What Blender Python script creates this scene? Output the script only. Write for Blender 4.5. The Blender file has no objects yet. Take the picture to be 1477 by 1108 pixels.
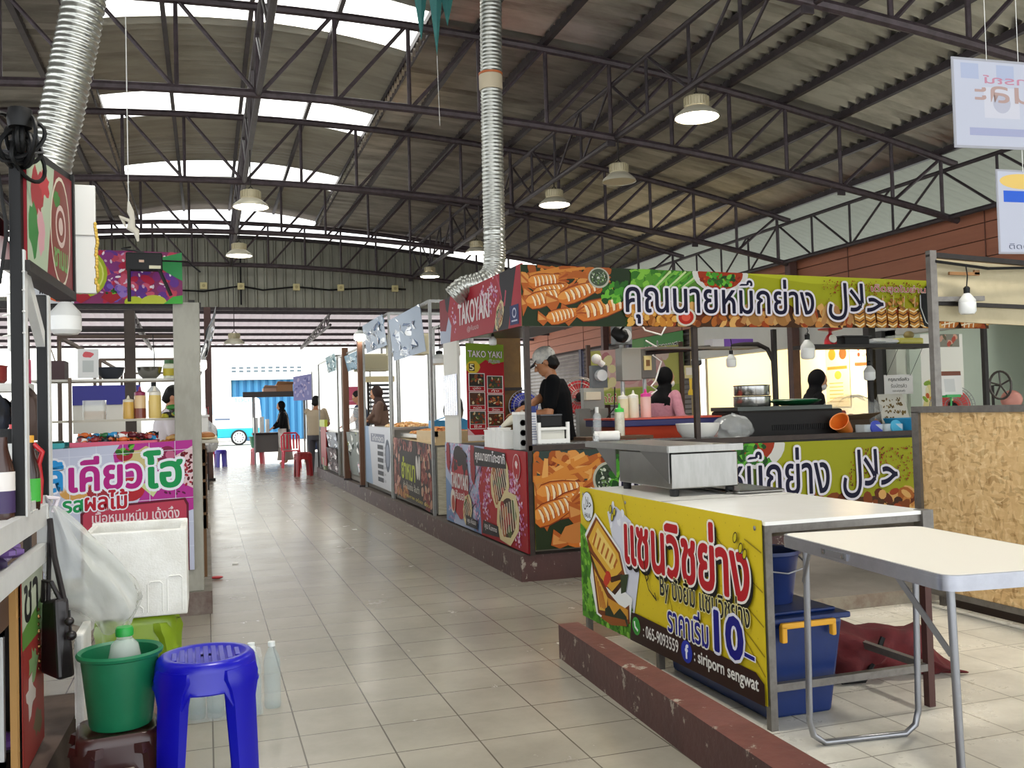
import bpy, math, random
from mathutils import Vector, Matrix
SC = bpy.context.scene
COL = SC.collection
PI = math.pi
V = Vector

# ---------------------------------------------------------------- camera, world, sun, exposure
F_PX, YAW, PITCH, ROLL, EYE = 1345.0, .3177036, .0285113, -.0276718, 1.3
fw = V((math.sin(YAW)*math.cos(PITCH), math.cos(YAW)*math.cos(PITCH), math.sin(PITCH)))
r0 = V((math.cos(YAW), -math.sin(YAW), 0)); u0 = r0.cross(fw)
rt = r0*math.cos(ROLL)+u0*math.sin(ROLL); up = -r0*math.sin(ROLL)+u0*math.cos(ROLL)
cd = bpy.data.cameras.new('camera'); cam = bpy.data.objects.new('camera', cd); COL.objects.link(cam)
cd.sensor_width = 36; cd.sensor_fit = 'HORIZONTAL'; cd.lens = 36*F_PX/1477; cd.clip_start = .05; cd.clip_end = 300
mw = Matrix((rt, up, -fw)).transposed().to_4x4(); mw.translation = (0, 0, EYE); cam.matrix_world = mw
SC.camera = cam
vs = SC.view_settings
vs.view_transform = 'Standard'; vs.look = 'None'; vs.gamma = 1; vs.use_curve_mapping = False
vs.exposure = 0.95
SC.render.film_transparent = False
w = bpy.data.worlds.new('world'); SC.world = w; w.use_nodes = True
bg = w.node_tree.nodes['Background']; bg.inputs[0].default_value = (.93, .97, 1, 1); bg.inputs[1].default_value = 1.7
sd = bpy.data.lights.new('sun', 'SUN'); sd.energy = 3.2; sd.angle = .03; sd.color = (1, .96, .9)
so = bpy.data.objects.new('sun', sd); COL.objects.link(so)
so.rotation_euler = V((-.12, -.42, -1)).to_track_quat('-Z', 'Y').to_euler()   # high daylight falling on the street side

def spot_light(name, loc, watts, col=(1, .95, .86)):
    l = bpy.data.lights.new(name, 'SPOT'); l.energy = watts; l.color = col; l.shadow_soft_size = .18; l.spot_size = 2.5; l.spot_blend = .6
    o = bpy.data.objects.new(name, l); o.location = loc; COL.objects.link(o); return o
def point_light(name, loc, watts, col=(1, .95, .85), r=.05):
    l = bpy.data.lights.new(name, 'POINT'); l.energy = watts; l.color = col; l.shadow_soft_size = r
    o = bpy.data.objects.new(name, l); o.location = loc; COL.objects.link(o); return o

# ---------------------------------------------------------------- materials
def lin(h):
    h = h.lstrip('#'); c = [int(h[i:i+2], 16)/255 for i in (0, 2, 4)]
    return tuple(x/12.92 if x <= .04045 else ((x+.055)/1.055)**2.4 for x in c)+(1,)
MATS = {}
def mat(hx, rough=.5, metal=0, var=0, vs_=6, dark=None, emit=0, alpha=1, trans=0, bump=0, bs=40, spec=.5, stretch=(1, 1, 1), wear=None, lo=.42, hi=.62):
    key = (hx, rough, metal, var, vs_, dark, emit, alpha, trans, bump, bs, spec, stretch, wear, lo, hi)
    if key in MATS: return MATS[key]
    m = bpy.data.materials.new('m_%s_%d' % (hx.strip('#'), len(MATS))); m.use_nodes = True
    nt = m.node_tree; N = nt.nodes; L = nt.links; b = N['Principled BSDF']
    b.inputs['Base Color'].default_value = lin(hx); b.inputs['Roughness'].default_value = rough
    b.inputs['Metallic'].default_value = metal; b.inputs['Alpha'].default_value = alpha
    b.inputs['Transmission Weight'].default_value = trans; b.inputs['Specular IOR Level'].default_value = spec
    if emit:
        b.inputs['Emission Color'].default_value = lin(hx); b.inputs['Emission Strength'].default_value = emit
    if var or bump:
        tc = N.new('ShaderNodeNewGeometry'); mp = N.new('ShaderNodeMapping'); mp.inputs['Scale'].default_value = stretch
        L.new(tc.outputs['Position'], mp.inputs['Vector'])
    if var:
        n = N.new('ShaderNodeTexNoise'); n.inputs['Scale'].default_value = vs_; n.inputs['Detail'].default_value = 6; n.inputs['Roughness'].default_value = .65
        L.new(mp.outputs[0], n.inputs['Vector'])
        r = N.new('ShaderNodeMapRange'); r.inputs['From Min'].default_value = lo; r.inputs['From Max'].default_value = hi
        r.inputs['To Max'].default_value = var; L.new(n.outputs['Fac'], r.inputs['Value'])
        mx = N.new('ShaderNodeMix'); mx.data_type = 'RGBA'
        mx.inputs['A'].default_value = lin(hx); mx.inputs['B'].default_value = lin(dark or '#2a2622')
        L.new(r.outputs[0], mx.inputs['Factor']); L.new(mx.outputs['Result'], b.inputs['Base Color'])
        if wear:
            n3 = N.new('ShaderNodeTexNoise'); n3.inputs['Scale'].default_value = 9; n3.inputs['Detail'].default_value = 8; n3.inputs['Roughness'].default_value = .7
            L.new(mp.outputs[0], n3.inputs['Vector'])
            r3 = N.new('ShaderNodeMapRange'); r3.inputs['From Min'].default_value = .6; r3.inputs['From Max'].default_value = .62
            L.new(n3.outputs['Fac'], r3.inputs['Value'])
            m3 = N.new('ShaderNodeMix'); m3.data_type = 'RGBA'; m3.inputs['B'].default_value = lin(wear)
            L.new(r3.outputs[0], m3.inputs['Factor']); L.new(mx.outputs['Result'], m3.inputs['A']); L.new(m3.outputs['Result'], b.inputs['Base Color'])
    if bump:
        n2 = N.new('ShaderNodeTexNoise'); n2.inputs['Scale'].default_value = bs; n2.inputs['Detail'].default_value = 4
        L.new(mp.outputs[0], n2.inputs['Vector'])
        bp = N.new('ShaderNodeBump'); bp.inputs['Strength'].default_value = bump; bp.inputs['Distance'].default_value = .01
        L.new(n2.outputs['Fac'], bp.inputs['Height']); L.new(bp.outputs[0], b.inputs['Normal'])
    MATS[key] = m; return m
def tile_mat(c1, c2, grout, rough, org, size=.3335):
    m = bpy.data.materials.new('tiles'); m.use_nodes = True; nt = m.node_tree; N = nt.nodes; L = nt.links; b = N['Principled BSDF']
    g = N.new('ShaderNodeNewGeometry'); mp = N.new('ShaderNodeMapping'); mp.inputs['Location'].default_value = (-org[0], -org[1], 0)
    L.new(g.outputs['Position'], mp.inputs['Vector'])
    br = N.new('ShaderNodeTexBrick'); br.offset = 0; br.inputs['Scale'].default_value = 1; br.inputs['Brick Width'].default_value = size; br.inputs['Row Height'].default_value = size
    br.inputs['Mortar Size'].default_value = .0035; br.inputs['Mortar Smooth'].default_value = .2; br.inputs['Bias'].default_value = 0
    br.inputs['Color1'].default_value = lin(c1); br.inputs['Color2'].default_value = lin(c2); br.inputs['Mortar'].default_value = lin(grout)
    L.new(mp.outputs[0], br.inputs['Vector'])
    n = N.new('ShaderNodeTexNoise'); n.inputs['Scale'].default_value = 2.2; n.inputs['Detail'].default_value = 8; n.inputs['Roughness'].default_value = .7; L.new(g.outputs['Position'], n.inputs['Vector'])
    r = N.new('ShaderNodeMapRange'); r.inputs['From Min'].default_value = .4; r.inputs['From Max'].default_value = .75; r.inputs['To Max'].default_value = .45; L.new(n.outputs['Fac'], r.inputs['Value'])
    mx = N.new('ShaderNodeMix'); mx.data_type = 'RGBA'; mx.inputs['B'].default_value = lin('#6f695c'); L.new(br.outputs['Color'], mx.inputs['A']); L.new(r.outputs[0], mx.inputs['Factor'])
    L.new(mx.outputs['Result'], b.inputs['Base Color'])
    r2 = N.new('ShaderNodeMapRange'); r2.inputs['To Min'].default_value = rough-.08; r2.inputs['To Max'].default_value = rough+.16; L.new(n.outputs['Fac'], r2.inputs['Value']); L.new(r2.outputs[0], b.inputs['Roughness'])
    bp = N.new('ShaderNodeBump'); bp.inputs['Strength'].default_value = .25; bp.inputs['Distance'].default_value = .003; bp.invert = True; L.new(br.outputs['Fac'], bp.inputs['Height']); L.new(bp.outputs[0], b.inputs['Normal'])
    return m
def sheet_mat(hx, tr=.8):                                         # daylight coming through thin plastic sheet
    m = bpy.data.materials.new('translucent_sheet'); m.use_nodes = True; nt = m.node_tree; N = nt.nodes; L = nt.links
    for n in list(N):
        if n.type == 'BSDF_PRINCIPLED': N.remove(n)
    t = N.new('ShaderNodeBsdfTranslucent'); d = N.new('ShaderNodeBsdfDiffuse'); mx = N.new('ShaderNodeMixShader'); mx.inputs[0].default_value = tr
    t.inputs[0].default_value = d.inputs[0].default_value = lin(hx)
    L.new(d.outputs[0], mx.inputs[1]); L.new(t.outputs[0], mx.inputs[2]); L.new(mx.outputs[0], N['Material Output'].inputs[0]); return m

# ---------------------------------------------------------------- mesh helper
ORG = {}
class MB:
    def __init__(s, xf=None): s.v = []; s.f = []; s.m = []; s.mats = []; s.xf = xf
    def mi(s, m):
        if m not in s.mats: s.mats.append(m)
        return s.mats.index(m)
    def add(s, vs, fs, m):
        b = len(s.v); k = s.mi(m)
        s.v += [s.xf @ V(p) for p in vs] if s.xf else [V(p) for p in vs]
        s.f += [tuple(i+b for i in f) for f in fs]; s.m += [k]*len(fs); return s
    def box(s, x0, x1, y0, y1, z0, z1, m):
        vs = [(x, y, z) for x in (x0, x1) for y in (y0, y1) for z in (z0, z1)]
        return s.add(vs, [(0, 1, 3, 2), (4, 6, 7, 5), (0, 4, 5, 1), (2, 3, 7, 6), (0, 2, 6, 4), (1, 5, 7, 3)], m)
    def bar(s, p, q, w, h, m, upv=(0, 0, 1)):
        p = V(p); q = V(q); d = (q-p).normalized(); u = V(upv)
        if abs(d.dot(u)) > .98: u = V((0, 1, 0))
        sd_ = d.cross(u).normalized()*w/2; uu = sd_.cross(d).normalized()*h/2
        vs = [a+i*sd_+j*uu for a in (p, q) for i in (-1, 1) for j in (-1, 1)]
        return s.add(vs, [(0, 1, 3, 2), (4, 6, 7, 5), (0, 4, 5, 1), (2, 3, 7, 6), (0, 2, 6, 4), (1, 5, 7, 3)], m)
    def tube(s, pts, r, m, n=8, closed=False):
        pts = [V(p) for p in pts]; k = len(pts); rs = r if isinstance(r, (list, tuple)) else [r]*k
        vs = []; prev = None
        for i, p in enumerate(pts):
            a = pts[(i-1) % k] if (closed or i > 0) else p; b = pts[(i+1) % k] if (closed or i < k-1) else p
            d = (b-a); d = d.normalized() if d.length > 1e-9 else V((0, 0, 1))
            if prev is None:
                x = d.cross(V((0, 0, 1)) if abs(d.z) < .9 else V((1, 0, 0))).normalized()
            else:
                x = prev-d*prev.dot(d); x = x.normalized() if x.length > 1e-6 else d.cross(V((1, 0, .3))).normalized()
            prev = x; y = d.cross(x)
            vs += [p+(x*math.cos(2*PI*j/n)+y*math.sin(2*PI*j/n))*rs[i] for j in range(n)]
        fs = []
        for i in range(k if closed else k-1):
            a = i*n; b = ((i+1) % k)*n
            fs += [(a+j, a+(j+1) % n, b+(j+1) % n, b+j) for j in range(n)]
        if not closed: fs += [tuple(range(n))[::-1], tuple(range((k-1)*n, k*n))]
        return s.add(vs, fs, m)
    def lathe(s, prof, c, m, n=20, ax=None, cap=True):
        c = V(c); Q = V((0, 0, 1)).rotation_difference(V(ax)).to_matrix() if ax else None
        vs = []
        for r, z in prof:
            for j in range(n):
                p = V((r*math.cos(2*PI*j/n), r*math.sin(2*PI*j/n), z)); vs.append(c+(Q @ p if Q else p))
        fs = [(i*n+j, i*n+(j+1) % n, (i+1)*n+(j+1) % n, (i+1)*n+j) for i in range(len(prof)-1) for j in range(n)]
        if cap:
            if prof[0][0] > 1e-4: fs.append(tuple(range(n))[::-1])
            if prof[-1][0] > 1e-4: fs.append(tuple(range((len(prof)-1)*n, len(prof)*n)))
        return s.add(vs, fs, m)
    def ball(s, c, r, m, n=14, k=9, xf=None):
        if not isinstance(r, (list, tuple)): r = (r, r, r)
        vs = [V((0, 0, -r[2]))]
        for i in range(1, k):
            t = -PI/2+PI*i/k
            vs += [V((r[0]*math.cos(t)*math.cos(2*PI*j/n), r[1]*math.cos(t)*math.sin(2*PI*j/n), r[2]*math.sin(t))) for j in range(n)]
        vs.append(V((0, 0, r[2])))
        if xf: vs = [xf @ p for p in vs]
        vs = [V(c)+p for p in vs]
        fs = [(0, 1+(j+1) % n, 1+j) for j in range(n)]
        for i in range(k-2):
            a = 1+i*n; fs += [(a+j, a+(j+1) % n, a+n+(j+1) % n, a+n+j) for j in range(n)]
        t = len(vs)-1; a = 1+(k-2)*n; fs += [(a+j, a+(j+1) % n, t) for j in range(n)]
        return s.add(vs, fs, m)
    def prism(s, poly, d, m, o=(0, 0, 0), u=(1, 0, 0), v=(0, 1, 0)):   # polygon in the u,v plane at o, extruded along d
        o = V(o); u = V(u); v = V(v); d = V(d); n = len(poly)
        a = [o+u*x+v*y for x, y in poly]; vs = a+[p+d for p in a]
        return s.add(vs, [tuple(range(n))[::-1], tuple(range(n, 2*n))]+[(i, (i+1) % n, n+(i+1) % n, n+i) for i in range(n)], m)
    def grid(s, fn, nu, nv, m, closed=False):
        vs = [fn(i/nu, j/nv) for i in range(nu+1) for j in range(nv+1)]
        return s.add(vs, [(i*(nv+1)+j, (i+1)*(nv+1)+j, (i+1)*(nv+1)+j+1, i*(nv+1)+j+1) for i in range(nu) for j in range(nv)], m)
    def quad(s, a, b, c, d, m): return s.add([a, b, c, d], [(0, 1, 2, 3)], m)
    def build(s, name, parent=None, smooth=False, bev=0, seg=2, solid=0, sub=0, remesh=0, ang=.7):
        me = bpy.data.meshes.new(name); o = V((0, 0, 0))
        if parent is not None: o = ORG[parent.as_pointer()]
        me.from_pydata([p-o for p in s.v], [], s.f)
        for m in s.mats: me.materials.append(m)
        me.polygons.foreach_set('material_index', s.m)
        if smooth or remesh or sub:
            me.polygons.foreach_set('use_smooth', [True]*len(s.f))
            if not (remesh or sub): me.set_sharp_from_angle(angle=ang)
        me.update()
        ob = bpy.data.objects.new(name, me); COL.objects.link(ob); ORG[ob.as_pointer()] = o
        if parent is not None: ob.parent = parent
        if solid:
            q = ob.modifiers.new('thick', 'SOLIDIFY'); q.thickness = solid; q.offset = 0
        if remesh:
            q = ob.modifiers.new('skin', 'REMESH'); q.mode = 'VOXEL'; q.voxel_size = remesh; q.use_smooth_shade = True
            q = ob.modifiers.new('soft', 'SMOOTH'); q.iterations = 4; q.factor = .5
        if bev:
            q = ob.modifiers.new('edge', 'BEVEL'); q.width = bev; q.segments = seg; q.limit_method = 'ANGLE'
        if sub:
            q = ob.modifiers.new('sub', 'SUBSURF'); q.levels = sub; q.render_levels = sub
        return ob
def rrect(x0, x1, y0, y1, r, n=4):
    p = []
    for cx, cy, a in ((x1-r, y1-r, 0), (x0+r, y1-r, PI/2), (x0+r, y0+r, PI), (x1-r, y0+r, 1.5*PI)):
        p += [(cx+r*math.cos(a+PI/2*i/n), cy+r*math.sin(a+PI/2*i/n)) for i in range(n+1)]
    return p
def thing(name, label, cat, loc=(0, 0, 0), group=None):
    o = bpy.data.objects.new(name, None); o.empty_display_size = .1; COL.objects.link(o); o.location = loc
    ORG[o.as_pointer()] = V(loc); o['label'] = label; o['category'] = cat
    if group: o['group'] = group
    return o
def tag(o, label, cat, group=None, kind=None):
    o['label'] = label; o['category'] = cat
    if group: o['group'] = group
    if kind: o['kind'] = kind
    return o
def struct(o, label=None):
    o['kind'] = 'structure'
    if label: o['label'] = label
    return o
def dup(root, loc, rz=0, label=None, group=None, sc=None):
    r = root.copy(); COL.objects.link(r); r.location = loc; r.rotation_euler = (0, 0, rz); ORG[r.as_pointer()] = V(loc)
    if sc: r.scale = (sc, sc, sc)
    if label: r['label'] = label
    if group: r['group'] = group
    for ch in root.children:
        c = ch.copy(); COL.objects.link(c); c.parent = r
        for g in ch.children:
            d = g.copy(); COL.objects.link(d); d.parent = c
    return r

# ---------------------------------------------------------------- printed pictures and lettering
def pm(h, rough=.5):                                              # printing ink on vinyl, a little deeper than the plain tone
    c = [int(h[i:i+2], 16) for i in (1, 3, 5)]; return mat('#%02x%02x%02x' % tuple(int(255*(v/255)**1.12*.9) for v in c), rough, spec=.18)
TXT = {}
def text_mesh(s, bold=0):
    if (s, bold) in TXT: return TXT[(s, bold)]
    c = bpy.data.curves.new('t', 'FONT'); c.body = s; c.resolution_u = 3; c.offset = bold
    o = bpy.data.objects.new('t', c); COL.objects.link(o)
    me = o.evaluated_get(bpy.context.evaluated_depsgraph_get()).to_mesh()
    r = ([(p.co.x, p.co.y) for p in me.vertices], [tuple(p.vertices) for p in me.polygons])
    o.to_mesh_clear(); bpy.data.objects.remove(o); bpy.data.curves.remove(c)
    TXT[(s, bold)] = r; return r
class Art:
    """a printed sheet: canvas W x H laid on the four corners bl, br, tr, tl; n points to the reader"""
    def __init__(s, bl, br, tr, tl, W, H, step=.00002, start=.001, bulge=None):
        s.c = [V(p) for p in (bl, br, tr, tl)]; s.W = W; s.H = H; s.step = step; s.k = start; s.bulge = bulge
        s.n = (s.c[1]-s.c[0]).cross(s.c[3]-s.c[0]).normalized(); s.pic = MB(); s.let = MB(); s.cur = s.pic
    def P(s, x, y):
        a = x/s.W; b = y/s.H; c = s.c
        p = (c[0]*(1-a)+c[1]*a)*(1-b)+(c[3]*(1-a)+c[2]*a)*b
        if s.bulge: p = p+s.n*s.bulge(a, b)
        return p+s.n*s.k
    def poly(s, pts, h):
        s.k += s.step
        x0 = 0; pts = [(min(max(x, 0), s.W), min(max(y, 0), s.H)) for x, y in pts]
        s.cur.add([s.P(x, y) for x, y in pts], [tuple(range(len(pts)))], pm(h) if isinstance(h, str) else h); return s
    def rect(s, x0, x1, y0, y1, h): return s.poly([(x0, y0), (x1, y0), (x1, y1), (x0, y1)], h)
    def ell(s, cx, cy, rx, ry, h, ang=0, n=22):
        c, q = math.cos(ang), math.sin(ang)
        return s.poly([(cx+rx*math.cos(t)*c-ry*math.sin(t)*q, cy+rx*math.cos(t)*q+ry*math.sin(t)*c) for t in [2*PI*i/n for i in range(n)]], h)
    def blob(s, cx, cy, rx, ry, h, jag=.25, n=16, ang=0):
        c, q = math.cos(ang), math.sin(ang); p = []
        for i in range(n):
            t = 2*PI*i/n; k = 1+random.uniform(-jag, jag); x = rx*math.cos(t)*k; y = ry*math.sin(t)*k; p.append((cx+x*c-y*q, cy+x*q+y*c))
        return s.poly(p, h)
    def line(s, pts, wd, h):
        s.k += s.step; m = pm(h) if isinstance(h, str) else h
        for i in range(len(pts)-1):
            (x0, y0), (x1, y1) = pts[i], pts[i+1]; L = math.hypot(x1-x0, y1-y0) or 1; nx, ny = -(y1-y0)/L*wd/2, (x1-x0)/L*wd/2
            e = (x1-x0)/L*wd*.2, (y1-y0)/L*wd*.2
            s.cur.add([s.P(x0+nx-e[0], y0+ny-e[1]), s.P(x0-nx-e[0], y0-ny-e[1]), s.P(x1-nx+e[0], y1-ny+e[1]), s.P(x1+nx+e[0], y1+ny+e[1])], [(0, 1, 2, 3)], m)
            s.k += s.step*.1
        return s
    def text(s, t, x0, x1, y0, y1, h, out=None, bold=0, ow=.05, shear=0, shadow=None):
        s.cur = s.let
        base = text_mesh(t, 0)[0]; bx0 = min(p[0] for p in base); bx1 = max(p[0] for p in base); by0 = min(p[1] for p in base); by1 = max(p[1] for p in base)
        sx = (x1-x0)/(bx1-bx0); sy = (y1-y0)/(by1-by0)
        lay = ([(shadow, bold+ow*.8, (.05, -.06))] if shadow else [])+([(out, bold+ow, (0, 0))] if out else [])+[(h, bold, (0, 0))]
        vs, fs = text_mesh(t, 0); q = math.sqrt(abs(sx*sy))
        for hh, off, (dx, dy) in lay:
            s.k += s.step*2; n = 0 if off < .004 else (8 if off < .03 else 12)
            for ox, oy in [(0, 0)]+[(off*q*math.cos(2*PI*i/n), off*q*math.sin(2*PI*i/n)) for i in range(n)]:
                s.k += .000012; s.cur.add([s.P(x0+(x-bx0)*sx+dx*q+ox+shear*y*sy, y0+(y-by0)*sy+dy*q+oy) for x, y in vs], fs, pm(hh) if isinstance(hh, str) else hh)
        s.cur = s.pic; return s
    def squid(s, x, y, L, wd, ang, body='#cf7a2f', stripe='#efdcb8', ns=6):
        c, q = math.cos(ang), math.sin(ang)
        def T(a, b): return (x+a*c-b*q, y+a*q+b*c)
        prof = [(0, .12), (.1, .42), (.3, .5), (.55, .47), (.8, .36), (1, .2)]
        def shape(k, dx=0): return [T(a*L, b*wd*k+dx) for a, b in prof]+[T(a*L, -b*wd*k+dx) for a, b in prof[::-1]]
        s.poly([T(.02*L, .1*wd), T(-.2*L, .75*wd), T(-.3*L, .1*wd), T(-.2*L, -.7*wd), T(.02*L, -.1*wd)], '#b8662a')
        s.poly([T(-.02*L, 0), T(-.22*L, .55*wd), T(-.27*L, .1*wd)], '#d89a58')
        s.poly(shape(1.12), '#8c3d17'); s.poly(shape(1), body); s.poly(shape(.55, wd*.16), '#e09a4c')
        for i in range(ns):
            a = .2+.74*i/ns; k = .42-.12*abs(a-.4)
            s.poly([T((a-.012)*L, k*wd), T((a+.05)*L, k*wd*.8), T((a+.075)*L, 0), T((a+.05)*L, -k*wd*.8), T((a+.0)*L, -k*wd*.85), T((a+.018)*L, 0)], '#a8481c')
            s.poly([T((a-.01)*L, k*wd), T((a+.035)*L, k*wd*.75), T((a+.055)*L, 0), T((a+.03)*L, -k*wd*.75), T((a-.01)*L, -k*wd*.8), T((a-.0)*L, 0)], stripe)
        for i in range(5):
            t0 = -.35+.17*i; s.line([T(L*.97, t0*wd*.4), T(L*1.13, t0*wd*.9), T(L*(1.22+.04*(i % 2)), t0*wd*1.5)], wd*.14, ['#c47534', '#a95522'][i % 2])
        return s
    def greens(s, x0, x1, y0, y1, n, sz, cols=('#2f6b22', '#4c9a2e', '#72b83c', '#1f4d1b')):
        for i in range(n): s.blob(random.uniform(x0, x1), random.uniform(y0, y1), random.uniform(.5, 1)*sz, random.uniform(.4, .8)*sz, random.choice(cols), .3, 9, random.uniform(0, 3))
        return s
    def bits(s, x0, x1, y0, y1, n, a, b, cols):
        for i in range(n): s.ell(random.uniform(x0, x1), random.uniform(y0, y1), random.uniform(a, b), random.uniform(a, b)*.6, random.choice(cols), random.uniform(0, 3), 9)
        return s
    def finish(s, parent, pic='printed_picture', let='lettering'):
        if s.pic.f: s.pic.build(pic, parent)
        if s.let.f: s.let.build(let, parent)
def sheet(name, label, cat, bl, br, tr, tl, W, H, back='#c9c6bd', th=.003, group=None, front=None, **k):
    """a printed sheet as a thing: board + picture + lettering"""
    c = [V(p) for p in (bl, br, tr, tl)]; n = (c[1]-c[0]).cross(c[3]-c[0]).normalized()
    t = thing(name, label, cat, (c[0]+c[1])/2, group); m = MB()
    m.add(c+[p-n*th for p in c], [(0, 1, 2, 3), (7, 6, 5, 4), (0, 4, 5, 1), (1, 5, 6, 2), (2, 6, 7, 3), (3, 7, 4, 0)], pm(front or back))
    m.build('sheet', t); return t, Art(bl, br, tr, tl, W, H, **k)
# frequent materials
M_STEEL = mat('#8f8f90', .42, .85, .25, 14, '#5a5653'); M_DARK = mat('#1a1513', .55, .2, .3, 20, '#352d29'); M_TRUSS = mat('#4a3f44', .5, .25, .55, 12, '#29221f')
M_BLACK = mat('#0a0a0b', .5, spec=.3); M_WHITE = mat('#e6e5e0', .45); M_CHROME = mat('#9c9c9a', .2, 1); M_CABLE = mat('#0d0d0e', .55, spec=.3); M_RUBBER = mat('#1b1b1b', .8)
M_SHEETSTEEL = mat('#b9b8b4', .3, .9, .3, 5, '#8d8b86'); M_GALV = mat('#a5a6a4', .38, .8, .25, 20, '#7b7975')
M_CLEAR = mat('#eef3f4', .08, alpha=.28); M_BAG = mat('#c9cccb', .2, alpha=.3, bump=.6, bs=18); M_FOAM = mat('#e9e9e4', .85, 0, .35, 9, '#c5c2b6', bump=.2, bs=120)
M_WOOD = mat('#8a6238', .6, 0, .5, 5, '#5f3f22', stretch=(1, 1, 8)); M_PLY = mat('#b08a5c', .65, 0, .35, 4, '#8b683f', stretch=(1, 6, 1))
# ================================================================ THE SETTING
random.seed(4)
m = MB(); m.quad((-12, -4, 0), (14, -4, 0), (14, 27.4, 0), (-12, 27.4, 0), tile_mat('#979285', '#9e998c', '#575248', .2, (.338, 6.59)))
struct(m.build('floor'))
m = MB(); m.box(1.83, 12.6, -3, 4.9, -.02, .004, tile_mat('#dedacd', '#e2ded2', '#8f897c', .25, (1.95, 3.2)))
struct(m.build('floor_tiles'))
m = MB(); m.box(-60, 60, 27.4, 90, -.06, -.02, mat('#b7b3aa', .8, 0, .3, 2, '#8f8b83'))
struct(m.build('ground'))
M_KERB = mat('#4a2c28', .55, 0, .5, 3, '#37211f', wear='#8d8377', bump=.3, bs=30); M_KERBTOP = mat('#74453d', .6, 0, .5, 4, '#56332d', wear='#a89f90', bump=.3, bs=30)
M_CONC = mat('#857f75', .8, 0, .5, 4, '#5f594f', wear='#a29c90', bump=.3, bs=30)
def kerb(name, pts, z, top, side):
    m = MB(); n = len(pts); m.add([(x, y, 0) for x, y in pts]+[(x, y, z) for x, y in pts], [(i, (i+1) % n, n+(i+1) % n, n+i) for i in range(n)], side); m.add([(x, y, z) for x, y in pts], [tuple(range(n))], top)
    return struct(m.build(name, bev=.012))
kerb('kerb_right', [(2.25, 6.73), (7.2, 6.66), (7.2, 20.45), (2.25, 20.45)], .2, mat('#4f4640', .7, 0, .5, 5, '#3a322e', wear='#7d756a'), M_KERB)
kerb('kerb_corner', [(1.62, 1.9), (1.8, 1.9), (1.85, 4.62), (1.735, 4.62)], .173, M_KERBTOP, M_KERB)
kerb('kerb_back', [(2.95, 4.93), (4.75, 4.88), (4.75, 6.6), (2.95, 6.6)], .09, mat('#77716a', .75, 0, .4, 4, '#5c5650'), mat('#8d8678', .8, 0, .6, 7, '#6d5148', bump=.4, bs=30))
kerb('kerb_left', [(-9, 6.6), (.02, 6.6), (.03, 24), (-9, 24)], .15, M_CONC, mat('#5c4a44', .75, 0, .6, 5, '#8b837a', bump=.3, bs=30))
kerb('kerb_stall', [(-6, .5), (-.62, .5), (-.5, 4.4), (-6, 4.4)], .15, mat('#5a4a41', .75, 0, .5, 7, '#3d302a'), mat('#3c2a27', .7, 0, .4, 6, '#57453f'))

# ---------------------------------------------------------------- roof: five arched pipe trusses, corrugated sheets, raised ridge
XC, HALF = .55, 8.65
def ztop(x): return 5.4-1.07*((x-XC)/8.55)**2
def zbot(x): return 4.52-.92*((x-XC)/8.55)**2
TRY = [5.9+3.6*k for k in range(-2, 5)]
STEP = .765
M_RUST = mat('#3d3539', .55, .2, .6, 9, '#272020', stretch=(1, 1, 1))
for Y in TRY:
    m = MB(); xs = [XC+STEP*k for k in range(-11, 12)]
    fine = [XC-HALF+HALF*2*i/36 for i in range(37)]
    m.tube([(x, Y, ztop(x)) for x in fine], .046, M_TRUSS, 8); m.tube([(x, Y, zbot(x)) for x in fine], .046, M_TRUSS, 8)
    for i, x in enumerate(xs):
        m.tube([(x, Y, zbot(x)), (x, Y, ztop(x))], .024, M_TRUSS, 6)
    for k in range(-11, 11):
        a, b = XC+STEP*k, XC+STEP*(k+1)
        if k < 0: m.tube([(a+.04, Y, ztop(a)-.03), (b-.04, Y, zbot(b)+.03)], .022, M_TRUSS, 6)
        else: m.tube([(b-.04, Y, ztop(b)-.03), (a+.04, Y, zbot(a)+.03)], .022, M_TRUSS, 6)
    for k in (-9, -5, 5, 9):
        x = XC+STEP*k; m.box(x-.05, x+.05, Y-.012, Y+.012, zbot(x)-.1, zbot(x)-.03, M_RUST)
    struct(m.build('roof_truss', smooth=True), 'arched pipe truss spanning the hall')
def long_brace(x, name):                                          # braces running down the hall between the trusses
    m = MB(); zb = zbot(x); zt = min(ztop(x)-.12, zb+.62)
    m.tube([(x, -4.8, zb), (x, 20.4, zb)], .034, M_RUST, 8); m.tube([(x, -4.8, zt), (x, 20.4, zt)], .028, M_RUST, 8)
    y = -4.8
    while y < 20.3:
        for d in (0, .9, 1.8, 2.7):
            m.tube([(x, y+d, zb), (x, y+d, zt)], .018, M_RUST, 6)
            a, b = ((zt, zb) if d < 1.5 else (zb, zt)); m.tube([(x, y+d+.03, a), (x, y+d+.87, b)], .017, M_RUST, 6)
        y += 3.6
    return struct(m.build(name, smooth=True), 'pipe brace joining the trusses along the hall')
for x in (.55, 4.43, -3.33, 9.05, -7.95): long_brace(x, 'roof_brace')
m = MB()                                                          # purlins
for k in range(-11, 12):
    x = XC+STEP*k
    if -2 <= k <= 2: continue
    m.box(x-.03, x+.03, -5, 20.75, ztop(x)+.045, ztop(x)+.125, M_RUST)
for k in (-2.4, -1.2, 0, 1.2, 2.4):
    x = XC+STEP*k; z = ztop(XC)+.42-.3*((x-XC)/2.3)**2; m.box(x-.025, x+.025, -5, 20.75, z-.07, z, M_RUST)
struct(m.build('purlin'), 'steel purlins under the roof sheets')
M_ROOF = mat('#c6c4bd', .3, .85, .75, 1.3, '#625c54', stretch=(.5, 3, 1), lo=.4, hi=.7)
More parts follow.
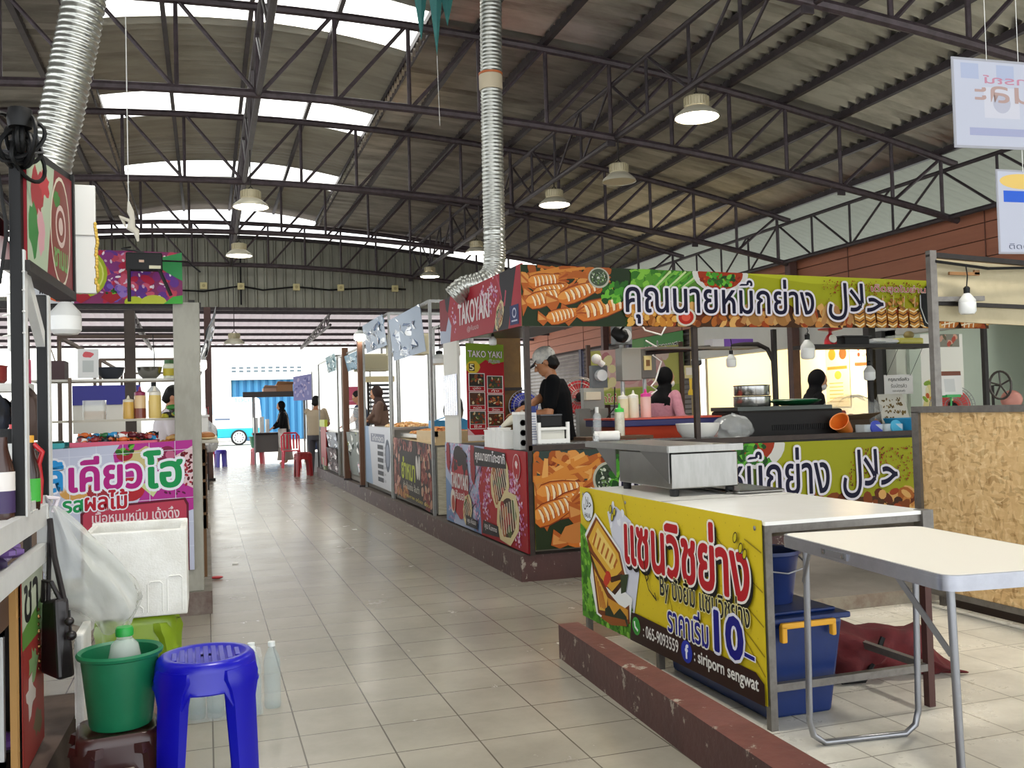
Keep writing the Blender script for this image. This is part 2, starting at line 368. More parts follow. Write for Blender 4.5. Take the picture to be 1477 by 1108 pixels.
def corr(x0, x1, y0, y1, zf, mt, per=.16, amp=.036, nx=18):
    ny = int((y1-y0)/per*4); m = MB()
    m.grid(lambda a, b: V((x0+(x1-x0)*a, y0+(y1-y0)*b, zf(x0+(x1-x0)*a)+amp*math.sin(2*PI*((y1-y0)*b)/per))), nx, ny, mt); return m
m = corr(-8.9, -1.25, -5.1, 20.9, lambda x: ztop(x)+.14, M_ROOF); b = corr(2.35, 9.0, -5.1, 20.9, lambda x: ztop(x)+.14, M_ROOF)
m.add(b.v, b.f, M_ROOF); struct(m.build('ceiling', smooth=True, ang=.5))
zr = lambda x: ztop(XC)+.44-.3*((x-XC)/2.3)**2
M_ROOFC = mat('#aba99e', .42, .5, .6, 1.6, '#77746a', stretch=(.5, 3, 1), lo=.4, hi=.7); M_SKY = sheet_mat('#fbfbf6', .95)
STR = [(-4.8, -3.8), (-1.2, -.2), (2.5, 3.4), (6.0, 7.0), (9.75, 10.9), (13.35, 14.4), (16.95, 18.05)]
m = corr(9.0, 11.9, -5.1, 20.9, lambda x: ztop(x)+.14, sheet_mat('#94988f', .12), nx=6); struct(m.build('ceiling_eave', smooth=True, ang=3), 'pale sheets of the eave beyond the plank wall')
m = MB(); y = -5.1
for a, b in STR+[(20.9, 20.9)]:
    g = corr(-1.6, 2.7, y, a, zr, M_ROOFC); m.add(g.v, g.f, M_ROOFC); y = b
struct(m.build('ceiling_ridge', smooth=True, ang=.5), 'raised ridge roof sheets')
for i, (a, b) in enumerate(STR):
    m = corr(-1.6, 2.7, a, b, zr, M_SKY); struct(m.build('skylight', smooth=True, ang=3), 'translucent roof sheet letting daylight in')
m = MB()                                                          # upstand boards along the raised ridge
for x in (-1.3, 2.4): m.box(x-.012, x+.012, -5.1, 20.9, ztop(x)+.1, zr(x)-.02, M_RUST)
struct(m.build('trim_1'), 'upstand board of the raised ridge')
M_GABLE = mat('#8a897c', .5, .35, .5, 1.5, '#69665b', stretch=(3, 1, .6))
m = MB(); per = .2; n = int(18.2/per)                             # gable wall of ribbed sheet
zg = lambda x: ztop(x)-.27
for i in range(n):
    x = -8.9+i*per
    for a, b, ya, yb in ((0, .13, 20.6, 20.6), (.13, .15, 20.6, 20.565), (.15, .18, 20.565, 20.565), (.18, .2, 20.565, 20.6)):
        m.quad((x+a, ya, 3.66), (x+b, yb, 3.66), (x+b, yb, zg(x+b)), (x+a, ya, zg(x+a)), M_GABLE)
struct(m.build('wall_back', solid=.004))
m = MB(); m.box(-8.9, 9.3, 20.66, 20.74, 3.6, 3.7, M_RUST); m.tube([(x, 20.52, zg(x)+.02) for x in [-8.9+18.2*i/30 for i in range(31)]], .04, M_RUST); struct(m.build('trim_2', smooth=True), 'rails framing the ribbed gable wall')
for x, y in ((.06, 20.7), (9.2, 20.7), (-8.05, 20.7), (9.2, 13.1), (-8.05, 13.1), (9.2, 5.9), (-8.05, 5.9)):
    m = MB(); m.box(x-.07, x+.07, y-.07, y+.07, 0, 3.66, mat('#5b3f3a', .6, 0, .4, 8, '#42302c')); m.box(x-.11, x+.11, y-.11, y+.11, 0, .05, M_RUST); struct(m.build('column', bev=.004), 'brown steel column')
# lean-to roof beyond the gable
M_LEAN = sheet_mat('#9a9294', .42)
m = MB(); ny = 24
zl = lambda y: 3.66-.26*(y-20.75)/6.9
xs = [-9+18.6*i/160 for i in range(161)]
m.grid(lambda a, b: V((-9+18.6*a, 20.75+6.9*b, zl(20.75+6.9*b)+(.02 if int(a*160) % 2 else -.02))), 160, 3, M_LEAN)
struct(m.build('ceiling_awning'), 'pale sheet roof of the lean-to')
m = MB()
for y in (20.95, 22.2, 23.5, 24.8, 26.1, 27.5): m.box(-9, 9.6, y-.03, y+.03, zl(y)-.1, zl(y)-.03, M_RUST)
for x in (-5.6, -1.4, 2.65, 6.8):
    m.tube([(x, 20.8, zl(20.8)-.35), (x, 27.6, zl(27.6)-.14)], .03, M_RUST); m.tube([(x, 20.8, zl(20.8)-.1), (x, 27.6, zl(27.6)-.1)], .03, M_RUST)
    for i in range(8):
        y = 20.9+.8*i; m.tube([(x, y, zl(y)-.1), (x, y+.4, zl(y)-.33+.02*i), (x, y+.8, zl(y)-.1)], .016, M_RUST, 6)
struct(m.build('trim_3', smooth=True), 'purlins and light trusses of the lean-to roof')

# ---------------------------------------------------------------- right side: plank wall, fascia, shutters, two open shops
m = MB(); M_PLANK = mat('#a06449', .62, 0, .35, 2, '#86503b', stretch=(1, .5, 6))
for i in range(4):
    z = 2.84+i*.215; m.box(9.3, 9.335, 1, 27, z+.012, z+.215, M_PLANK)
for i in range(10): m.box(9.29, 9.3, 1.3+2.62*i, 1.31+2.62*i, 2.85, 3.7, mat('#5d3528', .6))
m.box(9.335, 9.4, 1, 27, 2.8, 3.7, mat('#2a1a15', .8)); struct(m.build('wall_right'))
m = MB(); W_ = mat('#d9d7cf', .7, 0, .2, 2, '#c4c1b6'); m.box(9.32, 9.5, 1, 16.5, 2.22, 2.84, W_); m.box(9.32, 9.5, 10.86, 11.06, 0, 2.3, mat('#cfd3c6', .7)); struct(m.build('wall_shopfront'), 'white fascia over the open shops')
m = MB(); M_SHUT = mat('#77716c', .45, .4, .4, 3, '#534e4b')
for y0, y1 in ((16.75, 19.5), (19.7, 22.4), (22.6, 26.8)):
    for i in range(28):
        z = .02+i*.1; m.quad((9.36, y0, z), (9.36, y1, z), (9.33, y1, z+.03), (9.33, y0, z+.03), M_SHUT); m.quad((9.33, y0, z+.03), (9.33, y1, z+.03), (9.36, y1, z+.1), (9.36, y0, z+.1), M_SHUT)
struct(m.build('door_1'), 'closed grey roller shutters')
m = MB()
for y in (16.62, 19.6, 22.5, 26.9): m.box(9.28, 9.4, y-.08, y+.08, 0, 2.84, mat('#8c7327', .55, 0, .4, 7, '#4d3d1c') if y < 17 else mat('#3b3a4d', .6))
struct(m.build('trim_4'), 'posts between the shutters')
M_CREAM = mat('#efe6cb', .7); M_PALE = mat('#c3cec0', .7, 0, .15, 2, '#b2beaf')
m = MB(); m.box(11.4, 11.5, 11.06, 16.5, 0, 2.9, M_CREAM); m.box(9.5, 11.4, 16.4, 16.5, 0, 2.9, M_CREAM); m.box(9.5, 11.4, 11.06, 11.12, 0, 2.9, M_CREAM); m.box(9.5, 11.5, 11.06, 16.5, 2.75, 2.85, mat('#e8e4d8', .7)); m.box(9.5, 11.5, 11.06, 16.5, -.02, .02, mat('#9b968a', .4)); struct(m.build('wall_yellow_shop'), 'cream interior of the lamp-lit shop')
m = MB(); m.box(12.6, 12.7, 1, 10.9, 0, 2.9, M_PALE); m.box(11.0, 12.6, 8.35, 8.5, 0, 2.9, M_PALE); m.box(9.5, 12.6, 10.8, 10.86, 0, 2.9, M_PALE); m.box(9.5, 12.7, 1, 10.9, 2.62, 2.7, mat('#ddd8c8', .7)); struct(m.build('wall_green_shop'), 'pale green interior of the open shop')
point_light('shop_lamp', (10.3, 14.3, 2.5), 95, (1, .9, .68), .12)
point_light('shop_lamp_green', (11, 6.6, 2.3), 60, (1, 1, .95), .12)
m = MB(); m.box(9.25, 9.4, 11.06, 11.2, 0, 2.3, mat('#33312f', .5)); m.box(9.25, 9.4, 11.28, 11.34, 0, 2.3, mat('#33312f', .5)); struct(m.build('trim_5'), 'black door frame of the yellow shop')

# ---------------------------------------------------------------- street beyond
t = thing('townhouse', 'white townhouse across the street with a blue folding shopfront', 'building', (3, 56, 0)); m = MB(); Wt = mat('#f0efe9', .8)
m.box(-14, 1.4, 56, 60, 0, 12, Wt); m.box(5.6, 24, 56, 60, 0, 12, Wt); m.box(1.4, 5.6, 56, 60, 3.75, 12, Wt); m.box(1.4, 5.6, 56.8, 60, 0, 3.75, mat('#6b7f96', .6))
m.build('wall', t); m = MB()
B1 = mat('#4f93bd', .5); B2 = mat('#35709a', .5)
for i in range(10):
    x = 1.45+i*.41; m.quad((x, 56.35, 0), (x+.2, 56.15, 0), (x+.2, 56.15, 3.5), (x, 56.35, 3.5), B1); m.quad((x+.2, 56.15, 0), (x+.41, 56.35, 0), (x+.41, 56.35, 3.5), (x+.2, 56.15, 3.5), B2)
m.build('folding_gate', t); m = MB()
for i in range(10):
    for k in range(2): m.box(1.45+i*.41, 1.68+i*.41, 55.95, 56.02, 3.95+k*.2, 4.05+k*.2, mat('#5c6b74', .7))
m.box(1.3, 5.7, 55.9, 56.05, 3.5, 3.8, Wt); m.build('vent_band', t)
t = thing('van', 'white and teal delivery van parked across the sunlit street', 'van', (1.2, 48, -.06)); m = MB(); Wv = mat('#f3f4f3', .3); Tv = mat('#1fa6b8', .3)
# side profile of the van facing away along the street
m.prism([(-1.6, .35), (2.5, .35), (2.55, .8), (-1.6, .8)], (0, 1.7, 0), Tv, (0, 47.2, 0), (1, 0, 0), (0, 0, 1))
m.prism([(-1.6, .8), (2.55, .8), (2.6, 1.1), (2.5, 2.2), (2.3, 2.32), (.3, 2.32), (-.2, 2.2), (-.75, 1.4), (-1.6, 1.2)], (0, 1.7, 0), Wv, (0, 47.2, 0), (1, 0, 0), (0, 0, 1))
m.build('body', t, bev=.05); m = MB(); Gd = mat('#b9c7d2', .2)
m.box(.25, 1.2, 47.17, 47.2, 1.5, 2.0, Gd); m.box(1.3, 2.35, 47.17, 47.2, 1.5, 2.0, Gd); m.build('side_window', t); m = MB(); m.box(.4, 1.1, 47.16, 47.18, 1.22, 1.3, mat('#5b6a80', .4)); m.build('stripe', t)
vs_t, fs_t = text_mesh('TOCO', 0); m = MB(); m.add([(1.3+x*.3, 47.19, 2.08+y*.26) for x, y in vs_t], fs_t, Tv); m.build('lettering', t)
for x in (1.5, -.9):
    m = MB(); m.lathe([(.36, 0), (.38, .05), (.38, .2), (.3, .22)], (x, 47.35, .36), M_RUBBER, 24, (0, -1, 0)); wh = m.build('wheel', t, True); m = MB(); m.lathe([(.3, .21), (.27, .24), (.08, .25), (0, .25)], (x, 47.35, .36), mat('#e8e8e6', .3), 24, (0, -1, 0)); 
    for i in range(10):
        a = i*PI/5; m.box(x+.2*math.cos(a)-.025, x+.2*math.cos(a)+.025, 47.07, 47.1, .36+.2*math.sin(a)-.025, .36+.2*math.sin(a)+.025, M_RUBBER)
    m.build('hubcap', wh)
# ================================================================ PEOPLE
SKIN = mat('#a9714f', .55); SKIN2 = mat('#c08a68', .55); HAIR = mat('#090706', .6, spec=.3); 
def caps(mb, p, q, a, b, m, n=10):
    p = V(p); q = V(q); mb.tube([p, p.lerp(q, .5), q], [a, (a+b)/2, b], m, n); mb.ball(p, a, m, 10, 6); mb.ball(q, b, m, 10, 6)
def rings(mb, lv, F, m, n=20, cap=True):                           # stacked ellipses: (forward, z, half width, half depth)
    vs = []
    for fo, z, hw, hd in lv: vs += [F(fo+hd*math.sin(2*PI*j/n), hw*math.cos(2*PI*j/n), z) for j in range(n)]
    fs = [(i*n+j, i*n+(j+1) % n, (i+1)*n+(j+1) % n, (i+1)*n+j) for i in range(len(lv)-1) for j in range(n)]
    if cap: fs += [tuple(range(n))[::-1], tuple(range((len(lv)-1)*n, len(lv)*n))]
    mb.add(vs, fs, m)
def person(label, at, h, face, hands, lean=.03, nod=0., turn=0., skin=SKIN, shirt=None, pants=None, hair=True, cap=None, scarf=None, mask=None, apron=None, long_sleeve=False, vox=.011, group=None, skirt=None, shoes=M_BLACK, hairlong=0):
    t = thing('person', label, 'person', at, group); ox, oy, oz = at
    f = V((math.cos(face), math.sin(face), 0)); r = V((math.sin(face), -math.cos(face), 0)); s = h/1.65
    def F(fo, ri, z): return V((ox, oy, oz+z))+f*fo+r*ri
    L = {}
    for sg, k in ((-1, 'L'), (1, 'R')):
        L['hip'+k] = F(0, sg*.055*h, .52*h); L['knee'+k] = F(.025, sg*.06*h, .285*h); L['ank'+k] = F(-.02, sg*.062*h, .05*h); L['toe'+k] = F(.12*s, sg*.07*h, .022*h)
        sh = F(lean, sg*.108*h, .808*h); L['sh'+k] = sh
        tgt = V(hands[0 if sg < 0 else 1]) if hands[0 if sg < 0 else 1] is not None else F(.08, sg*.16*h, .47*h)
        a, b = .175*h, .16*h; d = tgt-sh; D = min(d.length, (a+b)*.995); d = d.normalized(); tgt = sh+d*D
        ca = (a*a+D*D-b*b)/(2*a*D); ca = max(-1, min(1, ca)); pole = (-f*.45+r*sg*.55-V((0, 0, 1))); pole = (pole-d*pole.dot(d)).normalized()
        L['el'+k] = sh+d*a*ca+pole*a*math.sqrt(1-ca*ca); L['wr'+k] = tgt
    tor = [(0, .455*h, .085*h, .06*h), (0, .5*h, .1*h, .072*h), (lean*.25, .58*h, .09*h, .066*h), (lean*.6, .68*h, .1*h, .07*h), (lean*.85, .75*h, .108*h, .072*h), (lean, .8*h, .1*h, .058*h), (lean, .826*h, .055*h, .045*h)]
    # head frame
    hf = (f*math.cos(turn)+r*math.sin(turn)); hu = V((0, 0, 1)); hr = hf.cross(hu)
    hf2 = (hf*math.cos(nod)-hu*math.sin(nod)).normalized(); hu2 = (hu*math.cos(nod)+hf*math.sin(nod)).normalized(); hr = hf2.cross(hu2)
    nb = F(lean, 0, .82*h); hc = nb+hu*.062*h*1.0+hu2*.052*h+hf2*.02*h
    HX = Matrix((hf2, hr, hu2)).transposed().to_4x4()
    def Hd(a, b, c): return hc+hf2*a*s+hr*b*s+hu2*c*s
    mb = MB(); rings(mb, tor, F, skin)
    caps(mb, nb-hu*.02*h, hc-hu2*.03*h, .034*h, .031*h, skin)
    mb.ball(hc+hu2*.012*s, (.096*s, .074*s, .105*s), skin, 18, 12, HX); mb.ball(Hd(.024, 0, -.05), (.066*s, .058*s, .066*s), skin, 16, 10, HX)
    mb.ball(Hd(.07, 0, -.088), (.022*s, .026*s, .02*s), skin, 10, 8, HX)
    caps(mb, Hd(.088, 0, .012), Hd(.112, 0, -.026), .0085*s, .014*s, skin); mb.ball(Hd(.104, .012, -.03), .009*s, skin, 8, 6); mb.ball(Hd(.104, -.012, -.03), .009*s, skin, 8, 6)
    mb.ball(Hd(.088, 0, -.052), (.012*s, .024*s, .006*s), skin, 10, 6, HX); mb.ball(Hd(.086, 0, -.063), (.012*s, .02*s, .007*s), skin, 10, 6, HX)
    caps(mb, Hd(.083, -.035, .03), Hd(.083, .035, .03), .011*s, .011*s, skin)
    for sg in (-1, 1): mb.ball(Hd(-.005, sg*.077, -.008), (.02*s, .009*s, .033*s), skin, 10, 8, HX)
    for k, sg in (('L', -1), ('R', 1)):
        caps(mb, L['sh'+k]-V((0, 0, .012)), L['el'+k], .031*h, .025*h, skin); caps(mb, L['el'+k], L['wr'+k], .026*h, .0165*h, skin)
        caps(mb, L['hip'+k], L['knee'+k], .05*h, .034*h, skin); caps(mb, L['knee'+k], L['ank'+k], .035*h, .022*h, skin); caps(mb, L['ank'+k], L['toe'+k], .024*h, .02*h, skin)
        # hand: palm, four unequal bent fingers, thumb on the side
        d = (L['wr'+k]-L['el'+k]).normalized(); d = (d+f*.5).normalized(); sd = d.cross(V((0, 0, 1))).normalized(); nn = sd.cross(d)
        w = L['wr'+k]; pc = w+d*.05*s
        caps(mb, w, pc+d*.02*s, .02*s, .02*s, skin); 
        for j in range(4):
            b0 = pc+d*.03*s+sd*(j-1.5)*.019*s; ln = (.07, .08, .076, .06)[j]*s
            b1 = b0+d*ln*.5-nn*ln*.15; b2 = b1+d*ln*.28-nn*ln*.35
            caps(mb, pc+sd*(j-1.5)*.015*s, b0, .011*s, .0095*s, skin, 8); caps(mb, b0, b1, .0092*s, .0085*s, skin, 8); caps(mb, b1, b2, .0085*s, .0075*s, skin, 8)
        th = w+d*.03*s-sd*sg*.02*s; caps(mb, th, th+d*.03*s-sd*sg*.022*s, .0115*s, .0105*s, skin, 8); caps(mb, th+d*.03*s-sd*sg*.022*s, th+d*.058*s-sd*sg*.022*s-nn*.012*s, .0105*s, .0085*s, skin, 8)
    mb.build('body', t, remesh=vox)
    if not mask and not (scarf and False):
        e = MB()
        for sg in (-1, 1): e.ball(Hd(.082, sg*.032, .012), .0115*s, M_WHITE, 10, 7); e.ball(Hd(.0905, sg*.033, .011), .006*s, M_BLACK, 8, 6)
        e.build('eyes', t, True)
    if shirt:
        mb = MB(); rings(mb, [(fo, z, w_*1.1+.006, d_*1.13+.008) for fo, z, w_, d_ in tor[1:]], F, shirt)
        for k in 'LR':
            e = L['el'+k] if not long_sleeve else L['wr'+k]
            if long_sleeve: caps(mb, L['sh'+k], L['el'+k], .04*h, .034*h, shirt); caps(mb, L['el'+k], L['el'+k].lerp(e, .93), .034*h, .026*h, shirt)
            else: caps(mb, L['sh'+k], L['sh'+k].lerp(e, .72), .041*h, .038*h, shirt)
        mb.build('shirt', t, remesh=max(vox, .01))
    if pants:
        mb = MB(); rings(mb, [(0, .44*h, .09*h, .07*h), (0, .5*h, .107*h, .08*h), (lean*.2, .555*h, .1*h, .074*h)], F, pants)
        for k in 'LR': caps(mb, L['hip'+k], L['knee'+k], .057*h, .045*h, pants); caps(mb, L['knee'+k], L['ank'+k], .045*h, .036*h, pants)
        mb.build('trousers', t, remesh=.014)
        mb = MB()
        for k in 'LR': caps(mb, L['ank'+k]-V((0, 0, .015)), L['toe'+k], .027*h, .024*h, shoes)
        mb.build('shoes', t, True)
    if skirt:
        mb = MB(); rings(mb, [(0, .07*h, .15*h, .13*h), (0, .3*h, .125*h, .1*h), (0, .5*h, .107*h, .08*h), (lean*.2, .57*h, .1*h, .075*h)], F, skirt); mb.build('skirt', t, True)
    if hair and not scarf:
        mb = MB(); mb.ball(Hd(-.014, 0, .028), (.1*s, .084*s, .104*s), HAIR, 18, 12, HX); mb.ball(Hd(-.045, 0, -.02), (.068*s, .078*s, .085*s), HAIR, 16, 10, HX)
        if hairlong: caps(mb, Hd(-.06, 0, -.02), Hd(-.08, 0, -.1-hairlong), .055*s, .04*s, HAIR)
        for i in range(14):
            a = random.uniform(-1.3, 1.3); mb.ball(Hd(-.05-.045*math.cos(a), .07*math.sin(a), random.uniform(-.08, .1)), .02*s, HAIR, 7, 5)
        mb.build('hair', t, remesh=.012)
    if cap:
        mb = MB(); mb.ball(Hd(-.012, 0, .045), (.107*s, .09*s, .092*s), cap, 18, 12, HX)
        mb.build('cap', t, True); mb = MB()
        mb.grid(lambda u, v: Hd(.06+.105*u*math.cos((v-.5)*2.2), math.sin((v-.5)*2.2)*(.075+.02*u), .048-.03*u), 5, 10, mat('#20222a', .6)); mb.build('cap_brim', t, True, solid=.004)
    if scarf:
        mb = MB(); mb.ball(Hd(-.027, 0, .018), (.103*s, .094*s, .12*s), scarf, 20, 14, HX); mb.ball(Hd(-.005, 0, -.085), (.082*s, .078*s, .05*s), scarf, 16, 10, HX)
        rings(mb, [(lean-.01, .735*h, .125*h, .085*h), (lean-.01, .79*h, .118*h, .075*h), (lean, .835*h, .062*h, .056*h), (lean+.01, .87*h, .05*h, .05*h)], F, scarf)
        mb.build('headscarf', t, remesh=.012)
    if mask:
        mb = MB(); mb.ball(Hd(.05, 0, -.048), (.066*s, .056*s, .05*s), mask, 16, 10, HX); caps(mb, Hd(.05, .05, -.03), Hd(0, .08, -.005), .003, .003, mask); caps(mb, Hd(.05, -.05, -.03), Hd(0, -.08, -.005), .003, .003, mask); mb.build('face_mask', t, True)
    if apron:
        mb = MB(); k = 1.2
        n = 16
        def ap(u, v):
            z = (.27+.3*v)*h; a = PI*(u-.5)*1.25; w_ = .115*h; d_ = .09*h; return F(lean*.3*v+d_*math.cos(a)*1.12, w_*math.sin(a)*1.12, z)
        mb.grid(ap, n, 4, apron); mb.build('apron', t, True, solid=.004)
        mb = MB()
        for sg in (-1, 1):
            mb.tube([F(-.08*h+lean*.3, sg*.075*h, .56*h), F(lean-.085*h, sg*.05*h, .7*h), F(lean-.05*h, sg*.075*h, .835*h), F(lean+.04*h, sg*.075*h, .82*h), F(lean+.085*h, sg*.06*h, .7*h), F(lean*.4+.09*h, sg*.06*h, .58*h)], .011, apron, 6)
        mb.build('apron_strap', t, True)
    return t

# ================================================================ RIGHT ROW: corner squid and takoyaki stall
M_BROWNRAIL = mat('#2a1e18', .55, .15, .4, 9, '#45362d')
t = thing('food_stall', 'corner food stall with squid banners and a takoyaki side, standing on the brown kerb', 'food stall', (4.5, 7.9, .2))
m = MB(); m.box(2.34, 6.74, 6.72, 7.35, .96, .985, M_DARK); m.box(2.34, 2.95, 7.35, 9.2, .96, .985, M_DARK); m.box(2.32, 6.76, 6.69, 6.725, .99, 1.03, M_BROWNRAIL); m.build('counter', t)
m = MB(); m.box(2.34, 2.36, 6.75, 9.18, .22, .95, mat('#6d665c', .8)); m.box(2.36, 6.72, 6.74, 6.76, .22, .95, mat('#6d665c', .8)); m.build('counter_panel', t)
for x, y in ((2.33, 6.71), (3.78, 6.72), (6.74, 6.71), (2.33, 9.22), (6.08, 7.45), (5.12, 7.6)):
    m = MB(); z1 = 2.38 if y < 7 or x < 3 else 2.0; m.box(x-.02, x+.02, y-.02, y+.02, .2, z1, M_BROWNRAIL if x < 4 else M_DARK); m.build('post', t)
m = MB(); m.bar((2.31, 6.71, 2.37), (6.76, 6.71, 2.33), .035, .035, M_DARK); m.bar((2.33, 6.71, 2.38), (2.33, 9.22, 2.42), .035, .035, M_DARK); m.bar((2.33, 9.22, 2.4), (6.7, 9.22, 2.35), .03, .03, M_DARK); m.bar((6.74, 6.71, 2.33), (6.74, 9.2, 2.33), .03, .03, M_DARK); m.build('top_rail', t)
m = MB(); m.box(5.3, 6.72, 7.28, 7.56, 1.8, 1.835, M_DARK); m.box(6.04, 6.12, 7.4, 7.48, 1.8, 2.1, M_DARK); m.build('shelf', t)
m = MB(); m.tube([(3.95, 7.95, 1.81), (4.9, 7.75, 1.87), (5.02, 7.72, 1.87), (5.1, 7.68, 1.82), (5.12, 7.62, 1.7), (5.12, 7.6, 1.2)], .022, M_DARK, 8); m.box(3.95, 5.05, 7.72, 7.95, 1.83, 1.85, mat('#7d766c', .5, .3)); m.build('rack', t)

def squids_low(a, k, W):
    pass
# upper squid banner
t, a = sheet('banner', 'wide squid stall banner hung over the counter with grilled squid and blue lettering', 'banner', (2.29, 6.68, 1.94), (6.77, 6.68, 1.925), (6.77, 6.68, 2.34), (2.29, 6.68, 2.41), 448, 47, '#a9a51f')
a.rect(0, 95, 0, 47, '#26391c'); a.poly([(86, 0), (110, 0), (120, 47), (92, 47)], '#33561f'); a.rect(92, 196, 14, 47, '#5f8a34')
a.poly([(196, 47), (448, 47), (448, 28), (300, 24), (200, 30)], '#a8ab1c'); a.poly([(190, 47), (448, 47), (448, 43), (260, 40)], '#b9bd2c')
FOOD = ('#8a4a1e', '#b06a2c', '#c98a48', '#6b3315', '#dcae6a', '#a3491c', '#4c2a14')
a.rect(90, 448, 0, 17, '#4f3118'); a.bits(95, 448, 1, 19, 210, 3, 7, FOOD)
for x in range(200, 320, 26): a.blob(x, 12, 9, 10, '#c9a268', .2); a.ell(x+4, 9, 7, 8, '#a87a44', .5); a.line([(x-8, 4), (x-2, 16), (x+6, 18), (x+10, 6)], 4.5, '#b98a58')
a.bits(0, 70, 30, 47, 26, 4, 9, ('#c0702c', '#a85a22', '#d89850', '#8a3f18'))
for q in range(9): a.line([(random.uniform(4, 60), random.uniform(36, 46)) for _ in range(3)], 2.2, ('#d08a3c', '#b4662a')[q % 2])
for x, y, L, w_, an in ((-2, 33, 26, 11, .15), (2, 24, 30, 11, .2), (-4, 17, 30, 12, .3), (22, 20, 38, 12, .36), (36, 9, 46, 15, .25), (12, 5, 26, 11, .25)):
    a.squid(x+8, y, L, w_, an)
a.greens(66, 94, 20, 34, 60, 4); a.greens(93, 140, 30, 46, 60, 5, ('#5d9a2f', '#86bd45', '#3c7a25')); a.ell(64, 38.5, 9, 8.2, '#b9b8a8'); a.ell(64, 38.8, 7.6, 6.9, '#4d5a46'); a.bits(58, 70, 34, 43, 50, .5, 1.2, ('#cfd5c2', '#6c8a4d', '#8d9a86', '#2f3f25'))
for i in range(9): a.line([(108+i*4, 30+i % 3*2), (122+i*4.5, 46)], 1.6, ('#4d9a38', '#c8dba0', '#78b54c')[i % 3])
a.ell(172, 46, 26, 17, '#d5d4cd'); a.ell(172, 46, 21, 14, '#a33a14'); a.bits(154, 190, 33, 46, 40, 1, 2.5, ('#c7521e', '#8a2a10')); a.greens(160, 184, 36, 46, 40, 3)
a.bits(88, 130, 2, 16, 60, 2.5, 5, ('#c98a34', '#e0ae58', '#a2641f')); a.ell(127, 16, 14, 5.5, '#cfc9b4'); a.ell(127, 17, 11, 3.6, '#9b7a42'); a.ell(139, 8, 9, 7.5, '#d8d2c2', .2); a.ell(139, 8, 7, 6, '#b32a1a', .2); a.ell(139, 8, 4, 3.4, '#d8604a', .2)
a.bits(270, 372, 26, 44, 230, .35, 1.0, ('#8f2f12', '#a8481c', '#6f2410')); 
for i in range(7):
    x = 306+i*11.5; a.ell(x, 9, 5, 11, '#c78f3e', .12); a.bits(x-4, x+5, 18, 28, 7, 1.5, 3, ('#c98f4a', '#d8a860', '#9a6a30'))
    for k in range(5): a.line([(x-4.6, 3+3.6*k), (x, 1.2+3.6*k), (x+4.6, 4+3.6*k)], 1.1, ('#efe0b8', '#5b2b16')[k % 2])
    a.line([(x+1, 20), (x+2, 31)], .5, '#d9c9a0')
a.poly([(372, 36), (384, 47), (448, 47), (448, 38), (392, 30), (380, 0), (374, 2), (369, 20)], '#17181a'); a.poly([(374, 30), (386, 26), (384, 8), (378, 4)], '#1d2320'); a.poly([(380, 22), (390, 30), (387, 18)], '#2f7a3a'); a.line([(371, 32), (371, 20), (376, 6), (382, 1)], 1, '#c9ccc8')
a.bits(384, 448, 0, 30, 30, 4, 8, FOOD)
for x in (402, 424): 
    a.ell(x, 9, 11, 10, '#b9712c'); 
    for k in (-6, -1, 4): a.line([(x-9, 9+k), (x+9, 13+k)], 1.3, '#efe2c4'); a.line([(x+k, 1), (x+k+3, 18)], 1.3, '#efe2c4')
a.text('คุณนายหมึกย่าง', 86, 260, 2.5, 42, '#0b0933', '#e6e2ea', .012, .055); a.text('ﻝﻼﺣ', 275, 331, 7, 41, '#0b0933', '#e6e2ea', .012, .055); a.text('เด็ดสุดในย่านนี้', 319, 384, 32.5, 41, '#b03a44', '#d9c9b8', .0, .05)
a.finish(t)
# lower squid banner
t, a = sheet('banner', 'squid stall banner stretched along the counter front behind the steel grill', 'banner', (2.35, 6.68, .24), (6.74, 6.68, .24), (6.74, 6.68, .965), (2.35, 6.68, .985), 440, 73, '#a9a51f')
a.rect(0, 150, 0, 73, '#2c3a1d'); a.rect(100, 205, 0, 73, '#6a7a32'); a.poly([(190, 0), (440, 0), (440, 73), (205, 73)], '#a5a61c'); a.rect(120, 440, 0, 24, '#57361a'); a.bits(125, 440, 1, 27, 170, 4, 9, FOOD)
a.rect(0, 60, 44, 73, '#3c4a44'); a.bits(0, 60, 38, 70, 60, 4, 9, ('#c0702c', '#a85a22', '#d89850', '#c98a4c', '#8a3f18'))
for q in range(16): a.line([(random.uniform(0, 56), random.uniform(44, 70)), (random.uniform(0, 56), random.uniform(44, 70)), (random.uniform(0, 56), random.uniform(46, 72))], 3.2, ('#d08a3c', '#b4662a', '#e0a860')[q % 3])
for x, y, L, w_, an in ((-6, 40, 40, 17, .1), (6, 28, 44, 18, .3), (-10, 22, 36, 16, .35), (34, 26, 50, 19, .4), (44, 8, 62, 21, .3), (18, 4, 46, 17, .2)): a.squid(x+8, y, L, w_, an)
a.poly([(18, 6), (24, 16), (40, 20), (56, 12), (52, 4), (30, 3)], '#c98444'); a.poly([(36, 2), (44, 12), (56, 14), (60, 6), (52, 1)], '#b96f34')
a.ell(62, 50, 14, 13.5, '#b9b8a8'); a.ell(62, 50, 12, 11.5, '#3f4a3a'); a.bits(53, 71, 42, 58, 90, .6, 1.8, ('#cfd5c2', '#6c8a4d', '#a8b4a4', '#27351f')); a.greens(64, 96, 40, 66, 60, 5)
a.ell(196, 72, 26, 20, '#d5d4cd'); a.ell(190, 74, 22, 17, '#a33a14'); a.greens(176, 206, 52, 72, 70, 4)
a.bits(285, 372, 34, 66, 230, .5, 1.3, ('#8f2f12', '#a8481c', '#6f2410'))
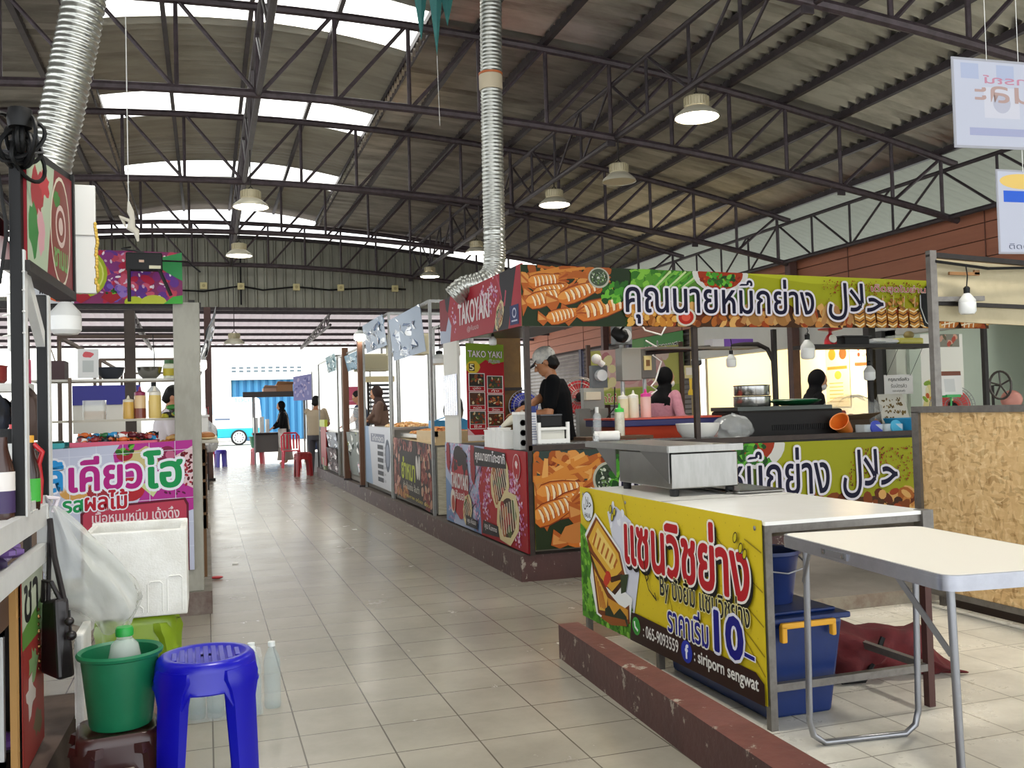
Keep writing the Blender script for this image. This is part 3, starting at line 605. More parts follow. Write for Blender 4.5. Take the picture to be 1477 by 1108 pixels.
a.text('คุณนายหมึกย่าง', 72, 264, 18, 68, '#0b0933', '#e6e2ea', .012, .055); a.text('ﻝﻼﺣ', 278, 334, 24, 64, '#0b0933', '#e6e2ea', .012, .055); a.text('เด็ดสุดในย่านนี้', 356, 420, 54, 64, '#b03a44', '#d9c9b8', 0, .05); a.text('065-1029184', 262, 308, 11, 19, '#e8e4d4', None)
a.finish(t)
# takoyaki lower banner on the aisle side
def blossoms(a, pts, n, sp, cols=('#d99ac0', '#e8bcd4', '#c070a4', '#f0dce8')):
    for x, y in pts:
        for i in range(n): a.blob(x+random.gauss(0, sp), y+random.gauss(0, sp), 1.5, 1.3, random.choice(cols), .35, 8)
def boat(a, x, y, w_, h_, an, fill):
    c, q = math.cos(an), math.sin(an); T = lambda u, v: (x+u*c-v*q, y+u*q+v*c)
    a.poly([T(-w_*.5, 0), T(-w_*.4, h_*.3), T(0, h_*.55), T(w_*.42, h_*.34), T(w_*.5, 0), T(w_*.4, -h_*.34), T(0, -h_*.55), T(-w_*.42, -h_*.34)], '#e0cfa0'); a.ell(x, y, w_*.36, h_*.38, '#4a2a1c', an)
    for i in range(16): a.ell(*T(random.uniform(-.3, .3)*w_, random.uniform(-.32, .32)*h_), w_*.09, w_*.08, random.choice(fill), 0, 10)
    for i in range(7): a.line([T((-.3+.1*i)*w_, -.28*h_), T((-.27+.1*i)*w_, .28*h_)], w_*.028, '#efe6cf')
TKF = ('#6d3a1e', '#8a5228', '#b0703a', '#a23524', '#56662f')
t, a = sheet('banner', 'red and pale blue takoyaki banner along the aisle side counter', 'banner', (2.3, 9.22, .215), (2.3, 6.68, .215), (2.3, 6.68, .985), (2.3, 9.22, 1.0), 254, 79, '#b32632')
a.poly([(0, 0), (150, 0), (118, 40), (140, 79), (0, 79)], '#b9c4dd'); a.poly([(0, 0), (30, 0), (40, 30), (0, 44)], '#7f9cc4'); a.poly([(100, 0), (140, 0), (118, 42)], '#8aa4cc')
blossoms(a, [(10, 66), (20, 56), (34, 74), (60, 77), (92, 74), (88, 40), (100, 52), (118, 60), (108, 30), (112, 14), (26, 12), (130, 50), (126, 36)], 26, 6)
for p in ([(6, 70), (22, 60), (30, 50)], [(86, 30), (104, 44), (126, 60)], [(92, 18), (110, 26)]): a.line(p, 1.1, '#2d2a38')
a.blob(14, 66, 7, 16, '#a32432', .1); a.blob(104, 64, 8, 22, '#9c222e', .1); a.blob(57, 42, 32, 35, '#8e1f2a', .03, 30); a.blob(57, 38, 30, 31, '#b52b35', .03, 30); a.blob(60, 68, 20, 9, '#2a1c1e', .3); a.blob(76, 60, 8, 11, '#30191c', .4); a.blob(42, 58, 7, 6, '#4a1a20', .4)
a.poly([(128, 0), (254, 0), (254, 79), (150, 79), (124, 40)], '#b3262f'); a.poly([(150, 0), (254, 0), (254, 30), (190, 12)], '#a51f2b')
blossoms(a, [(148, 48), (156, 58), (150, 38), (210, 50), (222, 56), (230, 48), (216, 42), (140, 30), (146, 22), (236, 20), (232, 10), (240, 30)], 20, 5)
boat(a, 186, 52, 54, 44, .5, TKF); boat(a, 206, 23, 62, 42, .25, TKF); boat(a, 84, 18, 34, 26, .6, TKF); a.ell(32, 22, 9, 12, '#e9dcd0'); a.ell(33, 20, 6, 8, '#b9523c')
a.poly([(112, 61), (206, 63), (204, 76), (114, 78), (110, 70)], '#241d20'); a.poly([(78, 3), (116, 3), (118, 11), (80, 13)], '#2a2226'); a.poly([(132, 2), (182, 4), (180, 13), (136, 14)], '#2a2226')
a.ell(232, 66, 9, 10.5, '#e8d9d6'); a.ell(232, 66, 8.3, 9.8, '#b3262f'); a.blob(232, 68, 3, 3, '#efe0dd', .3, 10); a.line([(232, 60), (232, 48)], 1.2, '#e8d9d6')
a.text('TAKOYAKI', 26, 88, 36, 50, '#f0e6e4', None, .03); a.text('(คัมมอ)', 38, 76, 23, 34, '#f0e6e4', None, .02); a.text('คุณนายทาโกะยากิ', 116, 202, 64, 76, '#f2eeee', None, .02); a.text('คุณ คัมมอ', 84, 112, 5, 11, '#f2eeee', None); a.text('คุณ Kummo', 140, 176, 5.5, 12, '#f2eeee', None)
a.finish(t)
t, a = sheet('signboard', 'red takoyaki sign sloping over the aisle side of the corner stall', 'sign', (2.3, 9.3, 2.0), (2.3, 6.69, 1.945), (2.3, 6.69, 2.42), (2.3, 9.3, 2.44), 262, 46, '#b82c3e', th=.012)
a.rect(0, 262, 0, 46, '#b52a3c'); a.poly([(0, 46), (24, 46), (40, 20), (34, 0), (0, 0)], '#8f2434'); a.poly([(22, 46), (44, 46), (34, 30), (26, 34)], '#27222c'); a.poly([(0, 0), (40, 0), (46, 16), (36, 26), (24, 12), (0, 14)], '#b9c3d6')
a.poly([(206, 46), (250, 46), (226, 0), (184, 0), (206, 22)], '#232029'); a.line([(196, 46), (204, 38), (210, 26), (206, 20), (218, 20), (222, 30)], 3, '#c4526a')
blossoms(a, [(158, 36), (172, 32), (184, 38), (150, 26), (60, 18), (54, 28), (180, 24), (192, 30)], 14, 4); boat(a, 204, 12, 30, 17, .7, TKF); a.rect(232, 254, 2, 17, '#24326e'); a.ell(243, 11, 5, 4, '#c9cde0'); a.ell(243, 11, 3.5, 2.6, '#24326e'); a.line([(236, 5), (250, 5)], 1.2, '#c9cde0')
a.text('TAKOYAKI', 74, 176, 14, 34, '#f1e6e6', None, .03); a.text('@คัมมอ', 104, 142, 5, 11, '#e8c9cc', None); a.finish(t)

# left end panel with shiny plastic
t = thing('side_panel', 'pale panel with a strip of shiny plastic at the far end of the takoyaki side', 'panel', (2.31, 8.95, 1.0)); m = MB(); m.box(2.3, 2.325, 8.66, 9.2, 1.0, 2.0, mat('#cfcdc4', .5)); m.build('board', t)
m = MB(); m.grid(lambda u, v: V((2.293-.008*abs(math.sin(u*19)), 8.67+.52*u, 1.27+.4*v)), 24, 3, mat('#a9aab0', .12, .9, .4, 9, '#5a5b60')); m.build('plastic_strip', t, True)
# menu poster
t, a = sheet('menu_poster', 'tall red takoyaki menu poster with six food pictures beside the standing man', 'poster', (2.37, 8.6, 1.02), (2.75, 8.6, 1.02), (2.75, 8.6, 1.94), (2.37, 8.6, 1.96), 54, 134, '#b82430')
a.poly([(0, 96), (54, 110), (54, 134), (0, 134)], '#8fae34'); a.poly([(0, 92), (28, 112), (54, 96), (54, 60), (0, 60)], '#b82430'); a.blob(10, 101, 10, 9, '#e0c33a', .08); a.rect(4, 12, 96, 106, '#222222'); 
for i in range(6):
    x = 3+26*(i % 2); y = 76-26*(i//2)-3*(i % 2); a.rect(x, x+23, y-8, y+17, '#e6e2dc'); a.rect(x+1, x+22, y-1, y+16, ['#3b3128', '#4a4a3c', '#5d3a26'][i % 3]); a.bits(x+3, x+20, y+1, y+14, 16, 1.5, 3, TKF+('#d8c8a0',)); a.rect(x+1, x+22, y-7, y-1.5, '#b01c26')
    a.text(['ปูอัด', 'กุ้ง', 'หมึก', 'ไส้กรอก', 'ชีส', 'สาหร่าย'][i], x+6, x+17, y-6.2, y-2.2, '#f4efe8', None)
a.poly([(0, 0), (54, 0), (54, 8), (0, 8)], '#e9e4df'); a.poly([(0, 8), (0, 18), (10, 8)], '#e0b8b8')
a.text('TAKO YAKI', 3, 51, 115, 124, '#f3ece6', '#45141a', .02, .04); a.text('5', 4.8, 11, 97, 105, '#f4e9b8', None, .02); a.text('คัมมอ', 32, 48, 108, 113, '#222222', '#eee6e0', 0, .05); a.text('098-727-7903', 20, 52, 2, 6, '#3a2a2a', None); a.finish(t)
t = thing('board', 'brown plywood board standing behind the menu poster', 'board', (2.85, 8.85, .985)); m = MB(); m.box(2.7, 3.0, 8.82, 8.86, .985, 2.1, mat('#6d5020', .6, 0, .5, 4, '#4a3416')); m.build('sheet', t); m = MB(); m.box(2.7, 3.0, 8.8, 8.82, 1.5, 1.53, M_DARK); m.build('batten', t)

person('man in a black t-shirt and cap bending over the takoyaki counter', (2.98, 7.72, .2), 1.66, 2.75, ((2.62, 7.72, 1.27), (2.56, 7.5, 1.3)), .05, .5, 0, mat('#a5704d', .5), mat('#07080b', .85, spec=.15), mat('#6f6656', .8), cap=mat('#c9c6bd', .7, 0, .5, 14, '#55606b'), vox=.007)
person('woman in a pink blouse with black headscarf and white mask seen over the orange crates', (4.56, 8.85, .2), 1.5, .35, ((4.9, 8.9, 1.15), (4.85, 8.7, 1.13)), .04, .15, .2, SKIN2, mat('#c98a98', .75, 0, .4, 20, '#a9667a'), mat('#3a3540', .8), scarf=mat('#060608', .8, spec=.2), mask=mat('#e2dcd6', .8), long_sleeve=True)
person('person in a black headscarf and white mask bowed behind the black stove', (5.68, 7.98, .2), 1.42, -.3, ((5.95, 7.85, 1.0), (5.9, 7.75, 1.0)), .12, .35, 0, SKIN2, mat('#08070a', .8, spec=.2), mat('#26232a', .8), scarf=mat('#060507', .8, spec=.2), mask=mat('#d9d3cf', .8), long_sleeve=True)

# ---- things on and behind the corner counter
def lbl(o, s): o['label'] = s; return o
def bottle(name, label, c, r, h, body, capm, nozzle=True, group=None, cat='bottle'):
    t = thing(name, label, cat, c, group); m = MB(); m.lathe([(r*.94, 0), (r, .01), (r, h*.68), (r*.9, h*.74), (r*.5, h*.8)], c, body, 18); m.build('bottle_body', t, True)
    m = MB(); z = h*.8
    if nozzle: m.lathe([(r*.95, h*.72), (r*.95, h*.82), (r*.3, h*.86), (r*.12, h), (0, h)], c, capm, 16)
    else: m.lathe([(r*.42, z), (r*.42, h), (0, h)], c, capm, 14)
    m.build('cap', t, True); return t
t = thing('crate', 'orange plastic crate with dark blue rim holding the sauce bottles', 'crate', (3.98, 7.75, .985)); m = MB(); m.add([(3.5, 7.5, .985), (4.46, 7.5, .985), (4.46, 8.0, .985), (3.5, 8.0, .985), (3.42, 7.46, 1.14), (4.54, 7.46, 1.14), (4.54, 8.04, 1.14), (3.42, 8.04, 1.14)], [(3, 2, 1, 0), (0, 1, 5, 4), (1, 2, 6, 5), (2, 3, 7, 6), (3, 0, 4, 7)], mat('#c4452a', .45)); m.build('bin', t)
m = MB(); m.box(3.36, 4.72, 7.42, 8.06, 1.13, 1.19, mat('#23225e', .45)); m.build('rim', t, bev=.008); m = MB(); m.box(3.35, 4.74, 7.41, 8.07, 1.19, 1.205, mat('#c8503a', .45)); m.build('lid', t)
for i, (x, b, c, l) in enumerate(((3.5, '#dfcfa8', '#e9e4d8', 'cream sauce bottle behind the green-capped one on the crate'), (3.6, '#e6dcc4', '#eeeade', 'cream sauce bottle in the middle of the row on the crate'), (3.72, '#e4b7ae', '#e5379a', 'pink sauce bottle with a magenta cap on the crate'))):
    bottle('sauce_bottle', l, (x, 7.52, 1.206), .047, .235+.01*i, mat(b, .35), mat(c, .4), group='sauce bottles on the orange crate')
bottle('sauce_bottle', 'squeeze bottle with a bright green cap beside the wooden shelf', (3.36, 7.3, 1.06), .042, .28, mat('#d9d6c4', .3, 0, .5, 10, '#8d7a3a'), mat('#39c43c', .4))
bottle('water_bottle', 'clear water bottle standing beside the red fan', (3.16, 7.32, 1.06), .035, .25, M_CLEAR, M_WHITE, False)
t = thing('shelf', 'low wooden shelf behind the film roll', 'shelf', (3.3, 7.3, .985)); m = MB(); m.box(2.98, 3.6, 7.15, 7.42, 1.035, 1.06, mat('#5b4028', .6)); m.box(3.57, 3.6, 7.15, 7.42, .985, 1.035, mat('#6d645a', .6)); m.box(2.98, 3.01, 7.15, 7.42, .985, 1.035, mat('#6d645a', .6)); m.build('board', t)
t = thing('film_roll', 'roll of white film lying on the wire rack', 'roll', (3.06, 6.86, 1.04)); d = V((1, -.25, 0)).normalized(); m = MB(); a0 = V((2.96, 6.92, 1.075)); m.tube([a0, a0+d*.2], .04, mat('#e9e7e2', .4), 20); m.build('film', t, True); m = MB(); m.tube([a0-d*.01, a0+d*.212], .02, mat('#6e553c', .8), 14); m.build('core', t, True)
t = thing('jar', 'small glass jar with white cap beside the film roll', 'jar', (2.93, 6.82, 1.035)); m = MB(); m.lathe([(.025, 0), (.027, .04), (.02, .05)], (2.93, 6.82, 1.035), M_CLEAR, 14); m.build('glass', t, True); m = MB(); m.lathe([(.022, .05), (.022, .065), (0, .065)], (2.93, 6.82, 1.035), M_WHITE, 14); m.build('cap', t, True)
t = thing('wire_rack', 'flat wire grill rack lying along the counter edge', 'rack', (3.2, 6.85, 1.03)); m = MB()
for i in range(40): m.tube([(2.4+i*.04, 6.72, 1.035), (2.4+i*.04, 6.98, 1.035)], .0028, M_STEEL, 5)
for y in (6.72, 6.8, 6.9, 6.98): m.tube([(2.4, y, 1.032), (3.96, y, 1.032)], .004, M_STEEL, 5)
m.build('wires', t); m = MB(); m.box(2.4, 3.96, 6.99, 7.005, .985, 1.03, M_STEEL); m.build('support', t)
t = thing('bowl', 'white mixing bowl behind the stall post', 'bowl', (3.93, 6.98, 1.0)); m = MB(); m.lathe([(.07, 0), (.12, .03), (.17, .1), (.185, .16), (.178, .16), (.16, .1), (.11, .04), (0, .02)], (3.93, 6.98, .99), mat('#dddcd6', .35), 28); m.build('bowl_body', t, True)
def bagmesh(c, rx, ry, rz, mt, seed, k=.22, nu=26, nv=16):
    random.seed(seed); ph = [(random.uniform(2, 9), random.uniform(2, 7), random.uniform(0, 6)) for _ in range(7)]
    def fn(u, v):
        th = 2*PI*u; t_ = -PI/2+PI*v; w_ = 1+sum(k/3*math.sin(a*th//1+a*math.cos(th)*1.3+b*t_+p) for a, b, p in ph)/2
        return V((c[0]+rx*math.cos(t_)*math.cos(th)*w_, c[1]+ry*math.cos(t_)*math.sin(th)*w_, max(c[2]+rz*math.sin(t_)*(w_ if t_ > 0 else 1), c[2]-rz*.8)))
    m = MB(); m.grid(fn, nu, nv, mt); return m
t = thing('plastic_bag', 'crumpled clear plastic bag beside the white bowl', 'bag', (4.28, 6.98, 1.0)); bagmesh((4.27, 7.0, 1.09), .19, .14, .12, M_BAG, 3).build('bag_film', t, True)
t = thing('grill_stove', 'long black stove box under the steel pots', 'stove', (4.95, 7.3, .985)); m = MB(); m.box(4.42, 5.5, 7.12, 7.6, .985, 1.24, mat('#0e0b0a', .55, spec=.3)); m.build('casing', t, bev=.02); m = MB(); m.box(4.42, 5.4, 7.14, 7.6, 1.24, 1.275, mat('#3f4440', .4, .4)); m.build('top_plate', t)
m = MB(); m.box(5.5, 5.56, 7.14, 7.5, 1.0, 1.22, mat('#6e2412', .5)); m.build('end_panel', t, bev=.02)
m = MB()
for i in range(30): m.box(4.75+i*.02, 4.758+i*.02, 7.113, 7.12, 1.06, 1.11, M_BLACK)
m.build('vent_slot', t)
for z, r, l in ((1.276, .165, 'steel pot at the bottom of the two-pot stack on the stove'), (1.375, .16, 'steel pot stacked on top of the other pot on the stove')):
    t = thing('pot', l, 'pot', (4.72, 7.38, z), 'steel pots on the stove'); m = MB(); m.lathe([(r*.97, 0), (r, .01), (r, .085), (r*1.04, .092), (r*1.0, .095), (r*.96, .09), (r*.95, .02), (0, .015)], (4.72, 7.38, z), M_CHROME, 36); m.build('pot_body', t, True)
t = thing('tray', 'green round tray with a white plate behind the steel pots', 'tray', (5.2, 7.42, 1.276)); m = MB(); m.lathe([(.12, 0), (.21, .03), (.24, .045), (.235, .05), (0, .02)], (5.2, 7.42, 1.276), mat('#0f5a34', .4), 28); m.build('tray_body', t, True); m = MB(); m.lathe([(.2, .052), (.21, .06), (0, .062)], (5.2, 7.42, 1.276), M_WHITE, 28); m.build('plate', t, True)
# right end of the counter
t = thing('cup', 'orange plastic cup tipped over beside the black tray', 'cup', (5.42, 7.02, .985)); m = MB(); ax = V((-.75, -.35, .55)).normalized(); m.lathe([(.05, -.09), (.055, -.08), (.085, .09), (.09, .09), (.08, .085), (.05, -.075), (0, -.075)], (5.42, 7.02, 1.075), mat('#d8782a', .4), 26, ax, cap=False); m.build('cup_body', t, True)
for x, l, c in ((5.7, 'clear tub with a round blue lid beside the orange cup', '#2c3fa8'), (5.92, 'clear tub with a sky blue lid on the squid counter', '#3fa3c8')):
    t = thing('food_tub', l, 'tub', (x, 7.02, .985)); m = MB(); m.prism(rrect(x-.1, x+.1, 6.95, 7.1, .02), (0, 0, .1), mat('#cfdbe0', .2, alpha=.6), (0, 0, .985)); m.build('tub', t); m = MB(); m.lathe([(.07, 0), (.07, .015), (0, .015)], (x+.02, 6.96, 1.05), mat(c, .4), 22, (.15, -1, .2)); m.build('lid', t, True)
t = thing('basin', 'bright blue rectangular basin at the end of the squid counter', 'basin', (6.2, 7.02, .985)); m = MB(); m.add([(6.08, 6.92, .985), (6.5, 6.92, .985), (6.5, 7.2, .985), (6.08, 7.2, .985), (6.04, 6.88, 1.13), (6.54, 6.88, 1.13), (6.54, 7.24, 1.13), (6.04, 7.24, 1.13)], [(3, 2, 1, 0), (0, 1, 5, 4), (1, 2, 6, 5), (2, 3, 7, 6), (3, 0, 4, 7)], mat('#2285b4', .4)); m.build('basin_body', t, solid=.006)
t = thing('plastic_bag', 'puffed clear bag of bread rolls behind the tipped cup', 'bag', (5.95, 7.5, .985)); bagmesh((5.95, 7.55, 1.18), .3, .2, .17, M_BAG, 8).build('bag_film', t, True); m = MB()
for i in range(8): m.ball((5.78+.06*i, 7.52+.05*(i % 2), 1.05+.05*(i % 3)), (.045, .04, .03), mat('#b9825a', .6), 10, 7)
m.build('bread', t, True)
t = thing('cardboard_box', 'open brown cardboard box in front of the bag of rolls', 'box', (5.62, 7.3, .985)); m = MB(); m.box(5.5, 5.85, 7.2, 7.42, .985, 1.13, mat('#4a3826', .8)); m.build('carton', t); m = MB(); m.quad((5.5, 7.2, 1.13), (5.85, 7.2, 1.13), (5.9, 7.1, 1.19), (5.47, 7.1, 1.17), mat('#5d4830', .8)); m.build('flap', t, solid=.004)
t, a = sheet('price_card', 'standing white price card with brown writing behind the blue basin', 'card', (6.18, 7.42, 1.08), (6.52, 7.42, 1.08), (6.49, 7.5, 1.36), (6.2, 7.5, 1.36), 34, 28, '#dedace')
for i, (x, y, w_) in enumerate(((3, 21, 27), (4, 15, 14), (22, 16, 8), (5, 9, 18), (24, 8, 7), (4, 3, 12))): a.bits(x, x+w_, y, y+3, 12, .8, 1.7, ('#6e5a2e', '#8a7440'))
a.finish(t); m = MB(); m.quad((6.2, 7.5, 1.36), (6.49, 7.5, 1.36), (6.52, 7.6, 1.08), (6.18, 7.6, 1.08), pm('#cfcbbf')); m.box(6.15, 6.55, 7.38, 7.64, .985, 1.08, mat('#6d655c', .7)); m.build('stand', t)
# shelf contents
t = thing('scale', 'red kitchen scale on the overhead shelf', 'scale', (5.62, 7.42, 1.835)); R_ = mat('#c4202c', .35); m = MB(); m.lathe([(.06, 0), (.055, .05), (.035, .09), (.015, .11), (.015, .13)], (5.62, 7.42, 1.835), R_, 18); m.build('scale_body', t, True); m = MB(); m.lathe([(.02, .13), (.11, .145), (.115, .155), (0, .15)], (5.62, 7.42, 1.835), R_, 22); m.build('pan', t, True); m = MB(); m.lathe([(.04, 0), (.04, .01), (0, .01)], (5.6, 7.36, 1.89), M_WHITE, 18, (0, -1, .2)); m.build('dial', t, True)
t = thing('box', 'flat black box beside the red scale on the shelf', 'box', (5.84, 7.42, 1.835)); m = MB(); m.box(5.72, 6.0, 7.34, 7.5, 1.836, 1.91, M_BLACK); m.build('carton', t, bev=.006); m = MB(); m.box(5.7, 6.02, 7.33, 7.51, 1.91, 1.92, mat('#2a2a2a', .4)); m.build('lid', t)
t = thing('plastic_bag', 'flat white plastic bags lying on the overhead shelf', 'bag', (6.2, 7.42, 1.835)); bagmesh((6.2, 7.42, 1.865), .2, .09, .035, mat('#d8dadb', .3), 5).build('bag_film', t, True)
t = thing('snack_pack', 'yellow snack packet on the overhead shelf', 'packet', (6.5, 7.42, 1.835)); m = MB(); m.box(6.36, 6.66, 7.36, 7.5, 1.836, 1.9, mat('#c9c25a', .4)); m.build('packet', t, bev=.02); m = MB(); m.ball((6.53, 7.42, 1.93), (.05, .05, .04), mat('#8a7a4a', .6)); m.build('tied_end', t, True)
t = thing('box', 'purple carton lying on the wire rack above the pots', 'box', (4.9, 7.84, 1.852)); m = MB(); m.box(4.68, 5.0, 7.76, 7.92, 1.852, 1.925, mat('#6a3aa0', .4)); m.build('carton', t, bev=.004); m = MB(); m.box(4.56, 4.68, 7.76, 7.92, 1.852, 1.925, mat('#c9c6cc', .4)); m.build('end_label', t)
# bulbs
def led_bulb(label, c, r, h, lit=0, col='#e4e5e3', wire=.3, group='hanging LED bulbs', domed=False):
    t = thing('led_bulb', label, 'lamp', (c[0], c[1], c[2]-h*.6), group)
    gm = mat('#fffaf0', .4, emit=lit) if lit else mat(col, .35)
    m = MB(); m.lathe([(0, -h*.6), (r*.75, -h*.58), (r, -h*.48), (r, -h*.15)] , c, gm, 22); m.build('diffuser', t, True)
    m = MB(); m.lathe([(r, -h*.15), (r*.96, -h*.05), (r*.55, h*.12), (r*.35, h*.2)], c, mat('#c9cac8', .45), 22); m.build('bulb_body', t, True)
    m = MB(); m.lathe([(r*.36, h*.18), (r*.38, h*.4), (r*.2, h*.46), (0, h*.46)], c, M_BLACK, 14); m.build('socket', t, True)
    m = MB(); m.tube([(c[0], c[1], c[2]+h*.45), (c[0]+.01, c[1], c[2]+h*.45+wire*.5), (c[0], c[1], c[2]+h*.45+wire)], .004, M_CABLE, 5); m.build('wire', t); return t
led_bulb('unlit LED bulb hanging from the wire rack over the steel pots', (4.47, 7.3, 1.72), .046, .15, wire=.1)
led_bulb('large unlit LED bulb hanging under the squid banner', (5.06, 7.0, 1.81), .062, .22, wire=.05)
led_bulb('unlit LED bulb hanging below the shelf with the red scale', (6.05, 7.42, 1.6), .055, .18, wire=.08)
led_bulb('small round bulb hanging at the top of the takoyaki menu', (2.46, 8.0, 1.95), .035, .1, wire=.1)
# electrical post
t = thing('electrical_panel', 'grey electrical box on a post with wires and meters behind the counter', 'electrical box', (4.0, 8.4, .2)); m = MB(); m.tube([(3.92, 8.42, .2), (3.92, 8.42, 2.4)], .022, M_GALV, 10); m.tube([(4.16, 8.42, .2), (4.16, 8.42, 1.75)], .02, M_GALV, 10); m.build('post', t, True)
Gb = mat('#97968e', .5, .2); m = MB(); m.box(3.84, 4.05, 8.25, 8.4, 1.56, 1.88, Gb); m.build('box', t, bev=.006); m = MB(); m.box(4.06, 4.22, 8.27, 8.4, 1.58, 1.87, mat('#6d6b66', .5)); m.build('box', t, bev=.006)
m = MB(); m.box(4.08, 4.16, 8.25, 8.27, 1.66, 1.8, mat('#d8c98a', .5)); m.box(4.1, 4.14, 8.245, 8.25, 1.7, 1.76, mat('#6d4a1e', .5)); m.build('switch', t)
m = MB(); m.lathe([(.07, 0), (.065, .07), (0, .075)], (3.88, 8.3, 2.0), mat('#c4c8c8', .2), 20, (0, -1, 0)); m.box(3.8, 3.98, 8.3, 8.4, 1.92, 2.1, mat('#7d8183', .5)); m.build('meter', t, True)
m = MB(); m.tube([(4.1, 8.25, 1.95), (4.2, 8.2, 1.88), (4.15, 8.2, 1.8), (4.24, 8.2, 1.74), (4.18, 8.22, 1.55), (4.12, 8.2, 1.5), (4.18, 8.2, 1.46), (4.12, 8.2, 1.42)], .009, M_WHITE, 6); m.tube([(4.02, 8.3, 2.2), (4.1, 8.25, 2.05), (4.25, 8.2, 2.0), (4.3, 8.2, 2.08)], .01, M_WHITE, 6); m.tube([(3.78, 8.3, 1.5), (3.76, 8.28, 1.3), (3.6, 8.26, 1.12)], .006, M_CABLE, 6); m.build('wiring', t, True)
t = thing('meter_box', 'lower meter box with a glass dial beside the red fan', 'electrical box', (3.65, 8.45, .985)); m = MB(); m.box(3.5, 3.72, 8.42, 8.5, 1.28, 1.5, Gb); m.box(3.44, 3.56, 8.4, 8.5, .99, 1.3, mat('#7d7b74', .5)); m.box(3.6, 3.75, 8.4, 8.5, .99, 1.3, mat('#8a887f', .5)); m.build('box', t, bev=.006)
m = MB(); m.lathe([(.06, 0), (.055, .06), (0, .065)], (3.68, 8.42, 1.62), mat('#c4c8c8', .2), 20, (0, -1, 0)); m.box(3.6, 3.76, 8.42, 8.5, 1.5, 1.72, mat('#5d6163', .5)); m.build('meter', t, True); m = MB(); m.ball((3.63, 8.38, 1.78), .05, M_WHITE); m.lathe([(.03, 0), (.03, .12), (0, .12)], (3.7, 8.38, 1.72), M_WHITE, 14, (-.6, 0, .5)); m.build('sensor_lamp', t, True)
m = MB(); m.box(3.5, 3.66, 8.36, 8.42, 1.38, 1.46, mat('#cfc7ae', .5)); m.build('junction_box', t, bev=.005)
t = thing('price_tag', 'white card with a yellow paddle hanging from the wire rack', 'tag', (4.36, 7.85, 1.5)); m = MB(); m.box(4.3, 4.42, 7.85, 7.855, 1.56, 1.68, pm('#d8cf9a')); m.box(4.315, 4.405, 7.848, 7.85, 1.59, 1.66, pm('#e6e4d8')); m.build('card', t); m = MB(); m.prism([(4.345, 1.56), (4.375, 1.56), (4.37, 1.46), (4.39, 1.43), (4.39, 1.4), (4.33, 1.4), (4.33, 1.43), (4.35, 1.46)], (0, .006, 0), mat('#d8b92a', .5), (0, 7.848, 0), (1, 0, 0), (0, 0, 1)); m.build('paddle', t); m = MB(); m.tube([(4.36, 7.85, 1.68), (4.36, 7.85, 1.83)], .003, M_CABLE, 4); m.build('string', t)
led_bulb('dark bulb holder hanging over the white card with the yellow paddle', (4.4, 7.8, 1.74), .05, .11, col='#2a2622', wire=.04)
# fan
def fan(label, c, r, n, face, guard, blade, stand=None, z0=None):
    t = thing('fan', label, 'fan', (c[0], c[1], z0 if z0 is not None else c[2]-r)); ax = V(face).normalized(); Q = V((0, 0, 1)).rotation_difference(ax).to_matrix(); C_ = V(c)
    m = MB()
    for rr in (r, r*.7, r*.4): m.tube([C_+Q @ V((rr*math.cos(i*PI/16), rr*math.sin(i*PI/16), .05)) for i in range(32)], .004, guard, 5, True)
    for i in range(28): a = i*PI/14; m.tube([C_+Q @ V((.05*math.cos(a), .05*math.sin(a), .07)), C_+Q @ V((r*math.cos(a), r*math.sin(a), .045))], .0022, guard, 4)
    m.tube([C_+Q @ V((r*math.cos(i*PI/16), r*math.sin(i*PI/16), -.06)) for i in range(32)], .005, guard, 5, True); m.build('guard', t)
    for k in range(3):
        m = MB(); a0 = k*2*PI/3
        m.grid(lambda u, v: C_+Q @ V(((.04+(r*.86-.04)*u)*math.cos(a0+(v-.5)*(1.7+.35*u)), (.04+(r*.86-.04)*u)*math.sin(a0+(v-.5)*(1.7+.35*u)), .025*(v-.5)*2)), 6, 10, blade); m.build('blade', t, True, solid=.003)
    m = MB(); m.lathe([(.05, -.14), (.06, -.1), (.06, -.02), (.035, .03), (0, .04)], c, M_BLACK, 16, face); m.build('motor', t, True)
    m = MB(); b = C_-ax*.08; m.tube([b, (b.x, b.y, z0 if z0 is not None else c[2]-r*1.4)], .018, M_BLACK, 8)
    if z0 is not None: m.lathe([(.16, 0), (.15, .02), (.03, .04)], (b.x, b.y, z0), M_BLACK, 20)
    m.build('stand', t, True); return t
fan('fan with red blades behind the man in the black shirt', (3.86, 9.4, 1.42), .22, 3, (-.35, -1, .1), mat('#a9a29a', .4, .6), mat('#c22c34', .35, alpha=.9), z0=.2)
fan('fan with blue blades behind the takoyaki counter', (3.0, 8.75, 1.34), .16, 3, (-.2, -1, .05), mat('#9a9aa0', .4, .6), mat('#2a38b0', .4), z0=.2)
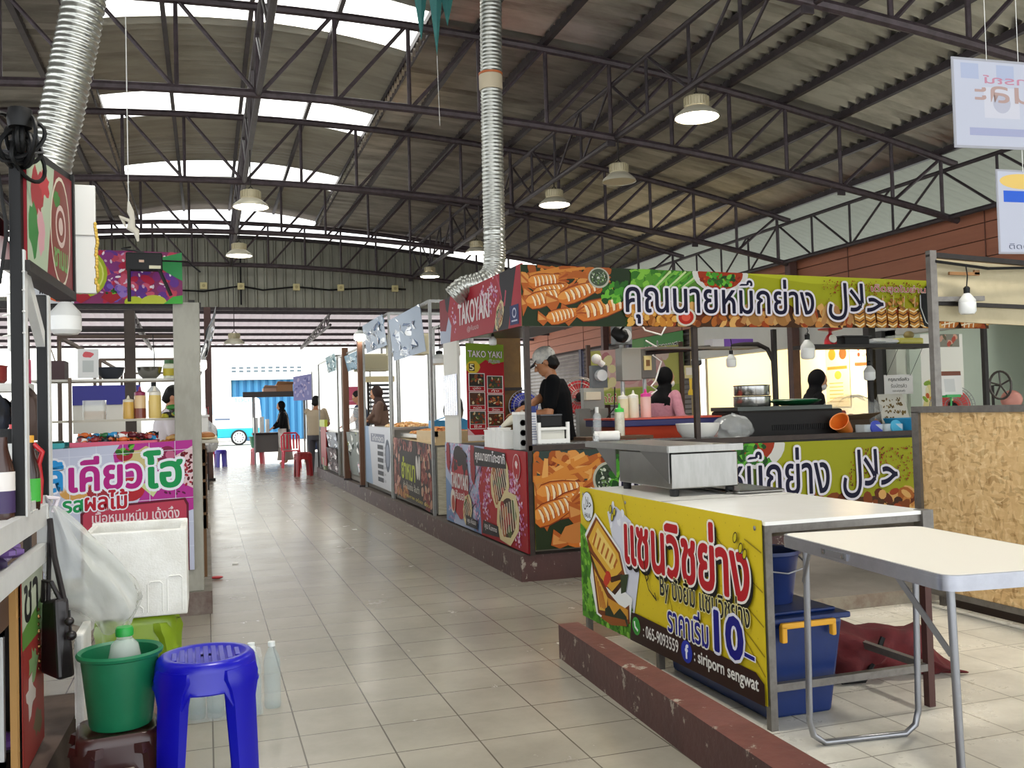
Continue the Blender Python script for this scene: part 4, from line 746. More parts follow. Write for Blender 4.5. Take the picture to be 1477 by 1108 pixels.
# takoyaki counter things
t = thing('stand', 'small white plastic stand on the counter corner', 'stand', (2.6, 6.95, 1.035)); m = MB()
for x in (2.46, 2.7):
    for y in (6.84, 7.02): m.box(x-.012, x+.012, y-.012, y+.012, .99, 1.2, M_WHITE)
m.box(2.45, 2.71, 6.83, 7.03, 1.14, 1.16, M_WHITE); m.box(2.45, 2.71, 6.83, 6.84, 1.02, 1.07, M_WHITE); m.build('frame', t); m = MB(); m.box(2.48, 2.68, 6.86, 7.0, 1.02, 1.14, mat('#cfcdc2', .4)); m.build('bin', t)
t = thing('box', 'black cooker box standing on the white plastic stand', 'box', (2.58, 6.98, 1.16)); m = MB(); m.box(2.5, 2.68, 6.9, 7.05, 1.161, 1.25, M_BLACK); m.build('casing', t, bev=.01); m = MB(); m.box(2.5, 2.68, 6.9, 7.05, 1.251, 1.262, mat('#303034', .3)); m.build('lid', t)
t = thing('container', 'grey printed container on the takoyaki counter', 'container', (2.4, 7.15, .985)); m = MB(); m.prism(rrect(2.36, 2.5, 7.05, 7.2, .02), (0, 0, .28), mat('#b9bab6', .4), (0, 0, .986)); m.build('container_body', t); m = MB(); m.prism(rrect(2.355, 2.505, 7.045, 7.205, .02), (0, 0, .02), M_WHITE, (0, 0, 1.267)); m.build('lid', t); m = MB()
for z in (1.04, 1.12, 1.2):
    for x in (2.4, 2.46): m.lathe([(.025, 0), (.025, .002), (.017, .002), (.017, 0)], (x, 7.048, z), M_BLACK, 16, (0, -1, 0))
m.build('printed_rings', t)
t, a = sheet('leaflet', 'narrow blue and white card leaning beside the stall post', 'card', (2.4, 6.86, 1.0), (2.46, 6.86, 1.0), (2.46, 6.9, 1.33), (2.4, 6.9, 1.33), 6, 33, '#e9e9ec'); a.rect(0, 6, 28, 33, '#3c4a8a'); a.rect(0, 6, 0, 3, '#3c4a8a')
for i in range(10): a.line([(1, 7+2*i), (5, 7+2*i)], .6, '#8d93ae')
a.finish(t)
for k in range(5):
    t = thing('foam_cup', 'white foam box in the row of stacked tubs on the takoyaki counter', 'tub', (2.36, 7.35+.11*k, .985), 'white foam tubs on the takoyaki counter'); m = MB(); m.prism(rrect(2.31, 2.42, 7.31+.11*k, 7.41+.11*k, .015), (0, 0, .14+.02*(k % 2)), mat('#e6e6e2', .6), (0, 0, .986)); m.build('tub', t); m = MB(); m.prism(rrect(2.305, 2.425, 7.308+.11*k, 7.412+.11*k, .015), (0, 0, .012), M_WHITE, (0, 0, 1.127+.02*(k % 2))); m.build('lid', t)
t = thing('oil_bottle', 'plastic bag of batter held over the hotplate', 'bag', (2.6, 7.72, 1.15)); m = MB(); m.tube([(2.42, 7.7, 1.16), (2.52, 7.7, 1.22), (2.62, 7.66, 1.28)], [.012, .04, .03], mat('#d9d2bc', .4), 12); m.build('piping_bag', t, True); m = MB(); m.tube([(2.38, 7.7, 1.13), (2.42, 7.7, 1.16)], [.006, .014], mat('#2a5aa8', .4), 10); m.build('nozzle', t, True); t.name = 'piping_bag'
t = thing('hotplate', 'black takoyaki hotplate on the aisle side counter', 'hotplate', (2.6, 8.0, .985)); m = MB(); m.box(2.5, 2.9, 7.5, 8.3, .986, 1.06, M_BLACK); m.build('casing', t, bev=.01); m = MB()
for i in range(4):
    for j in range(8): m.ball((2.55+.1*i, 7.55+.1*j, 1.062), (.035, .035, .02), mat('#4a3626', .5), 10, 6)
m.build('mould', t, True)
# clip-on details under the banner
t = thing('spotlight', 'black clip spotlight under the squid banner', 'lamp', (3.22, 6.9, 1.86)); m = MB(); m.lathe([(.05, -.05), (.06, .03), (.04, .07), (0, .08)], (3.22, 6.95, 1.9), M_BLACK, 18, (.3, -.5, -.4)); m.build('shade', t, True); m = MB(); m.tube([(3.22, 6.95, 1.92), (3.22, 6.75, 2.0), (3.22, 6.72, 2.2)], .01, M_BLACK, 6); m.build('arm', t)
# ---- on the shop walls
t, a = sheet('shop_sign', 'green fresh milk shop sign over the grey shutters', 'sign', (9.275, 19.35, 1.98), (9.275, 16.95, 1.98), (9.275, 16.95, 2.84), (9.275, 19.35, 2.84), 240, 86, '#6aa552'); a.poly([(0, 0), (240, 0), (240, 20), (140, 34), (0, 22)], '#a8c47a'); a.poly([(60, 60), (240, 40), (240, 86), (60, 86)], '#4f9a48'); a.greens(20, 220, 10, 40, 30, 7, ('#c9b98a', '#8aa85c', '#e0ddc8', '#3c7a3c')); a.blob(200, 40, 14, 20, '#b9a06a', .2); a.text('ลอดช่องนมสด', 62, 230, 46, 72, '#222222', '#e6ecdc', .02, .05, shear=.06); a.finish(t)
t, a = sheet('poster', 'faded pink and green food poster on a wooden frame behind the man', 'poster', (5.75, 13.6, 1.35), (7.35, 13.6, 1.35), (7.35, 13.6, 2.3), (5.75, 13.6, 2.2), 160, 90, '#c9c878'); a.poly([(0, 0), (160, 0), (160, 30), (0, 20)], '#a8b860'); a.poly([(20, 90), (120, 90), (150, 30), (40, 26)], '#dcb8b4'); a.bits(30, 140, 30, 84, 40, 6, 14, ('#d8a8a8', '#e6d0c8', '#c98a90', '#e9e0b0')); a.text('ปีกไก่ทอด', 10, 80, 4, 18, '#c23a30', '#f0ead0', 0, .05); a.finish(t)
m = MB(); m.box(7.35, 7.42, 13.57, 13.63, 0, 2.35, mat('#4a3226', .6)); m.build('frame_post', t); m = MB(); m.box(5.72, 5.78, 13.57, 13.63, 0, 2.3, mat('#4a3226', .6)); m.build('frame_post', t)
t, a = sheet('menu_board', 'long cream menu board with a green price strip in the lit shop', 'poster', (11.38, 14.35, 1.95), (11.38, 12.0, 1.95), (11.38, 12.0, 2.6), (11.38, 14.35, 2.6), 235, 65, '#f0dcc0'); a.poly([(0, 0), (235, 0), (235, 8), (170, 4), (120, 14), (60, 4), (0, 6)], '#c9683a'); a.rect(130, 205, 32, 46, '#3f8a3c'); a.ell(214, 40, 15, 17, '#d89a3c'); a.bits(202, 226, 28, 52, 20, 2, 4, ('#b9702a', '#e8b860')); 
for i in range(4): a.ell(12, 20+11*i, 4, 4, '#a3442a'); a.text(['บับเบิ้ล', 'วาฟเฟิล', 'แพนเค้ก', 'โกโก้'][i], 22, 60, 16+11*i, 24+11*i, '#7a4a30', None); 
a.text('ไข่นกกระทา', 76, 120, 26, 36, '#a3442a', None); a.text('30. 35. 39.', 150, 200, 35, 43, '#f2efdc', None); a.finish(t)
t, a = sheet('poster', 'narrow cream menu poster with orange circles beside the shop door', 'poster', (11.38, 15.2, 1.2), (11.38, 14.5, 1.2), (11.38, 14.5, 2.5), (11.38, 15.2, 2.5), 70, 130, '#f2e2b8'); a.ell(20, 100, 11, 11, '#e0882c'); a.ell(52, 100, 11, 11, '#8a5a2c'); a.line([(6, 74), (62, 74)], 6, '#d88a3c'); a.ell(36, 60, 10, 8, '#e0a84a')
for i in range(6): a.line([(10, 10+7*i), (50, 10+7*i)], 2, '#c9a868')
a.text('เมนู', 20, 50, 114, 124, '#a3602a', None); a.finish(t)
# ================================================================ RIGHT ROW further down the aisle
def cart(label, y0, y1, x0, x1, top, roof, name='food_stall', posts=None, col=M_GALV, ctop=M_SHEETSTEEL, panel='#8d8a84'):
    t = thing(name, label, 'food stall', ((x0+x1)/2, (y0+y1)/2, .2)); m = MB(); m.box(x0, x1, y0, y1, top-.03, top, ctop); m.build('counter', t)
    m = MB(); m.box(x0+.03, x0+.045, y0+.03, y1-.03, .22, top-.03, mat(panel, .7)); m.box(x0+.03, x1, y0+.02, y0+.035, .22, top-.03, mat(panel, .7)); m.build('counter_panel', t)
    for x, y in (posts or ((x0, y0), (x0, y1), (x1, y0), (x1, y1))): m = MB(); m.box(x-.016, x+.016, y-.016, y+.016, .2, roof, col); m.build('post', t)
    m = MB(); m.bar((x0, y0, roof), (x0, y1, roof), .03, .03, col); m.bar((x0, y0, roof), (x1, y0, roof), .03, .03, col); m.bar((x1, y0, roof), (x1, y1, roof), .03, .03, col); m.build('top_rail', t); return t
t = cart('steel stall with fried food trays and a dark spicy salad banner', 9.75, 12.0, 2.3, 3.4, .98, 2.5, ctop=mat('#c9b184', .6)); m = MB(); m.box(2.34, 3.3, 9.73, 9.76, .21, .93, mat('#c2bca6', .8, 0, .4, 12, '#8d8674', stretch=(1, 1, 5), bump=.4, bs=20)); m.build('brick_side', t); m = MB(); m.box(2.33, 3.4, 9.76, 10.7, .98, 1.04, mat('#c9b087', .6, 0, .3, 6, '#a58a5e')); m.box(2.33, 2.36, 9.76, 10.7, 1.04, 1.1, mat('#c9b087', .6)); m.box(2.33, 3.4, 9.76, 9.8, 1.04, 1.1, mat('#c9b087', .6)); m.build('wooden_trough', t)
cart('steel stall behind the white price list banner', 12.1, 14.2, 2.3, 3.4, 1.12, 2.62)
cart('steel stall with hanging plastic banners beside the brown posts', 14.6, 17.0, 2.3, 3.4, 1.05, 2.35, posts=((2.35, 14.65), (2.35, 17.0), (3.4, 14.6), (3.4, 17)))
cart('farthest steel stall of the row beside the stacked red stool', 17.2, 20.2, 2.3, 3.4, 1.0, 2.4)
for y, z1, l in ((14.3, 2.52, 'brown post between the price list stall and the hanging banners'), (16.0, 2.45, 'brown post behind the hanging plastic banner')):
    t = thing('post', l, 'post', (2.28, y, .2), 'brown posts along the stall row'); m = MB(); m.box(2.22, 2.32, y-.05, y+.05, .2, z1, mat('#6d4a34', .6, 0, .4, 5, '#4a3022', stretch=(1, 1, .3))); m.build('shaft', t, bev=.004); m = MB(); m.box(2.2, 2.34, y-.07, y+.07, .2, .23, M_RUST); m.build('base_plate', t)
t, a = sheet('banner', 'dark spicy salad banner with yellow green lettering on the stall front', 'banner', (2.29, 11.92, .28), (2.29, 9.8, .22), (2.29, 9.8, .96), (2.29, 11.92, 1.0), 212, 74, '#3a2c2c'); a.rect(0, 212, 0, 74, '#352a2a'); a.bits(0, 40, 0, 74, 60, 4, 9, ('#7a3a34', '#a8685c', '#5a2a2a', '#c99a8a')); a.bits(160, 212, 0, 74, 60, 4, 9, ('#7a3a34', '#a8685c', '#8a2a24', '#c9a08a')); a.bits(10, 190, 60, 74, 50, 3, 7, ('#8a4a48', '#b0827a', '#4a2a30')); a.rect(46, 160, 10, 60, '#2c2626'); a.bits(20, 90, 2, 14, 26, 4, 7, ('#b9824a', '#8a4a2a'))
a.ell(140, 44, 6, 14, '#d8d4cf', .2); a.ell(152, 44, 6, 14, '#c9c4bf', -.1); a.text('ยำหมา', 52, 128, 26, 52, '#b9c23a', '#1d1d14', .03, .05); a.text('ยำ ต้มแซ่บ ส้มตำ', 60, 150, 14, 23, '#e0dcd0', None); a.text('คุณภาพ อร่อย แซ่บ', 70, 200, 3, 9, '#d8c85a', None); a.finish(t)
t, a = sheet('banner', 'white price list banner with six dark rows on the stall front', 'banner', (2.29, 14.15, .29), (2.29, 12.1, .28), (2.29, 12.1, 1.12), (2.29, 14.15, 1.13), 205, 84, '#dfe2ea'); a.poly([(0, 0), (60, 0), (30, 84), (0, 84)], '#a9bfdc'); a.ell(180, 46, 18, 22, '#5a6478'); a.ell(180, 46, 12, 15, '#9aa2b4')
for i in range(6): a.rect(104, 148, 8+9*i, 14+9*i, '#3f4350'); a.text('15 บาท', 152, 166, 9+9*i, 13+9*i, '#4a4f5e', None)
a.rect(50, 160, 62, 74, '#8d93a4'); a.text('ไก่ทอด', 60, 150, 64, 73, '#f0f1f5', None); a.finish(t)
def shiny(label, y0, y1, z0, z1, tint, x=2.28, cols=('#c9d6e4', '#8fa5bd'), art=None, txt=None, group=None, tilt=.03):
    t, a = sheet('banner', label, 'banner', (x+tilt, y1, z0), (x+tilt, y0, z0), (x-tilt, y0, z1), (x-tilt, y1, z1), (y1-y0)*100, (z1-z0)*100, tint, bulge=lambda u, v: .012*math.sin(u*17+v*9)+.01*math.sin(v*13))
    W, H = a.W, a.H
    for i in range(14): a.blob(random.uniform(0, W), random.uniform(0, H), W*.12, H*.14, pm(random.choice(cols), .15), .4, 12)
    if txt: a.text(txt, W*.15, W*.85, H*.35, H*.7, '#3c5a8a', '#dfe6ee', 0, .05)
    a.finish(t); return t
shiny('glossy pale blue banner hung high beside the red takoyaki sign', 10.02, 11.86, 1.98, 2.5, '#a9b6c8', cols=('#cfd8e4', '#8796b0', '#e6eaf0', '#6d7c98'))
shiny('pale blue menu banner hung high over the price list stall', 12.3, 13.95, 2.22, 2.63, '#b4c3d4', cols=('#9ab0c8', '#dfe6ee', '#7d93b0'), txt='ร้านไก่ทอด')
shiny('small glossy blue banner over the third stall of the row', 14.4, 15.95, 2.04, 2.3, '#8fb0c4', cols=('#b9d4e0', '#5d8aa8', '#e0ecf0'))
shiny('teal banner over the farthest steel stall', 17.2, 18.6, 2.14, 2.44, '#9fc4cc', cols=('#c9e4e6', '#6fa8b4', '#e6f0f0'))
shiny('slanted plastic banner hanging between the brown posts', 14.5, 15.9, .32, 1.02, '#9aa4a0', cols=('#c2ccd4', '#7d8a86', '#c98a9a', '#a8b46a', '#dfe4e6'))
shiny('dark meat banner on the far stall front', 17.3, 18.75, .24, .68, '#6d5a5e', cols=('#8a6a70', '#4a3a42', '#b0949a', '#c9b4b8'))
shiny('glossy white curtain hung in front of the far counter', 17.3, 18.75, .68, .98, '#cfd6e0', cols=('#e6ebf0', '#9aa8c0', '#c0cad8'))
t = thing('panel', 'plain red panel standing at the far stall corner', 'panel', (2.3, 19.2, .2)); m = MB(); m.box(2.26, 2.28, 18.85, 19.7, .3, 1.08, mat('#a3262a', .5)); m.build('board', t); m = MB(); m.box(2.24, 2.3, 18.85, 19.7, 1.08, 1.22, mat('#b9c43a', .5)); m.build('yellow_basin', t)
for y, z, l in ((12.6, 2.28, 'beige box hanging behind the pale blue menu banner'), (15.6, 2.2, 'beige box hanging under the small glossy blue banner')):
    t = thing('hood_box', l, 'box', (2.6, y, z-.2), 'beige boxes hung over the stalls'); m = MB(); m.box(2.4, 2.95, y-.04, y+.3, z-.17, z+.12, mat('#c9c2a6', .6)); m.build('casing', t, bev=.01); m = MB(); m.box(2.44, 2.91, y-.05, y-.04, z-.12, z+.08, mat('#bdb698', .6)); m.build('front_panel', t); m = MB(); m.box(2.5, 2.53, y, y+.03, z+.12, 2.62, M_STEEL); m.box(2.82, 2.85, y, y+.03, z+.12, 2.62, M_STEEL); m.build('hanger', t)
random.seed(9)
def heap(name, label, cat, c, rx, ry, n, sz, cols, hh=.06):
    m = MB()
    for i in range(n):
        a = random.uniform(0, 2*PI); q = math.sqrt(random.random()); x = c[0]+rx*q*math.cos(a); y = c[1]+ry*q*math.sin(a)
        z = c[2]+random.uniform(.2, 1)*hh*(1.15-q); X = Matrix.Rotation(random.uniform(0, 3), 3, 'Z'); m.ball((x, y, z), (sz*random.uniform(.8, 1.6), sz*random.uniform(.5, .9), sz*.6), mat(random.choice(cols), .5), 8, 5, X)
    o = m.build(name, None, True); return tag(o, label, cat, kind='stuff')
t = thing('food_tray', 'steel tray under the heap of orange fried food', 'tray', (2.8, 11.2, 1.0)); m = MB(); m.box(2.38, 3.2, 10.75, 11.9, 1.0, 1.05, M_SHEETSTEEL); m.build('tray', t, bev=.006)
heap('fried_food', 'heap of orange fried food on the steel tray', 'food', (2.75, 11.3, 1.05), .34, .5, 170, .035, ('#c98a4a', '#d8a05a', '#b0682c', '#a8522a'))
t = thing('basket', 'small blue basket on the fried food tray', 'basket', (3.0, 11.75, 1.06)); m = MB(); m.box(2.75, 3.2, 11.6, 11.9, 1.06, 1.2, mat('#3a8fc4', .4)); m.build('basket_body', t, bev=.01); m = MB(); m.tube([(2.78, 11.6, 1.2), (2.97, 11.6, 1.26), (3.17, 11.6, 1.2)], .008, mat('#3a8fc4', .4)); m.build('handle', t)
heap('fried_food', 'heap of fried chicken behind the price list stall glass', 'food', (2.7, 13.0, 1.12), .28, .7, 120, .04, ('#d8a868', '#c98a48', '#e0c090', '#b07a40'))
t = thing('glass_case', 'clear glass counter guard beside the hanging plastic banners', 'glass case', (2.6, 15.8, 1.05)); m = MB(); m.box(2.36, 2.364, 14.7, 17, 1.05, 1.4, M_CLEAR); m.build('pane', t); m = MB(); m.bar((2.36, 14.7, 1.41), (2.36, 17, 1.41), .02, .02, M_GALV); m.build('frame', t)
for q, (x, y, l) in enumerate(((3.15, 10.4, 'dark bag hanging at the back of the fried food stall'), (3.2, 12.3, 'black bag hanging beside the beige hood box'))):
    t = thing('bag', l, 'bag', (x, y, 1.1)); bagmesh((x, y, 1.32), .13, .12, .22, mat('#17181c', .4), 20+q).build('bag_body', t, True); m = MB(); m.tube([(x-.05, y, 1.5), (x, y, 1.72), (x+.05, y, 1.5)], .012, mat('#17181c', .4)); m.build('handle', t)
t = thing('apron', 'blue cloth hanging behind the fried food stall', 'cloth', (3.25, 11.2, 1.2)); m = MB(); m.grid(lambda u, v: V((3.2+.1*u+.02*math.sin(v*8), 11.3, 1.2+.5*v+.03*math.sin(u*9))), 6, 10, mat('#2a86b4', .7)); m.build('cloth', t, True, solid=.006); t.name = 'hanging_cloth'
t = thing('basket', 'brown bucket at the back of the wooden trough stall', 'bucket', (3.1, 10.1, .985)); t.name = 'bucket'; m = MB(); m.lathe([(.12, 0), (.16, .22), (.165, .22), (.15, .2), (.11, .02), (0, .02)], (3.1, 10.1, 1.04), mat('#3a2420', .5), 22); m.build('bucket_body', t, True); bagmesh((3.1, 10.1, 1.32), .14, .14, .1, mat('#191a1e', .35), 31).build('bag_liner', t, True)
t, a = sheet('notice', 'white notice sheet hung on the post of the hanging banner stall', 'notice', (2.3, 16.62, 1.5), (2.3, 16.3, 1.5), (2.3, 16.3, 1.78), (2.3, 16.62, 1.78), 32, 28, '#e9eaec'); 
for i in range(6): a.line([(5, 4+4*i), (27, 4+4*i)], 1, '#9aa0aa')
a.finish(t)
t, a = sheet('notice', 'plain pink sheet hung over the far stall', 'notice', (2.6, 18.6, 1.5), (3.0, 18.4, 1.5), (3.0, 18.4, 1.86), (2.6, 18.6, 1.86), 40, 36, '#e0708a'); a.line([(6, 8), (34, 8)], 1.5, '#f0c0cc'); a.finish(t)
person('woman in a brown headscarf working past the price list stall', (2.78, 15.4, .2), 1.56, 3.0, ((2.5, 15.4, 1.2), (2.5, 15.2, 1.2)), .04, .3, .2, SKIN2, mat('#6b5348', .8), mat('#3a3030', .8), scarf=mat('#38241f', .75), long_sleeve=True, vox=.014)
person('woman with short dark hair behind the hanging plastic banner', (2.85, 17.9, .2), 1.56, 3.1, ((2.5, 17.9, 1.1), (2.5, 17.7, 1.1)), .04, .3, 0, SKIN2, mat('#26344e', .8), mat('#2a2a2e', .8), vox=.014, hairlong=.06)
person('person in a beige shirt seen from behind at the far stall', (2.3, 21.0, 0), 1.74, 1.2, ((2.5, 21.4, 1.1), (2.6, 21.3, 1.1)), .03, .1, 0, SKIN, mat('#b5a58c', .8), mat('#4a4a50', .8), vox=.014)
person('woman in a black headscarf and white apron facing the dark cart', (2.05, 26.3, 0), 1.72, 3.0, ((1.75, 26.3, 1.0), (1.72, 26.1, 1.0)), .05, .2, 0, SKIN2, mat('#08080a', .8, spec=.2), None, scarf=mat('#060607', .8, spec=.2), apron=mat('#cfc9bf', .8, 0, .5, 9, '#8d867c'), skirt=mat('#857a70', .8), long_sleeve=True, vox=.014)
t = thing('louver_panel', 'grey louvered panel behind the woman in the brown headscarf', 'panel', (3.45, 19.6, .2)); m = MB()
for i in range(12): m.box(3.25, 3.75, 19.58, 19.62, .9+i*.09, .95+i*.09, mat('#4d4f55', .5))
m.build('slats', t); m = MB(); m.box(3.23, 3.27, 19.56, 19.64, .2, 2.0, M_DARK); m.box(3.73, 3.77, 19.56, 19.64, .2, 2.0, M_DARK); m.box(3.2, 3.8, 19.5, 19.66, 1.98, 2.1, mat('#b9ae8a', .6)); m.build('frame', t)
# far cart with a dark roof under the lean-to
t = thing('food_cart', 'dark cart with a flat roof carrying boxes under the lean-to', 'cart', (1.7, 26.6, 0)); m = MB(); m.box(1.0, 2.75, 26.2, 27.1, 1.9, 1.98, M_DARK); m.box(.95, 2.8, 26.15, 26.2, 1.85, 2.0, mat('#3a3634', .5)); m.build('roof', t)
for x, y in ((1.25, 26.25), (2.65, 26.25), (1.25, 27.05), (2.65, 27.05)): m = MB(); m.box(x-.02, x+.02, y-.02, y+.02, 0, 1.9, M_STEEL); m.build('post', t)
m = MB(); m.box(1.2, 1.95, 26.3, 27.0, .82, .88, M_DARK); m.box(1.25, 1.9, 26.35, 26.95, .35, .82, mat('#5d5a57', .6)); m.build('counter', t); m = MB(); m.box(1.24, 1.34, 26.3, 26.9, .88, 1.3, M_SHEETSTEEL); m.box(1.4, 1.5, 26.3, 26.8, .88, 1.32, M_SHEETSTEEL); m.box(1.56, 1.64, 26.3, 26.8, .88, 1.25, M_SHEETSTEEL); m.build('steel_pan', t)
for x0, x1, z, l, c in ((1.85, 2.3, 2.2, 'brown cardboard box on the dark cart roof', '#a9805a'), (1.5, 1.85, 2.1, 'flattened pinkish box beside the cardboard box on the cart roof', '#c9a690'), (2.4, 2.6, 2.14, 'small dark basket on the cart roof', '#5a4038')):
    t = thing('box', l, 'box', ((x0+x1)/2, 26.6, 1.985)); m = MB(); m.box(x0, x1, 26.4, 26.9, 1.985, z, mat(c, .8)); m.build('carton', t, bev=.006); m = MB(); m.quad((x0, 26.4, z), (x1, 26.4, z), (x1+.04, 26.3, z+.06), (x0+.04, 26.3, z+.08), mat(c, .8)); m.build('flap', t, solid=.006)
def stool(name, label, c, r, h, colr, rz=0, square=False, group=None, tex=False, lw=1.35):
    t = thing(name, label, 'stool', c, group); pl = mat(colr, .3); cx, cy, cz = c; m = MB(); n = 40
    R = lambda a: (1 if not square else min(1.28, 1/max(abs(math.cos(a)), abs(math.sin(a)))))
    def ring(rr, z): return [(cx+rr*R(2*PI*j/n)*math.cos(2*PI*j/n+rz), cy+rr*R(2*PI*j/n)*math.sin(2*PI*j/n+rz), cz+z) for j in range(n)]
    vs = []; pr = [(.02, h-.008), (r*.72, h-.008), (r*.78, h), (r*.9, h), (r*.97, h-.012), (r, h-.035), (r*1.03, h-.085), (r*1.06, h-.1), (r*1.04, h-.105), (r*.97, h-.08), (r*.94, h-.03), (r*.7, h-.02), (.02, h-.02)]
    for qi, q in enumerate(pr):
        rg = ring(*q)
        if 6 <= qi <= 8:                                          # the skirt drops towards the legs and arches between them
            rg = [(x, y, z-.05*r/.17*max(0, abs(math.cos(2*(2*PI*j/n+PI/2)/1.0)) < .75 and 1 or 0)*(1 if qi < 8 else 1)) for j, (x, y, z) in enumerate(rg)]
        vs += rg
    m.add(vs, [(i*n+j, i*n+(j+1) % n, (i+1)*n+(j+1) % n, (i+1)*n+j) for i in range(len(pr)-1) for j in range(n)]+[(i*n+j, i*n+(j+1) % n, (i+1)*n+(j+1) % n, (i+1)*n+j) for i in (len(pr)-1,) for j in ()], pl)
    m.build('seat', t, True, ang=.9)
    if tex:
        m = MB()
        for i in range(-4, 5):
            x = i*r*.155; w_ = math.sqrt(max(0, (r*.7)**2-x*x)); m.bar((cx+x*math.cos(rz)-w_*math.sin(rz), cy+x*math.sin(rz)+w_*math.cos(rz), cz+h-.006), (cx+x*math.cos(rz)+w_*math.sin(rz), cy+x*math.sin(rz)-w_*math.cos(rz), cz+h-.006), r*.1, .006, pl)
        m.build('seat_ribs', t, bev=.002)
    for k in range(4):
        a = rz+PI/4+k*PI/2; d = V((math.cos(a), math.sin(a), 0)); s_ = V((-d.y, d.x, 0)); m = MB(); kk = 1.22 if square else 1
        vs = []
        for z, rr, w_, dp in ((0, r*1.13*kk, r*.225*lw, r*.13), (.02, r*1.12*kk, r*.22*lw, r*.13), (h*.45, r*1.06*kk, r*.24*lw, r*.16), (h*.7, r*1.02*kk, r*.25*lw, r*.18), (h*.8, r*1.0*kk, r*.29*lw, r*.18), (h-.06, r*.98*kk, r*.36*lw, r*.2), (h-.03, r*.93*kk, r*.34*lw, r*.2)):
            p = V((cx, cy, cz+z))+d*rr
            vs += [p-s_*w_-d*dp, p-s_*w_*.9+d*dp*.1, p-s_*w_*.45+d*dp*.35, p+s_*w_*.45+d*dp*.35, p+s_*w_*.9+d*dp*.1, p+s_*w_-d*dp, p+s_*w_*.7-d*dp*.9, p-s_*w_*.7-d*dp*.9]
        m.add(vs, [(i*8+j, i*8+(j+1) % 8, (i+1)*8+(j+1) % 8, (i+1)*8+j) for i in range(6) for j in range(8)]+[tuple(range(8))[::-1], tuple(range(48, 56))], pl); m.build('leg', t, True, ang=1)
    return t
stool('stool', 'pinkish red plastic stool under the green basket by the far cart', (1.35, 27.0, 0), .15, .46, '#b8505a', .2, True)
t = thing('basket', 'green basket standing on the pinkish red stool', 'basket', (1.35, 27.0, .47)); m = MB(); m.lathe([(.17, 0), (.22, .3), (.23, .31), (.21, .3), (.16, .02), (0, .02)], (1.35, 27.0, .468), mat('#1c6b4a', .5), 22); m.build('basket_body', t, True)
t = thing('chair', 'red plastic chair with slatted back near the far cart', 'chair', (2.05, 24.4, 0)); RD = mat('#c81e3a', .35); 
m = MB(); m.prism(rrect(1.83, 2.27, 24.2, 24.62, .06), (0, 0, .025), RD, (0, 0, .42)); m.build('seat', t, bev=.006); m = MB()
for i in range(5): x = 1.89+.08*i; m.bar((x, 24.6, .47), (x, 24.66, .84), .045, .012, RD)
m.tube([(1.83, 24.6, .43), (1.83, 24.67, .8), (1.9, 24.69, .88), (2.2, 24.69, .88), (2.27, 24.67, .8), (2.27, 24.6, .43)], .022, RD); m.build('backrest', t)
for x, y in ((1.86, 24.23), (2.24, 24.23), (1.86, 24.6), (2.24, 24.6)): m = MB(); m.tube([(x, y, .42), (x+(.03 if x > 2 else -.03), y+(.03 if y > 24.4 else -.03), 0)], [.03, .02], RD); m.build('leg', t)
stool('stool', 'dark red square plastic stool stacked at the kerb end', (2.0, 20.85, 0), .16, .47, '#a3262a', .1, True)
t0 = stool('stool', 'second red stool of the stack at the kerb end', (2.0, 20.85, .06), .155, .46, '#8d2024', .1, True)
stool('stool', 'small red plastic stool beside the purple blue stool', (.12, 27.0, 0), .14, .46, '#b8202c', .1, True); stool('stool', 'purple blue plastic stool beyond the left row', (.36, 26.4, 0), .15, .46, '#3a2a9c', .3)
t = thing('sack', 'dark blue patterned backpack bundle beside the red chair', 'bag', (2.45, 22.2, 0)); m = bagmesh((2.45, 22.2, .78), .2, .16, .33, mat('#22335c', .7, 0, .7, 12, '#8d9ab8'), 13); m.build('bundle', t, True); m = MB(); m.box(2.3, 2.6, 22.05, 22.35, 0, .46, mat('#c0c4ca', .5)); m.build('stand', t); t.name = 'backpack'
t = thing('bin', 'small pale green bin at the kerb end', 'bin', (2.4, 19.9, .2)); m = MB(); m.lathe([(.08, 0), (.1, .26), (.09, .26), (.07, .02), (0, .02)], (2.34, 19.3, .2), mat('#b4c2a0', .5), 18); m.build('bin_body', t, True)
t, a = sheet('banner', 'violet banner hanging at the end of the right row', 'banner', (2.1, 24.0, 1.7), (2.5, 23.4, 1.7), (2.5, 23.4, 2.35), (2.1, 24.0, 2.3), 70, 65, '#9a9acc'); a.bits(5, 65, 5, 60, 30, 3, 7, ('#b8b8e0', '#7a7ab4', '#d0c4e0')); a.finish(t)
m = MB(); m.tube([(2.5, 23.4, 0), (2.5, 23.4, 2.4)], .015, M_STEEL); m.build('stand', t)

